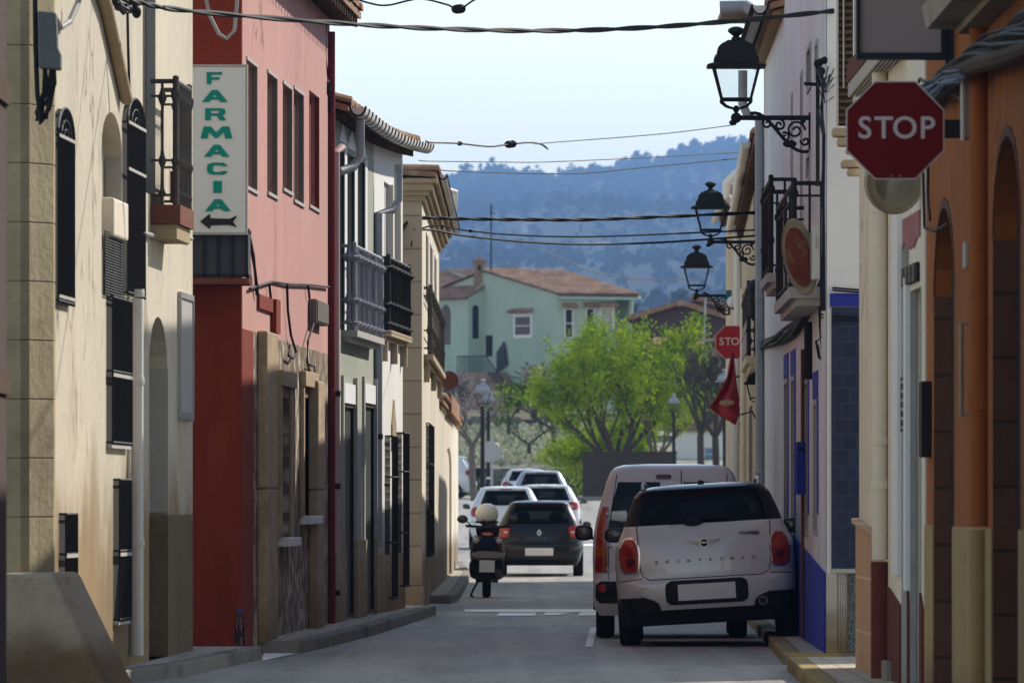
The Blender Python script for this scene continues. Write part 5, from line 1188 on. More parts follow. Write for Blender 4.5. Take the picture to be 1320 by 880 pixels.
# ================================================================== VEHICLES  (local: x right, y forward from the tail, z up)
def cat_rom(p0, p1, p2, p3, t):
    return tuple(.5 * (2 * b + (c - a) * t + (2 * a - 5 * b + 4 * c - d) * t * t + (3 * b - a - 3 * c + d) * t ** 3) for a, b, c, d in zip(p0, p1, p2, p3))
class Car:
    RF = [0, .2, .4, .6, .8, .93, 1.0]
    def __init__(s, name, label, group, loc, levels, zb, zt, paint, roofm=None, pillarm=None, yaw=0, roll=0, glassm=None, rear_cols=(0, 6), side_win=((.1, .42), (.45, .74)), cladding=None, rear_post=None):
        s.lv = levels; s.zb, s.zt = zb, zt; s.paint = paint
        s.e = thing(name, label, 'car' if name != 'parked_van' else 'van', loc, group, rot=(0, roll, yaw), local=True)
        pillarm = pillarm or paint; roofm = roofm or paint; glassm = glassm or M['car_glass']
        zs = []
        for a, b in zip(levels, levels[1:]):
            n = 3
            zs += [lerp(a[0], b[0], i / n) for i in range(n)]
        zs.append(levels[-1][0]); rows = [s.contour(z) for z in zs]
        body, pil, rf, und, cl = MB(), MB(), MB(), MB(), MB(); gl = {'rear_window': MB(), 'side_window': MB(), 'windscreen': MB()}
        nc = len(rows[0]); tags = s.coltags
        def face(mb, i, j, k2):
            mb.quad(rows[i][j], rows[i][k2], rows[i + 1][k2], rows[i + 1][j])
        for i in range(len(rows) - 1):
            zc = (zs[i] + zs[i + 1]) / 2
            for j in range(nc):
                k2 = (j + 1) % nc; t = tags[j]
                if zc < zb:
                    face(cl if cladding and zc < cladding else body, i, j, k2)
                elif zc > zt: face(rf, i, j, k2)
                else:
                    if t[0] == 'rear' and rear_cols[0] <= t[1] < rear_cols[1] and not (rear_post and t[1] in rear_post): face(gl['rear_window'], i, j, k2)
                    elif t[0] == 'front' and t[1] < 6: face(gl['windscreen'], i, j, k2)
                    elif t[0] == 'side' and any(a <= t[1] < b for a, b in side_win): face(gl['side_window'], i, j, k2)
                    else: face(pil, i, j, k2)
        rf.quad(*rows[-1]); und.quad(*rows[0][::-1])
        for q_ in (body, cl, pil, rf, *gl.values()): q_.weld()
        s.body = body.build('body', paint, s.e, smooth=True, auto=50)
        if cl.v: cl.build('lower_cladding', M['black'], s.e, smooth=True)
        pil.build('pillar', pillarm, s.e, smooth=True); rf.build('roof', roofm, s.e, smooth=True, auto=60); und.build('underbody', M['black'], s.e)
        for k, m in gl.items():
            if m.v: m.build(k, M['car_glass_clear'] if k == 'windscreen' else glassm, s.e, smooth=True)
    def at(s, z):
        lv = s.lv
        if z <= lv[0][0]: return lv[0][1:]
        for i in range(len(lv) - 1):
            if z <= lv[i + 1][0]:
                t = (z - lv[i][0]) / (lv[i + 1][0] - lv[i][0])
                a = lv[max(i - 1, 0)]; d = lv[min(i + 2, len(lv) - 1)]
                r = cat_rom(a[1:], lv[i][1:], lv[i + 1][1:], d[1:], t)
                lo = [min(p, q) for p, q in zip(lv[i][1:], lv[i + 1][1:])]; hi = [max(p, q) for p, q in zip(lv[i][1:], lv[i + 1][1:])]
                return tuple(min(max(x, l - .02), h + .02) for x, l, h in zip(r, lo, hi))
        return lv[-1][1:]
    def contour(s, z):
        w, yr, yf, rc, cr = s.at(z); pts = []; tg = []
        wf = w - rc; y0 = yr + cr * (wf / w) ** 2; ry = rc * 1.3
        for i, t in enumerate(s.RF): pts.append((t * wf, yr + cr * (t * wf / w) ** 2)); tg.append(('rear', i))
        tg[-1] = ('corner', 0)
        for i in range(1, 6):
            a = PI / 2 * i / 5; pts.append((wf + rc * math.sin(a), y0 + ry * (1 - math.cos(a)))); tg.append(('corner', i))
        ys, ye = y0 + ry, yf - rc * 1.3 - .1
        tg[-1] = ('side', 0.0)
        for i in range(1, 25):
            t = i / 24; pts.append((w * (1 - .02 * (2 * t - 1) ** 4), lerp(ys, ye, t))); tg.append(('side', t))
        tg[-1] = ('fc', 0)
        for i in range(1, 6):
            a = PI / 2 * i / 5; pts.append((wf + rc * math.cos(a), ye + (ry + .02) * math.sin(a))); tg.append(('fc', i))
        tg[-1] = ('front', 5)
        yt = pts[-1][1]
        for i, t in enumerate((.9, .75, .6, .4, .2, 0)): pts.append((t * wf, lerp(yf, yt, t * t))); tg.append(('front', 4 - i))
        tg[-1] = ('front', 0)
        n = len(pts)
        left = [(-x, y) for x, y in pts[1:-1]][::-1]
        full = [Vector((x, y, z)) for x, y in pts + left]
        s.coltags = tg[:n - 1] + [tg[i] for i in range(n - 2, -1, -1)]
        return full
    def ry(s, x, z):
        w, yr, yf, rc, cr = s.at(z); wf = w - rc; x = abs(x)
        if x <= wf: return yr + cr * (x / w) ** 2
        u = min(.985, (x - wf) / rc); return yr + cr * (wf / w) ** 2 + rc * 1.3 * (1 - math.sqrt(1 - u * u))
    def patch(s, name, m, rows, off=.006, nx=10, nz=10, parent=None, mirror=False, bevel=0):
        """rows: (z, x left, x right), a raised panel following the tail's curve"""
        out = None
        for sg in ((1, -1) if mirror else (1,)):
            k = MB(); g = []; z0, z1 = rows[0][0], rows[-1][0]
            for i in range(nz + 1):
                z = lerp(z0, z1, i / nz); a = interp([(r[0], r[1]) for r in rows], z); b = interp([(r[0], r[2]) for r in rows], z)
                g.append([Vector((sg * lerp(a, b, j / nx), s.ry(lerp(a, b, j / nx), z) - off, z)) for j in range(nx + 1)])
            k.grid(g)
            rim = g[0] + [r[-1] for r in g[1:]] + g[-1][-2::-1] + [r[0] for r in g[-2:0:-1]]
            back = [p + Vector((0, off + .03, 0)) for p in rim]
            n = len(rim); k.add(rim + back, [(i, (i + 1) % n, n + (i + 1) % n, n + i) for i in range(n)])
            out = k.build(name, m, parent or s.e, smooth=True)
        return out
    def line(s, pts, r=.005, name='seam', m=None):
        k = MB(); out = []
        for a, b in zip(pts, pts[1:]):
            n = max(2, int(math.hypot(b[0] - a[0], b[1] - a[1]) / .04))
            out += [(lerp(a[0], b[0], i / n), lerp(a[1], b[1], i / n)) for i in range(n)]
        out.append(pts[-1]); k.tube([Vector((x, s.ry(x, z) - .001, z)) for x, z in out], r, 5); return k.build(name, m or M['dark'], s.body)
    def text(s, st, x, z, size, m, gap=None, name='lettering', offset=.0, sx=1):
        k = MB(); rot = Matrix.Rotation(PI / 2, 4, 'X')
        if gap:
            for i, ch in enumerate(st):
                xx = x + (i - (len(st) - 1) / 2) * gap; k.text(ch, size, Matrix.Translation((xx, s.ry(xx, z) - .006, z)) @ rot, offset=offset, extrude=.004, sx=sx)
        else: k.text(st, size, Matrix.Translation((x, s.ry(x, z) - .006, z)) @ rot, offset=offset, extrude=.004, sx=sx)
        return k.build(name, m, s.e, recalc=False)
    def wheels(s, x, ys, r, w, rimm=None):
        for y in ys:
            for sg in (-1, 1):
                k = MB(); k.lathe((sg * x, y, r), [(r * .6, -w / 2), (r * .93, -w / 2), (r * .99, -w / 2 + .03), (r, 0), (r * .99, w / 2 - .03), (r * .93, w / 2), (r * .6, w / 2)], 28, 'x'); t = k.build('wheel', M['rubber'], s.e, smooth=True)
                k = MB(); k.lathe((sg * x, y, r), [(.02, sg * (w / 2 - .02)), (r * .2, sg * (w / 2 - .015)), (r * .6, sg * (w / 2 + .002)), (r * .62, sg * (w / 2 - .05))], 20, 'x')
                k.build('rim', rimm or M['alu'], t, smooth=True)
                k = MB(); k.tube([Vector((sg * (s.at(r)[0] + .004), y + math.cos(a) * (r + .05), r + math.sin(a) * (r + .05))) for a in [PI * (i / 14) for i in range(15)]], .03, 6); k.build('wheel_arch', M['black'], s.e)
    def mirror(s, x, y, z, m, sx=.09, sz=.065):
        for sg in (-1, 1):
            k = MB(); k.ell((sg * x, y, z), sx, .07, sz, 14, 10, .7); k.tube([(sg * (x - sx * .6), y + .02, z - sz * .6), (sg * (s.at(z)[0] - .02), y + .06, z - sz * .7)], .022, 6); o = k.build('wing_mirror', m, s.e, smooth='all')
            k = MB(); k.ell((sg * x, y - .062, z), sx * .8, .012, sz * .78, 12, 8, .8); k.build('mirror_glass', M['car_mirror'], o, smooth='all')
    def seats(s, y, zs, rows=2, half=.36):
        for r_ in range(rows):
            for sg in (-1, 1):
                k = MB(); yy = y + r_ * .85; k.box(sg * half - .22, sg * half + .22, yy, yy + .12, .5, zs); k.ell((sg * half, yy + .05, zs + .11), .14, .06, .11, 12, 8, .7); k.build('seat', M['seat'], s.e, bevel=.03)
        k = MB(); w = s.at(s.zb)[0] - .06; k.box(-w, w, .55, 3.0, .45, .5); k.box(-w, w, 2.75, 3.0, .5, s.zb - .06); k.build('dashboard', M['seat'], s.e)
    def plate(s, z0, z1, x0, x1, blob=False):
        o = s.patch('number_plate', M['plate'], [(z0, x0, x1), (z1, x0, x1)], .014, 6, 3)
        return o
rounded = lambda z0, z1, x0, x1, r=.03: [(z0, x0 + r, x1 - r), (z0 + r * .3, x0 + r * .3, x1 - r * .3), (z0 + r, x0, x1), (z1 - r, x0, x1), (z1 - r * .3, x0 + r * .3, x1 - r * .3), (z1, x0 + r, x1 - r)]
# ---- silver-beige hatch with winged badge, nearest car
GRP = 'cars parked along the right pavement'
c = Car('parked_car', 'silver beige car with black roof and winged badge parked half on the pavement', 'parked cars', (1.955, 92, .046),
        [(.19, .80, .10, 3.85, .14, .05), (.30, .85, .03, 4.02, .2, .06), (.42, .875, .0, 4.08, .24, .07), (.60, .893, .0, 4.1, .25, .08), (.66, .893, .03, 4.1, .25, .08), (.80, .893, .045, 4.08, .25, .07), (.98, .875, .075, 3.9, .24, .07),
         (1.10, .82, .12, 3.3, .21, .07), (1.18, .785, .17, 2.95, .16, .06), (1.32, .735, .27, 2.65, .13, .06), (1.46, .675, .37, 2.3, .12, .06), (1.525, .61, .33, 2.1, .16, .05), (1.56, .5, .45, 1.95, .2, .04), (1.572, .3, .7, 1.7, .2, .03)],
        1.18, 1.46, M['paint_mini'], M['paint_black'], M['black'], yaw=-.021, roll=math.radians(-3.3), cladding=.36, rear_cols=(0, 6))
c.patch('lower_cladding', M['black'], [(.2, .44, .86), (.40, .47, .872), (.46, .55, .874), (.475, .62, .875)], .012, 12, 8, mirror=True)
c.patch('plate_surround', M['black'], rounded(.385, .625, -.41, .41, .06), .008, 20, 10)
c.plate(.425, .585, -.285, .285)
for sg in (1,):
    c.patch('lamp_surround', M['chrome'], [(.715, .685, .80), (.75, .652, .84), (.9, .638, .855), (1.0, .648, .842), (1.055, .675, .80), (1.075, .70, .78)], .006, 8, 12, mirror=True)
    c.patch('tail_lamp', M['tail'], [(.735, .70, .795), (.77, .668, .83), (.9, .655, .842), (.99, .665, .83), (1.04, .69, .79), (1.055, .71, .77)], .014, 8, 12, mirror=True)
    c.patch('lamp_core', M['tail_dark'], [(.79, .71, .76), (.80, .695, .775), (.83, .685, .785), (.86, .695, .775), (.87, .71, .76)], .019, 8, 8, mirror=True)
c.line([(-.66, 1.175), (-.645, .76), (-.62, .68), (-.55, .645), (.55, .645), (.62, .68), (.645, .76), (.66, 1.175)], .0045)
c.line([(-.87, .64), (-.63, .66)], .004); c.line([(.63, .66), (.87, .64)], .004)
k = MB()
for sg in (-1, 1):
    for i, (L, z) in enumerate(((.17, .025), (.15, .008), (.115, -.009), (.08, -.024))):
        x0, x1 = .035, L; ymid = c.ry(.1, .985) - .006; zz = .985 + z
        k.hexa([(sg * x0, ymid - .006, zz - .006), (sg * x1, ymid - .003, zz - .004 + .008), (sg * x1, ymid + .01, zz - .004 + .008), (sg * x0, ymid + .01, zz - .006), (sg * x0, ymid - .006, zz + .006), (sg * x1, ymid - .003, zz + .004 + .008), (sg * x1, ymid + .01, zz + .004 + .008), (sg * x0, ymid + .01, zz + .006)])
k.lathe((0, c.ry(0, .985) - .012, .985), [(.048, 0), (.05, .01), (.044, .014)], 24, 'y'); k.build('winged_badge', M['badge'], c.e)
k = MB(); k.lathe((0, c.ry(0, .985) - .016, .985), [(.001, 0), (.036, .001), (.036, .01)], 20, 'y'); k.build('badge_disc', M['black'], c.e)
k = MB(); k.text('MINI', .026, Matrix.Translation((0, c.ry(0, .985) - .018, .985)) @ Matrix.Rotation(PI / 2, 4, 'X'), offset=.001, extrude=.002, sx=1.2); k.build('badge_lettering', M['badge'], c.e, recalc=False)
c.text('COUNTRYMAN', 0.0, .815, .04, M['letter_metal'], gap=.107, offset=.0012, sx=1.1)
c.text('COOPER', .44, 1.055, .044, M['black'], offset=.001); c.text('D', .535, 1.05, .05, M['black'], offset=.001)
for sg in (-1, 1):
    k = MB(); xx = sg * .62; k.tube([Vector((xx + math.cos(a) * .045, c.ry(xx, .53) - .002, .53 + math.sin(a) * .045)) for a in [2 * PI * i / 20 for i in range(20)]], .003, 5, closed=True); k.build('tow_cap', M['trim_grey'], c.body)
k = MB(); k.tube([(.55, -.02, .385), (.55, .2, .385)], .045, 14); o = k.build('exhaust', M['letter_metal'], c.e, smooth=True); k = MB(); k.tube([(.55, -.024, .385), (.55, -.019, .385)], .034, 14); k.build('exhaust_bore', M['dark'], o)
k = MB(); k.tube([(x, c.ry(x, 1.2 + .02 * math.cos(x * 4)) - .02, 1.2 + .02 * math.cos(x * 4)) for x in [-.34 + i * .06 for i in range(12)]], [.022 - .001 * i for i in range(12)], 6); k.ell((-.1, c.ry(0, 1.19) - .02, 1.19), .1, .03, .035, 10, 6); k.build('wiper', M['black'], c.e)
for sg in (-1, 1):
    k = MB(); k.tube([(sg * .575, .5, 1.53), (sg * .575, .56, 1.585), (sg * .57, 1.3, 1.60), (sg * .55, 2.0, 1.585), (sg * .55, 2.06, 1.545)], [.02, .018, .018, .018, .02], 8); k.build('roof_rail', M['alu'], c.e, smooth=True)
k = MB(); k.lathe((0, .62, 1.565), [(.035, 0), (.03, .03), (.01, .04)], 10); k.build('aerial_base', M['black'], c.e)
c.patch('spoiler_lamp', M['tail_dark'], [(1.478, -.16, .16), (1.492, -.16, .16)], .004, 6, 2)
c.mirror(.90, 2.55, 1.10, M['black'], .11, .075)
c.wheels(.785, (.78, 3.36), .33, .215)
c.seats(1.35, 1.18, half=.34)
# ---- rosy grey van in front of it
v = Car('parked_van', 'rosy grey van with tall red tail lamps parked ahead of the silver beige car', 'parked cars', (1.675, 97.6, 0),
        [(.24, .76, .05, 3.8, .08, .03), (.34, .815, .0, 3.95, .1, .03), (.58, .825, -.01, 4.0, .1, .03), (.62, .825, .015, 4.0, .1, .03), (.85, .83, .02, 4.0, .1, .03), (1.02, .825, .03, 3.5, .1, .03), (1.14, .81, .045, 3.05, .09, .03), (1.40, .755, .08, 2.75, .08, .03),
         (1.64, .685, .12, 2.4, .08, .03), (1.72, .655, .15, 2.25, .08, .03), (1.79, .60, .2, 2.1, .12, .03), (1.82, .5, .3, 2.0, .15, .02), (1.83, .3, .5, 1.8, .15, .02)],
        1.14, 1.64, M['paint_van'], yaw=-.013, rear_cols=(0, 5), rear_post=(0,), glassm=M['car_glass'])
v.patch('tail_lamp', M['tail'], [(.69, .685, .80), (.72, .675, .81), (1.1, .675, .79), (1.3, .665, .755), (1.38, .665, .72)], .012, 6, 14, mirror=True)
v.patch('turn_lamp', M['amber'], [(.86, .69, .80), (.98, .69, .795)], .016, 6, 3, mirror=True)
v.patch('bumper', M['black'], rounded(.37, .60, -.80, .80, .05), .02, 26, 6)
v.patch('fog_lamp', M['tail'], rounded(.49, .57, .69, .77, .015), .03, 4, 4, mirror=True)
v.patch('brake_lamp', M['tail_dark'], rounded(1.675, 1.72, -.17, .0, .02), .012, 8, 4)
v.line([(.10, .62), (.10, 1.76)], .006); v.line([(-.665, .62), (-.66, 1.15), (-.575, 1.72)], .005); v.line([(.665, .62), (.66, 1.15), (.575, 1.72)], .005)
v.plate(.66, .76, -.5, -.05)
for sg in (-1, 1):
    k = MB()
    for z in (.72, 1.30): k.ell((sg * .672, v.ry(.67, z) - .015, z), .016, .02, .03, 8, 6)
    k.ell((sg * .65, v.ry(.6, .97) - .02, .97), .02, .02, .018, 8, 6); k.build('hinge', M['alu'], v.e)
v.mirror(.935, 2.75, 1.10, M['black'], .1, .085)
v.wheels(.70, (.62, 3.25), .30, .19)
v.seats(1.3, 1.22, half=.34)
# ---- hatchbacks on the left
def hatch(label, loc, paint, yaw=0.0, glassm=None, L=4.0, W=.86, Hh=1.47, lamp=None, name='parked_car'):
    k = Hh / 1.47; w = W / .86; f = L / 4.0
    lv = [(.22, .74, .08, 3.8, .12, .05), (.32, .80, .02, 3.95, .2, .06), (.50, .85, .0, 3.99, .26, .08), (.62, .86, .01, 4.0, .27, .08), (.66, .86, .03, 4.0, .27, .08), (.80, .855, .05, 3.95, .27, .08), (.94, .83, .09, 3.4, .25, .08), (1.02, .79, .14, 3.0, .2, .07),
          (1.20, .70, .25, 2.6, .17, .07), (1.37, .61, .36, 2.2, .15, .07), (1.42, .56, .32, 2.05, .18, .06), (1.455, .46, .45, 1.95, .2, .05), (1.47, .28, .7, 1.75, .2, .03)]
    lv = [(z * k, a * w, b * f, c_ * f, r, cr) for z, a, b, c_, r, cr in lv]
    h = Car(name, label, 'parked cars', loc, lv, 1.02 * k, 1.37 * k, paint, yaw=yaw, glassm=glassm, pillarm=paint)
    h.patch('tail_lamp', M['tail'], [(.76 * k, .64 * w, .76 * w), (.79 * k, .60 * w, .815 * w), (.90 * k, .565 * w, .815 * w), (.96 * k, .565 * w, .78 * w), (.985 * k, .62 * w, .70 * w)], .014, 8, 10, mirror=True)
    h.patch('lamp_core', M['clearlens'], [(.84 * k, .63 * w, .68 * w), (.86 * k, .61 * w, .70 * w), (.88 * k, .63 * w, .68 * w)], .019, 5, 4, mirror=True)
    h.line([(-.54 * w, 1.0 * k), (-.56 * w, .70 * k), (-.5 * w, .635 * k), (.5 * w, .635 * k), (.56 * w, .70 * k), (.54 * w, 1.0 * k)], .006); h.line([(-.82 * w, .64 * k), (-.56 * w, .645 * k)], .005); h.line([(.56 * w, .645 * k), (.82 * w, .64 * k)], .005)
    h.plate(.41 * k, .555 * k, -.27, .27)
    h.patch('bumper_skirt', M['black'], [(.23 * k, -.72, .72), (.32 * k, -.74, .74)], .012, 16, 3)
    m_ = MB(); m_.tube([(0, .5 * f, 1.46 * k), (0, .35 * f, 1.80 * k)], .006, 5); m_.build('aerial', M['black'], h.e)
    m_ = MB(); m_.tube([(x, h.ry(x, 1.05 * k) - .015, 1.05 * k + .02 * math.cos(x * 3)) for x in [-.3 + .06 * i for i in range(11)]], .014, 5); m_.build('wiper', M['black'], h.e)
    h.patch('brake_lamp', M['tail_dark'], [(1.385 * k, -.14, .14), (1.405 * k, -.14, .14)], .008, 6, 2)
    h.mirror(.93 * w, 2.5 * f, 1.0 * k, M['black'], .085, .06)
    h.wheels(.76 * w, (.68 * f, 3.2 * f), .30, .19); h.seats(1.3, 1.03 * k, half=.32)
    return h
h = hatch('dark slate hatchback with diamond badge parked behind the scooter', (at(695, 0, 179).x, 179, 0), M['paint_slate'], yaw=-.01, W=.845)
k = MB(); z = .845; yb = h.ry(0, z) - .012
k.prism([(0, yb, z + .075), (.05, yb, z), (0, yb, z - .075), (-.05, yb, z)], (0, .012, 0)); k.build('diamond_badge', M['badge'], h.e, bevel=.004)
k = MB(); k.prism([(0, yb - .003, z + .035), (.02, yb - .003, z), (0, yb - .003, z - .035), (-.02, yb - .003, z)], (0, .004, 0)); k.build('badge_disc', M['black'], h.e)
h.text('CLIO', 0, .735, .05, M['letter_metal'], gap=.07, offset=.001)
hatch('white hatchback just ahead and left of the dark slate hatchback', (at(652, 0, 216).x, 216, gz(216)), M['car_white'], yaw=.0, W=.86, Hh=1.47)
hatch('white car whose right tail lamp shows beside the dark slate hatchback', (at(704, 0, 238).x, 238, gz(238)), M['car_white'], yaw=-.02, W=.87, Hh=1.36)
hatch('silver car with roof above the white cars in the far row', (at(697, 0, 286).x, 286, gz(286)), M['car_silver'], yaw=-.01, W=.88, Hh=1.45)
hatch('pale car farthest along the row behind the silver roof', (at(678, 0, 314).x, 314, gz(314)), M['car_white'], yaw=-.01, W=.86, Hh=1.36)
hatch('white estate car parked crosswise by the bare tree at the crossing', (at(613.5, 0, 356).x, 356, gz(356)), M['car_white'], yaw=PI / 2 - .12, W=.86, Hh=1.62, L=4.3)
# ---- scooter
S = thing('scooter', 'dark scooter seen from behind, parked at the left kerb', 'scooter', (at(627, 0, 139.5).x, 139.5, 0), local=True, rot=(0, math.radians(1.0), 0))
k = MB(); k.lathe((0, .28, .25), [(.13, -.06), (.22, -.065), (.245, -.04), (.25, 0), (.245, .04), (.22, .065), (.13, .06)], 24, 'x'); o = k.build('wheel', M['rubber'], S, smooth=True); k = MB(); k.lathe((0, .28, .25), [(.02, -.07), (.13, -.062), (.13, .062), (.02, .07)], 16, 'x'); k.build('rim', M['alu'], o)
k = MB(); k.lathe((0, 1.58, .25), [(.13, -.05), (.22, -.055), (.25, 0), (.22, .055), (.13, .05)], 24, 'x'); o = k.build('wheel', M['rubber'], S, smooth=True); k = MB(); k.lathe((0, 1.58, .25), [(.02, -.06), (.13, -.052), (.13, .052), (.02, .06)], 16, 'x'); k.build('rim', M['alu'], o)
def loft(mb, secs, n=20, e=2.6):
    rows = []
    for (y, cz, rx, rz) in secs:
        row = []
        for i in range(n):
            a = 2 * PI * i / n; ca, sa = math.cos(a), math.sin(a)
            row.append(Vector((math.copysign(abs(ca) ** (2 / e), ca) * rx, y, cz + math.copysign(abs(sa) ** (2 / e), sa) * rz)))
        rows.append(row)
    mb.add([p for r in rows for p in r], [(i * n + k, i * n + (k + 1) % n, (i + 1) * n + (k + 1) % n, (i + 1) * n + k) for i in range(len(rows) - 1) for k in range(n)] + [tuple(range(n))[::-1], tuple(range((len(rows) - 1) * n, len(rows) * n))])
k = MB(); loft(k, [(.0, .80, .17, .10), (.04, .79, .21, .15), (.18, .74, .245, .2), (.45, .66, .26, .24), (.75, .55, .24, .22), (.95, .38, .2, .12)]); k.build('body', M['scooter_dark'], S, smooth=True)
k = MB(); loft(k, [(.05, .62, .255, .055), (.0, .64, .25, .06), (-.02, .65, .235, .05)]); k.build('rear_bumper', M['blank'], S, smooth=True)
k = MB(); loft(k, [(.12, .50, .235, .14), (.25, .46, .27, .17), (.5, .42, .27, .15), (.8, .35, .26, .1)]); k.build('side_panel', M['black'], S, smooth=True)
k = MB(); loft(k, [(-.03, .83, .10, .085), (-.005, .83, .125, .1), (.05, .83, .13, .1)]); k.build('tail_panel', M['scooter_blue'], S, smooth=True)
k = MB(); loft(k, [(-.045, .955, .075, .022), (-.02, .955, .09, .035), (.05, .955, .09, .035)]); k.build('tail_lamp', M['tail'], S, smooth=True)
for sg in (-1, 1):
    k = MB(); k.ell((sg * .175, -.01, .855), .05, .03, .042, 12, 8); k.build('turn_lamp', M['clearlens'], S, smooth='all')
k = MB(); loft(k, [(.02, 1.02, .12, .03), (.1, 1.03, .17, .055), (.35, 1.03, .18, .06), (.7, .96, .17, .06), (.9, .93, .1, .05)]); k.build('seat', M['seat'], S, smooth=True)
k = MB(); k.tube([(-.15, .0, 1.0), (-.17, -.04, 1.04), (.17, -.04, 1.04), (.15, .0, 1.0)], .016, 8); k.tube([(-.06, .05, 1.06), (-.065, .05, 1.17)], .014, 6); k.tube([(.09, .05, 1.06), (.095, .05, 1.17)], .014, 6); k.build('grab_rail', M['black'], S)
k = MB(); k.hexa([(-.09, .0, .30), (.09, .0, .30), (.09, .03, .30), (-.09, .03, .30), (-.12, -.01, .60), (.12, -.01, .60), (.12, .03, .60), (-.12, .03, .60)]); k.build('mudguard', M['black'], S)
k = MB(); k.box(-.115, .115, -.02, -.012, .385, .565); k.build('number_plate', M['plate'], S, bevel=.004)
k = MB(); k.tube([(.17, .0, .38), (.18, .35, .36), (.12, .7, .3)], [.055, .06, .03], 12); k.build('exhaust', M['iron_rust'], S, smooth=True)
k = MB(); k.box(-.17, .17, .9, 1.3, .22, .3); loft(k, [(1.28, .62, .22, .36), (1.34, .62, .23, .4), (1.42, .62, .1, .3)]); k.build('leg_shield', M['scooter_dark'], S, smooth=True)
k = MB(); k.tube([(0, 1.5, .5), (0, 1.28, 1.0), (0, 1.25, 1.06)], .035, 8); k.tube([(-.33, 1.12, 1.07), (-.12, 1.22, 1.06), (.12, 1.22, 1.06), (.33, 1.12, 1.07)], .02, 8); k.ell((0, 1.3, 1.02), .13, .12, .1, 14, 8); k.build('handlebar', M['black'], S)
for sg, z in ((-1, 1.17), (1, 1.19)):
    k = MB(); k.tube([(sg * .25, 1.15, 1.08), (sg * .30, 1.14, 1.12), (sg * .37, 1.15, z)], .01, 6); k.ell((sg * .385, 1.15, z), .085, .03, .062, 14, 10); o = k.build('mirror', M['black'], S, smooth='all'); k = MB(); k.ell((sg * .385, 1.126, z), .074, .012, .052, 14, 8); k.build('mirror_glass', M['car_mirror'], o, smooth='all')
k = MB(); k.tube([(-.1, .55, .3), (-.2, .5, .12), (-.24, .48, .015), (-.2, .4, .015)], .016, 6); k.build('stand', M['iron'], S)
e = thing('helmet', 'cream crash helmet resting on the seat of the dark scooter', 'helmet', (at(627.5, 0, 139.8).x, 139.8, 1.09), local=True)
k = MB(); k.ell((0, .08, .16), .175, .2, .165, 24, 16, .92); k.build('shell', M['helmet'], e, smooth='all')
k = MB(); k.tube([(math.cos(a) * .165, .08 + math.sin(a) * .19, .045) for a in [2 * PI * i / 28 for i in range(28)]], .016, 6, closed=True); k.build('rim', M['black'], e)
# ================================================================== FAR END OF THE STREET
rr = random.Random(21)
# ---- mint green house, corner at C, right front along e1, left front along e2
d0 = 480; C = at(718, 525, d0); e1 = Vector((.87, .49, 0)).normalized(); e2 = Vector((-.49, .87, 0)).normalized(); nr = Vector((e1.y, -e1.x, 0)); nl = -e1
base = C.z - .4
b = thing('green_house', 'mint green two storey house with red tiled roofs at the street end', 'house', (C.x, C.y, base))
zp = lambda py, d=480: at(0, py, d).z
ze, zr = zp(378), zp(346)
W1, D1 = 4.55, 7.6
def q3(u, v, z): return Vector((C.x, C.y, 0)) + e2 * u + e1 * v + Vector((0, 0, z))
k = MB()
ring = lambda z: [q3(0, 0, z), q3(0, W1, z), q3(D1 * 2, W1, z), q3(D1 * 2, 0, z)]
ze_at = lambda u: ze + (zr - ze) * (u / D1)
k.quad(q3(0, 0, base), q3(0, W1 - 1.1, base), q3(0, W1 - 1.1, ze), q3(0, 0, ze))
k.quad(q3(0, W1 - 1.1, base), q3(0, W1 - 1.1, ze), q3(1.4, W1 - 1.1, ze), q3(1.4, W1 - 1.1, base)); k.quad(q3(1.4, W1 - 1.1, base), q3(1.4, W1, base), q3(1.4, W1, ze + .2), q3(1.4, W1 - 1.1, ze + .2))
k.quad(q3(0, 0, base), q3(D1, 0, base), q3(D1, 0, zr), q3(0, 0, ze)); k.quad(q3(D1, 0, base), q3(2 * D1, 0, base), q3(2 * D1, 0, ze), q3(D1, 0, zr))
k.quad(q3(0, W1, base), q3(2 * D1, W1, base), q3(2 * D1, W1, ze), q3(D1, W1, zr), q3(0, W1, ze)); k.quad(q3(2 * D1, 0, base), q3(2 * D1, W1, base), q3(2 * D1, W1, ze), q3(2 * D1, 0, ze))
k.build('wall', M['mint'], b)
k = MB(); k.tube([q3(.1, W1 - .08, base), q3(.1, W1 - .08, ze)], .13, 8); k.box(q3(.0, W1 - 1, 0).x, q3(0, W1, 0).x, q3(.1, W1, 0).y - .6, q3(.1, W1, 0).y, zp(470), zp(460)); k.build('porch_post', M['mint'], b)
def tiled(name, p_e0, p_e1, p_r1, p_r0, n, over=.3):
    """barrel tiles from eave line (e0,e1) to ridge line (r0,r1)"""
    k = MB(); up = Vector((0, 0, 1))
    for i in range(n):
        rows = []
        for j in range(9):
            t = j / 8; row = []
            for q in range(5):
                s_ = (i + .5 + .56 * math.cos(PI * q / 4)) / n
                row.append(Vector(p_e0).lerp(Vector(p_e1), s_).lerp(Vector(p_r0).lerp(Vector(p_r1), s_), t) + up * (math.sin(PI * q / 4) * .09 + .05 + .02 * (j % 2)))
            rows.append(row)
        k.grid(rows); k.quad(*rows[0])
    k.quad(p_e0, p_e1, p_r1, p_r0)
    return k.build(name, M['tile_red'], b)
o_ = .35
tiled('roof', q3(-o_, -.15, ze - .08), q3(-o_, W1 + .3, ze - .08), q3(D1, W1 + .3, zr), q3(D1, -.15, zr), 24)
tiled('roof', q3(2 * D1 + o_, W1 + .3, ze - .08), q3(2 * D1 + o_, -.15, ze - .08), q3(D1, -.15, zr), q3(D1, W1 + .3, zr), 24)
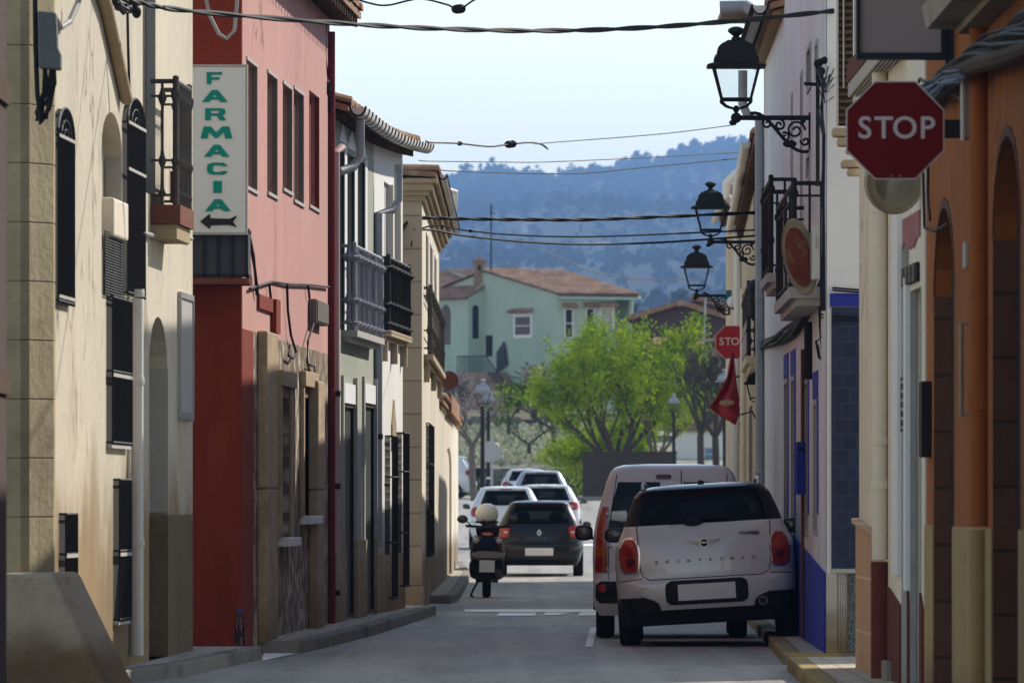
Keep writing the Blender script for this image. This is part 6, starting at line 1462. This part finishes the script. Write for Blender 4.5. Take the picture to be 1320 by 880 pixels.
k = MB(); k.tube([q3(D1, -.1, zr + .08), q3(D1, W1 + .2, zr + .08)], .1, 8); k.build('ridge', M['sandstone'], b)
k = MB(); k.prism([q3(-o_, -.05, ze - .3), q3(-o_, W1 + .3, ze - .3), q3(.0, W1 + .3, ze - .12), q3(.0, -.05, ze - .12)], (0, 0, .1)); k.build('eave', M['mint'], b)
# left wing
uw, vw = 7.7, -.95
k = MB(); zw, zwr = zp(383, 487), zp(362, 487)
P0, P1, P2, P3 = q3(uw, vw, 0), q3(uw + 8, vw, 0), q3(uw + 8, 2, 0), q3(uw, 0.0, 0)
Z = lambda p, z: Vector((p.x, p.y, z))
k.quad(Z(P0, base), Z(P1, base), Z(P1, zw), Z(P0, zw)); k.quad(Z(P0, base), Z(P3, base), Z(P3, zwr), Z(P0, zw)); k.quad(Z(P1, base), Z(P2, base), Z(P2, zwr + .8), Z(P1, zw)); k.quad(Z(P3, base), Z(P2, base), Z(P2, zwr + .8), Z(P3, zwr)); k.build('wing_wall', M['mint'], b)
tiled('wing_roof', q3(uw + 8, vw - .25, zw - .1), q3(uw - .1, vw - .25, zw - .1), q3(uw - .1, 2.0, zp(346, 487)), q3(uw + 8, 2.0, zp(346, 487)), 30)
def facewin(name, pc, dirv, nv, w, h, m, frame, fw=.12, arch=False, hood=False, dep=.06):
    k = MB(); z0 = pc.z - h / 2; t = Vector((0, 0, 1))
    if arch: pts = [pc + dirv * x + t * z for x, z in [(-w / 2, -h / 2)] + [(-w / 2 * math.cos(PI * i / 10), h / 2 - w / 2 + w / 2 * math.sin(PI * i / 10)) for i in range(11)] + [(w / 2, -h / 2)]]
    else: pts = [pc + dirv * x + t * z for x, z in ((-w / 2, -h / 2), (-w / 2, h / 2), (w / 2, h / 2), (w / 2, -h / 2))]
    k.prism([p + nv * .003 for p in pts], nv * .02); o = k.build(name, m, b)
    if frame:
        k = MB()
        for x0, x1, y0, y1 in ((-w / 2 - fw, -w / 2, -h / 2 - fw, h / 2 + fw), (w / 2, w / 2 + fw, -h / 2 - fw, h / 2 + fw), (-w / 2, w / 2, h / 2, h / 2 + fw), (-w / 2, w / 2, -h / 2 - fw, -h / 2), (-w / 2, w / 2, -.025, .025)):
            k.prism([pc + dirv * x + t * z for x, z in ((x0, y0), (x0, y1), (x1, y1), (x1, y0))], nv * dep)
        k.build('frame', frame, o)
    if hood:
        k = MB(); n = 9; ww = w / 2 + fw + .1
        for i in range(n):
            x = lerp(-ww, ww, (i + .5) / n); k.tube([pc + dirv * x + t * (h / 2 + fw + .22), pc + dirv * x + t * (h / 2 + fw + .08) + nv * .42], .085, 6)
        k.build('tile_hood', M['tile_red'], o)
    return o
u = lambda px: (718 - px) / 25 / .49 * .98
facewin('window', q3(u(674), 0, zp(418.5)), e2, nl, u(663) - u(685) - .15, .92, M['shutter_grey'], M['trim_white'], .18, hood=True)
v = lambda px: (px - 718) / 25 / .87
for px0, px1, t_, b_ in ((728.5, 737, 399, 434), (756, 764.5, 398, 433)): facewin('window', q3(0, v((px0 + px1) / 2), zp((t_ + b_) / 2)), e1, nr, v(px1) - v(px0), (b_ - t_) / 25, M['shutter'], M['trim_white'], .07, hood=True)
facewin('window', q3(0, v(782), zp(412)), e1, nr, v(789) - v(774), 1.2, M['trim_grey'], M['trim_white'], .08, hood=True)
facewin('window', q3(uw, vw * .55, zp(415, 487)), e1, nr, .36, 1.75, M['dark'], None, arch=True)
facewin('window', q3(u(619) + .6, -.0, zp(412, 486)), e2, nl, .7, 1.7, M['shutter_grey'], None, arch=True)
facewin('arcade', q3(uw + 2.4, vw, zp(418, 488)), e2, nl, 1.0, 2.1, M['shutter_grey'], None, arch=True)
facewin('garage_door', q3(uw + 2.6, vw, zp(505, 488)), e2, nl, 2.3, 2.0, M['door_green'], None)
facewin('door', q3(u(625) - .3, 0, zp(443)), e2, nl, .7, 1.1, M['dark'], None)
# chimney, antenna
k = MB(); pc = q3(D1 + .6, -.0, 0); zc = zp(350); k.box(pc.x - .3, pc.x + .3, pc.y - .3, pc.y + .3, zc - 1.2, zp(333)); ch = k.build('chimney', M['ruin'], b)
k = MB(); k.box(pc.x - .42, pc.x + .42, pc.y - .42, pc.y + .42, zp(332.5), zp(330.5)); k.lathe((pc.x, pc.y, zp(330.5)), [(.32, 0), (.06, .2)], 4); k.build('chimney_cap', M['tile_red'], ch)
k = MB(); k.box(pc.x - .1, pc.x + .1, pc.y - .305, pc.y - .302, zp(344), zp(337)); k.build('flue', M['dark'], ch)
e = thing('roof_antenna', 'tall thin antenna mast standing beside the chimney of the green house', 'antenna', (pc.x + .22, pc.y - .4, zp(356)))
k = MB(); x = at(633, 0, pc.y - .4).x; k.tube([(x, pc.y - .45, zp(395)), (x, pc.y - .45, zp(258))], .045, 6)
for z, L in ((zp(262), .1), (zp(270), .25), (zp(276), .18)): k.tube([(x - .05, pc.y - .45, z), (x + L, pc.y - .45, z)], .025, 5)
k.build('mast', M['iron'], e)
# stairs with railing
k = MB(); st0 = q3(u(615) + .2, -1.1, 0)
n = 9; z0, z1 = zp(478), zp(522)
for i in range(n):
    uu = lerp(u(650), u(682), i / n); zt = lerp(z0, z1, i / n)
    p = [q3(uu, -.02, 0), q3(uu, -1.2, 0), q3(lerp(u(650), u(682), (i + 1) / n), -1.2, 0), q3(lerp(u(650), u(682), (i + 1) / n), -.02, 0)]
    k.hexa([Z(x, base) for x in p] + [Z(x, zt) for x in p])
p = [q3(u(612), -.02, 0), q3(u(612), -1.2, 0), q3(u(650), -1.2, 0), q3(u(650), -.02, 0)]; k.hexa([Z(x, base) for x in p] + [Z(x, z0) for x in p])
sts = k.build('stairs', M['ruin'], b)
k = MB(); top = []
for i in range(31):
    t = i / 30; uu = lerp(u(612), u(682), t); zt = z0 if uu > u(650) else lerp(z0, z1, (u(650) - uu) / (u(650) - u(682)))
    q = q3(uu, -1.18, 0); k.tube([Z(q, zt), Z(q, zt + .85)], .018, 5); top.append(Z(q, zt + .85))
k.tube(top, .03, 6); k.build('stair_railing', M['iron'], sts)
k = MB(); uu0, uu1 = u(642), u(655); k.quad(*[q3(a_, -.1, z) for a_, z in ((uu0, zp(478)), (uu0, zp(452)), (uu1 + .3, zp(438)), (uu1, zp(468)))]); k.prism([q3(a_, -.12, z) for a_, z in ((uu0, zp(478)), (uu0, zp(452)), (uu1 + .3, zp(438)), (uu1, zp(468)))], nl * .05); k.build('green_gate', M['door_green'], b)
# ---- brown gable house and ruin to the right
d0 = 430; X = lambda px, d=430: at(px, 0, d).x; zq = lambda py, d=430: at(0, py, d).z
b = thing('brown_gable_house', 'dark brown gabled house with pale roof edges behind the green tree', 'house', (X(875), d0, zq(520)))
k = MB(); k.prism([(X(815), d0, zq(540)), (X(815), d0, zq(412)), (X(876), d0, zq(394)), (X(960), d0, zq(421)), (X(960), d0, zq(540))], (.6, 12, 0)); k.build('wall', M['brownwall'], b)
def roofslab(p0, p1, m, name, n=14, dy=12.5, over=.5, th=.14):
    k = MB(); a, c_ = Vector((p0[0], d0 - over, p0[1])), Vector((p1[0], d0 - over, p1[1])); v_ = Vector((.6, dy + over, 0))
    k.prism([a, c_, c_ + Vector((0, 0, th)), a + Vector((0, 0, th))], v_)
    for i in range(n):
        y = (i + .5) / n; k.tube([a + v_ * y + Vector((0, 0, th)), c_ + v_ * y + Vector((0, 0, th))], .13, 6)
    return k.build(name, m, b)
roofslab((X(808), zq(414)), (X(876.5), zq(393)), M['tile'], 'roof'); roofslab((X(875.5), zq(393)), (X(966), zq(421)), M['tile'], 'roof')
k = MB(); k.tube([(X(875), d0 - .5, zq(391.5)), (X(897), d0 + 9, zq(391))], .13, 8); k.build('ridge', M['sandstone'], b)
k = MB(); k.box(X(905), X(930), d0 - .08, d0 - .003, zq(440), zq(436)); k.build('ledge', M['sandstone'], b)
d0 = 452; b = thing('far_tiled_house', 'low house with a weathered tile roof behind the brown gabled house', 'house', (X(930, 452), 452, zq(500, 452)))
k = MB(); k.prism([(X(892, 452), d0, zq(520, 452)), (X(892, 452), d0, zq(387, 452)), (X(980, 452), d0, zq(405, 452)), (X(980, 452), d0, zq(520, 452))], (0, 8, 0)); k.build('wall', M['brownwall'], b)
roofslab((X(890, 452), zq(386, 452)), (X(985, 452), zq(408, 452)), M['tile'], 'roof', dy=8)
d0 = 408
b = thing('ruined_house', 'weathered low house with arched openings behind the right of the green tree', 'house', (X(890, 408), d0, zq(520, 408)))
Y = lambda px: X(px, 408); ZR = lambda py: zq(py, 408)
k = MB(); k.box(Y(845), Y(945), d0 + .5, d0 + 6, ZR(545), ZR(450)); k.build('wall', M['ruin'], b)
k = MB()
for i in range(5):
    a_ = 862 + i * 16; k.box(Y(a_), Y(a_ + 5), d0 + .1, d0 + .5, ZR(490), ZR(450)); k.box(Y(a_ + 5), Y(a_ + 16), d0 + .1, d0 + .5, ZR(455), ZR(450))
    for s_ in range(6):
        t0, t1 = PI * s_ / 6, PI * (s_ + 1) / 6; k.prism([(Y(a_ + 10.5 - 5.5 * math.cos(t0)), d0 + .12, ZR(464) + .19 * math.sin(t0)), (Y(a_ + 10.5 - 5.5 * math.cos(t1)), d0 + .12, ZR(464) + .19 * math.sin(t1)), (Y(a_ + 10.5 - 5.5 * math.cos(t1)), d0 + .12, ZR(454)), (Y(a_ + 10.5 - 5.5 * math.cos(t0)), d0 + .12, ZR(454))], (0, .3, 0))
k.box(Y(862), Y(945), d0 + .05, d0 + .5, ZR(540), ZR(490)); k.build('arcade', M['ruin'], b)
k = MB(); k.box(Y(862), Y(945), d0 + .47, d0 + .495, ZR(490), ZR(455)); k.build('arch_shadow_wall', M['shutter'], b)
k = MB(); k.prism([(Y(840), d0 - .4, ZR(449)), (Y(908), d0 - .4, ZR(447)), (Y(900), d0 + 6, ZR(437)), (Y(845), d0 + 6, ZR(437))], (0, 0, .12))
for i in range(22):
    a_ = lerp(841, 907, i / 21); k.tube([(Y(a_), d0 - .45, ZR(448) + .1), (Y(lerp(846, 899, i / 21)), d0 + 6, ZR(436.5) + .1)], .08, 6)
k.build('roof', M['tile'], b)
k = MB(); k.tube([(Y(907), d0 - .3, ZR(450)), (Y(909.5), d0 - .3, ZR(385))], .05, 6); tag(k.build('antenna_pole', M['galv'], origin=(Y(907), d0 - .3, ZR(450))), 'thin grey pole rising in front of the brown gabled house', 'pole')
# ---- walls
k = MB(); d0 = 353; k.box(X(751, d0), X(872, d0), d0, d0 + .5, gz(d0) - .3, zq(584, d0)); k.box(X(750, d0), X(873, d0), d0 - .04, d0 + .54, zq(584, d0), zq(581.5, d0)); tag(k.build('retaining_wall', M['planter'], origin=(X(810, d0), d0, gz(d0))), 'grey brown retaining wall under the bright green tree', 'wall')
k = MB()
for i in range(60):
    x0 = lerp(-12, X(748, 373), i / 60); x1 = lerp(-12, X(748, 373), (i + 1) / 60); k.box(x0, x1 - .01, 372.9, 373.35, 1.5, 2.78 + rr.uniform(-.08, .06))
tag(k.build('field_wall', M['drystone'], origin=(-4, 373, 1.7)), 'low dry stone wall behind the parked cars below the pale field', 'wall')
k = MB()
for i in range(50):
    x0 = lerp(-10, 4, i / 50); k.box(x0, x0 + .27, 420.1, 420.7, 4.2, 5.25 + rr.uniform(-.1, .08))
tag(k.build('terrace_wall', M['drystone'], origin=(-3, 420, 4.6)), 'dry stone terrace wall between the pale field and the green house', 'wall')
d0 = 385; b = thing('white_garage', 'low white building with a pale blue door behind the bare trees', 'building', (X(905, d0), d0, gz(370)))
k = MB(); k.box(X(872, d0), X(960, d0), d0, d0 + 5, 1, zq(556, d0)); k.build('wall', M['whitewall'], b)
k = MB(); k.box(X(868, d0), X(962, d0), d0 - .2, d0 + 5.1, zq(556, d0), zq(553.5, d0)); k.build('roof', M['tile'], b)
k = MB(); k.box(X(909, d0), X(919, d0), d0 - .03, d0 - .003, 1.2, zq(577, d0)); dd = k.build('door', M['cable_blue'], b)
k = MB()
for i in range(8): z = lerp(1.7, zq(578, d0), i / 8); k.box(X(909.5, d0), X(918.5, d0), d0 - .045, d0 - .031, z, z + .03)
k.build('door_slat', M['trim_white'], dd)
# ---- trees
def leaf_cloud(pts, n, spread, size, rnd, flat=.7):
    vs, fs = [], []
    for i in range(n):
        c = rnd.choice(pts); sp = spread * rnd.uniform(.3, 1.0)
        p = c + Vector((rnd.gauss(0, sp), rnd.gauss(0, sp), rnd.gauss(0, sp * flat)))
        s_ = size * rnd.uniform(.6, 1.3); a = Vector((rnd.uniform(-1, 1), rnd.uniform(-1, 1), rnd.uniform(-1, 1))).normalized(); b_ = a.orthogonal().normalized()
        q = len(vs); vs += [p - a * s_ * .5, p + b_ * s_ * .32, p + a * s_ * .6, p - b_ * s_ * .32]; fs.append((q, q + 1, q + 2, q + 3))
    return vs, fs
def tree(name, label, pos, limbs, trunk_h, trunk_r, spread, height, leafm=None, nleaf=0, leafsize=.12, lspread=.25, depth=4, seed=1, bark='bark', twig=.012, up=.5, group=None, cat='tree', bias=(0, 0, 0), crown='crown'):
    rnd = random.Random(seed); e = thing(name, label, cat, pos, group); k = MB(); tips = []; pos = Vector(pos); bias = Vector(bias)
    def grow(p, d, L, r, lev):
        n = 4; pts = [p]; dd = d.copy(); rs = [r]
        for i in range(n):
            dd = (dd + Vector((rnd.gauss(0, .13), rnd.gauss(0, .13), rnd.gauss(0, .08) + up * .10)) + bias * .05).normalized(); pts.append(pts[-1] + dd * L / n); rs.append(max(twig, r * (1 - .45 * (i + 1) / n)))
            if lev >= depth - 2: tips.append(pts[-1])
        k.tube(pts, rs, 7 if lev < 2 else 5)
        if lev < depth:
            m = rnd.choice((2, 3, 3)) if lev < depth - 1 else rnd.choice((2, 3, 4))
            for j in range(m):
                t = rnd.uniform(.45, 1.0); i_ = min(n, max(1, int(t * n + .5))); a = rnd.uniform(0, 2 * PI)
                nd = (dd * .8 + Vector((math.cos(a) * spread, math.sin(a) * spread, rnd.uniform(.0, .5) * up + .1))).normalized()
                grow(pts[i_], nd, L * rnd.uniform(.6, .85), rs[i_] * .68, lev + 1)
    bp = pos + Vector((0, 0, -.15)); tp = pos + Vector((rnd.uniform(-.1, .1), 0, trunk_h))
    mid = bp.lerp(tp, .5) + Vector((rnd.uniform(-.06, .06), 0, 0)); k.tube([bp, bp.lerp(mid, .3), mid, tp], [trunk_r * 1.5, trunk_r * 1.08, trunk_r, trunk_r * .95], 10)
    for j in range(limbs):
        a = 2 * PI * (j + rnd.uniform(-.2, .2)) / limbs + seed
        grow(tp, Vector((math.cos(a) * spread, math.sin(a) * spread * .8, .55 + up * .5)).normalized(), height * rnd.uniform(.34, .44), trunk_r * .62, 1)
    k.build('trunk', M[bark], e, smooth=True)
    if leafm and nleaf:
        vs, fs = leaf_cloud(tips, nleaf, lspread, leafsize, rnd); c = MB(); c.v = vs; c.f = fs; c.build(crown, leafm, e, recalc=False)
    return e
def gp(px, d): x = at(px, 0, d).x; return Vector((x, d, tz(x, d) if d > 369 else gz(d)))
tree('green_tree', 'large bright spring green tree rising over the retaining wall', at(795, 632, 357), 9, .8, .16, .66, 6.9, M['leaf'], 26000, .135, .30, depth=4, seed=4, up=.65)
tree('green_tree', 'yellow green tree standing just right of the large bright one, with visible pale twigs', at(845, 636, 358), 5, 1.1, .12, .42, 4.6, M['leaf'], 5000, .12, .24, depth=4, seed=9, up=.6, bark='bark_pale')
tree('bush', 'low bright green bush growing behind the retaining wall under the tree', at(800, 628, 361), 8, .5, .05, .9, 3.0, M['leaf'], 7000, .13, .3, depth=3, seed=81, cat='bush')
tree('bare_tree', 'bare pollarded tree left of the two, before the white garage', at(903, 640, 350), 4, 2.3, .14, .5, 3.6, M['bark_pale'], 0, depth=5, seed=12, up=.8, twig=.014)
tree('bare_tree', 'bare pollarded tree right of the two, before the white garage', at(922, 640, 351), 4, 2.2, .14, .5, 3.6, M['bark_pale'], 0, depth=5, seed=17, up=.8, twig=.014)
tree('evergreen_tree', 'dark leafy tree behind the two bare pollarded trees', at(905, 590, 395), 5, 1.2, .14, .6, 3.2, M['leaf_mid'], 4000, .16, .3, depth=4, seed=23)
tree('bare_tree', 'bare tree with pinkish buds beside the post lamps', at(612, 648, 345), 4, 2.1, .13, .6, 2.7, M['blossom'], 500, .09, .12, depth=4, seed=31, up=.5, bark='bark_pale', crown='blossom')
tree('bare_tree', 'dark forked bare tree standing in the pale field', gp(713, 376) , 3, 1.5, .11, .75, 2.6, None, 0, depth=3, seed=35, up=.35)
tree('bare_tree', 'small leaning bare tree left of the forked one in the field', gp(683, 380), 2, .8, .09, .8, 2.2, M['leaf_mid'], 250, .09, .1, depth=3, seed=41, up=.4)
tree('bare_tree', 'thin bare tree at the upper left of the pale field', gp(656, 405), 3, .9, .09, .6, 2.4, M['leaf_mid'], 500, .1, .15, depth=3, seed=44, up=.5)
tree('blossom_tree', 'old tree with pale pink blossom below the stairs of the green house', gp(689, 426), 4, .9, .18, .6, 2.0, M['blossom'], 900, .1, .16, depth=4, seed=52, up=.6, crown='blossom')
tree('blossom_tree', 'pink budding tree behind the taller post lamp', gp(600, 422), 4, .7, .12, .6, 1.6, M['blossom'], 700, .1, .16, depth=4, seed=57, up=.6, crown='blossom')
tree('bush', 'light green bush between the post lamps and the pale field', gp(641, 415), 5, .4, .06, .7, 2.0, M['leaf'], 1400, .1, .2, depth=3, seed=61, cat='bush')
tree('bush', 'yellow green bush at the left foot of the retaining wall', at(745, 640, 362), 7, .3, .05, .6, 2.9, M['leaf'], 5000, .11, .28, depth=3, seed=66, cat='bush')
tree('bush', 'dark bush left of the wall foot behind the white estate car', gp(598, 371), 5, .3, .05, .8, 1.4, M['leaf_dark'], 1200, .12, .2, depth=3, seed=71, cat='bush')
tree('bush', 'green shrub growing against the foot of the green house', gp(668, 440), 6, .3, .06, .8, 1.6, M['leaf_mid'], 1500, .12, .22, depth=3, seed=75, cat='bush')
# palm-like plant by the stairs
pc = at(690, 500, 466); e = thing('palm', 'dark green palm with spiky fronds beside the outdoor stairs', 'palm', pc + Vector((0, 0, -1.2)))
k = MB(); k.tube([pc + Vector((0, 0, -1.2)), pc], [.2, .16], 8); k.build('trunk', M['bark'], e)
k = MB()
for i in range(46):
    a = rr.uniform(0, 2 * PI); el = rr.uniform(-.2, 1.3); L = rr.uniform(1.0, 1.7); dv = Vector((math.cos(a) * math.cos(el), math.sin(a) * math.cos(el), math.sin(el)))
    pts = [pc + dv * L * t + Vector((0, 0, -.5 * L * t * t * max(0, math.cos(el)))) for t in (0, .25, .5, .75, 1)]
    sd_ = dv.cross(Vector((0, 0, 1))).normalized()
    for t in range(1, 5):
        for sg in (-1, 1):
            for s_ in range(5):
                p = pts[t - 1].lerp(pts[t], s_ / 5); k.quad(p, p + sd_ * sg * .16 + dv * .16 + Vector((0, 0, -.02)), p + sd_ * sg * .19 + dv * .23 + Vector((0, 0, -.05)), p + dv * .06)
    k.tube(pts, .012, 4)
k.build('frond', M['leaf_dark'], e, recalc=False)
# ---- stuff: flowers in the field, woods on the hill
vs, fs = [], []
for i in range(7000):
    y = 374 + 46 * rr.random() ** 1.2; x = rr.uniform(-7, 5.5); z = tz(0, y) + .06; s_ = rr.uniform(.05, .14); a = rr.uniform(0, PI); dx, dy = math.cos(a) * s_, math.sin(a) * s_; h = rr.uniform(.03, .28)
    q = len(vs); vs += [Vector((x - dx, y - dy, z + h)), Vector((x + dx, y + dy, z + h * 1.2)), Vector((x + dx * .6, y + dy * .6 + .03, z + h + s_ * 1.5)), Vector((x - dx * .6, y - dy * .6, z + h + s_ * 1.4))]; fs.append((q, q + 1, q + 2, q + 3))
k = MB(); k.v = vs; k.f = fs; tag(k.build('wild_flowers', M['flower'], origin=(0, 380, 2.7), recalc=False), kind='stuff')
vs, fs = [], []
for i in range(800):
    y = rr.uniform(366, 372.5); x = rr.uniform(-4, 3); z = gz(y) - .05; s_ = rr.uniform(.02, .05); h = rr.uniform(.1, .45); q = len(vs)
    vs += [Vector((x - s_, y, z)), Vector((x + s_, y, z)), Vector((x + rr.uniform(-.1, .1), y, z + h))]; fs.append((q, q + 1, q + 2))
k = MB(); k.v = vs; k.f = fs; tag(k.build('verge_grass', M['leaf_mid'], origin=(0, 370, 1.7), recalc=False), kind='stuff')
vs, fs = [], []
def blob(x, y, z, s_, h):
    n = 7
    for lv in range(16):
        a = rr.uniform(0, 2 * PI); t = rr.random(); r_ = s_ * math.sin(PI * (.15 + .8 * t)) * rr.uniform(.5, 1); c = Vector((x + math.cos(a) * r_, y + math.sin(a) * r_, z + h * t))
        w_ = s_ * rr.uniform(.35, .6); u_ = Vector((rr.uniform(-1, 1), rr.uniform(-1, 1), rr.uniform(-.6, .6))).normalized(); v_ = u_.orthogonal().normalized(); q = len(vs)
        vs.extend([c - u_ * w_, c + v_ * w_ * .8, c + u_ * w_, c - v_ * w_ * .8]); fs.append((q, q + 1, q + 2, q + 3))
for i in range(6500):
    y = 900 + 8100 * rr.random() ** .8; x = rr.uniform(-1, 1) * (70 + y * .034); 
    if noise.noise(Vector((x / 190, y / 420, 7))) < -.3 and rr.random() < .6: continue
    s_ = rr.uniform(1.3, 2.6) * (.7 + y / 4600); blob(x, y, tz(x, y) - .6, s_, s_ * rr.uniform(1.5, 2.4))
for i in range(420):
    x = rr.uniform(-300, 450); y = rr.uniform(8900, 9100); s_ = rr.uniform(3, 7); blob(x, y, tz(x, y) - .5, s_, s_ * rr.uniform(1.4, 2))
for i in range(16):
    x = rr.uniform(-80, 270); y = rr.uniform(8950, 9050); s_ = rr.uniform(5, 8)
    for _ in range(4): blob(x, y, tz(x, y) - .5, s_, s_ * 2.3)
k = MB(); k.v = vs; k.f = fs; tag(k.build('hillside_woods', M['hill_leaf'], origin=(0, 2000, 50), recalc=False), kind='stuff')
for (px, py, w_, h_) in ((575, 334, 2, 1.5), (680, 300, 1, 2.6), (770, 320, 2, 1.4)):
    d = 1500
    for y in range(900, 9000, 30):  # stand it where the sight line meets the hillside
        p = at(px, py, y)
        if tz(p.x, y) >= p.z: d = y; break
    p = at(px, py, d); sc_ = d / 1500; s_ = w_ * sc_; k = MB(); tp_ = thing('hillside_house', None, 'house', (p.x, d, p.z - 1))
    k.box(p.x - s_, p.x + s_, d - 1, d + 6, p.z - 3, p.z + h_ * .5 * sc_); k.build('wall', M['whitewall'], tp_)
    k = MB(); k.prism([(p.x - s_ * 1.1, d - 1.4, p.z + h_ * .5 * sc_ + .01), (p.x + s_ * 1.1, d - 1.4, p.z + h_ * .5 * sc_ + .01), (p.x + s_ * 1.1, d + 2.5, p.z + h_ * .5 * sc_ + 1.1), (p.x - s_ * 1.1, d + 2.5, p.z + h_ * .5 * sc_ + 1.1)], (0, 0, .2)); k.build('roof', M['tile_red'], tp_)
    tag(tp_, 'tiny pale house among the woods of the blue hillside', None, 'houses scattered on the hillside')
# ================================================================== AIR, LIGHT, CAMERA
k = MB(); k.box(-2600, 2600, -12, 10500, -3, 395)
hz = tag(k.build('haze', None, origin=(0, 0, 0)), kind='stuff')
hm = bpy.data.materials.new('haze_air'); hm.use_nodes = True; nt = hm.node_tree; nt.nodes.remove(nt.nodes['Principled BSDF'])
pv = nt.nodes.new('ShaderNodeVolumePrincipled'); pv.inputs['Color'].default_value = (.30, .53, .98, 1); pv.inputs['Density'].default_value = 1.4e-4; pv.inputs['Anisotropy'].default_value = 0.0
nt.links.new(pv.outputs[0], nt.nodes['Material Output'].inputs['Volume']); hz.data.materials.append(hm)
w = bpy.data.worlds.new('World'); scene.world = w; w.use_nodes = True; nt = w.node_tree
sky = nt.nodes.new('ShaderNodeTexSky'); sky.sky_type = 'NISHITA'; sky.sun_disc = False; sky.sun_elevation = SEL; sky.sun_rotation = SAZ; sky.air_density = .75; sky.dust_density = 0.0; sky.ozone_density = 1.5
tn = nt.nodes.new('ShaderNodeMix'); tn.data_type = 'RGBA'; tn.blend_type = 'MULTIPLY'; tn.inputs[0].default_value = 1.0; tn.inputs[7].default_value = (1.25, 1.0, .77, 1)
nt.links.new(sky.outputs[0], tn.inputs[6]); nt.links.new(tn.outputs[2], nt.nodes['Background'].inputs[0]); nt.nodes['Background'].inputs[1].default_value = .15
sd = bpy.data.lights.new('sun', 'SUN'); sd.energy = 3.4; sd.angle = math.radians(.53); sd.color = (1.0, .93, .82)
so = bpy.data.objects.new('sun', sd); COL.objects.link(so)
sv = SUN
so.rotation_euler = sv.to_track_quat('Z', 'Y').to_euler(); so.location = (40, 60, 60)
cam = bpy.data.cameras.new('camera'); co = bpy.data.objects.new('camera', cam); COL.objects.link(co); scene.camera = co
co.location = (0, 0, CH); co.rotation_euler = (PI / 2, 0, 0); cam.sensor_width = 36; cam.lens = F / 1320 * 36; cam.shift_y = (HY - 440) / 1320
cam.clip_start = .5; cam.clip_end = 22000
cam.dof.use_dof = True; cam.dof.focus_distance = 96; cam.dof.aperture_fstop = 11
vs_ = scene.view_settings; vs_.view_transform = 'Standard'; vs_.look = 'None'; vs_.exposure = .85; vs_.gamma = 1; vs_.use_curve_mapping = False
scene.cycles.volume_bounces = 0; scene.cycles.max_bounces = 6; scene.cycles.transparent_max_bounces = 16; scene.cycles.use_denoising = True
scene.cycles.diffuse_bounces = 4; scene.cycles.glossy_bounces = 3
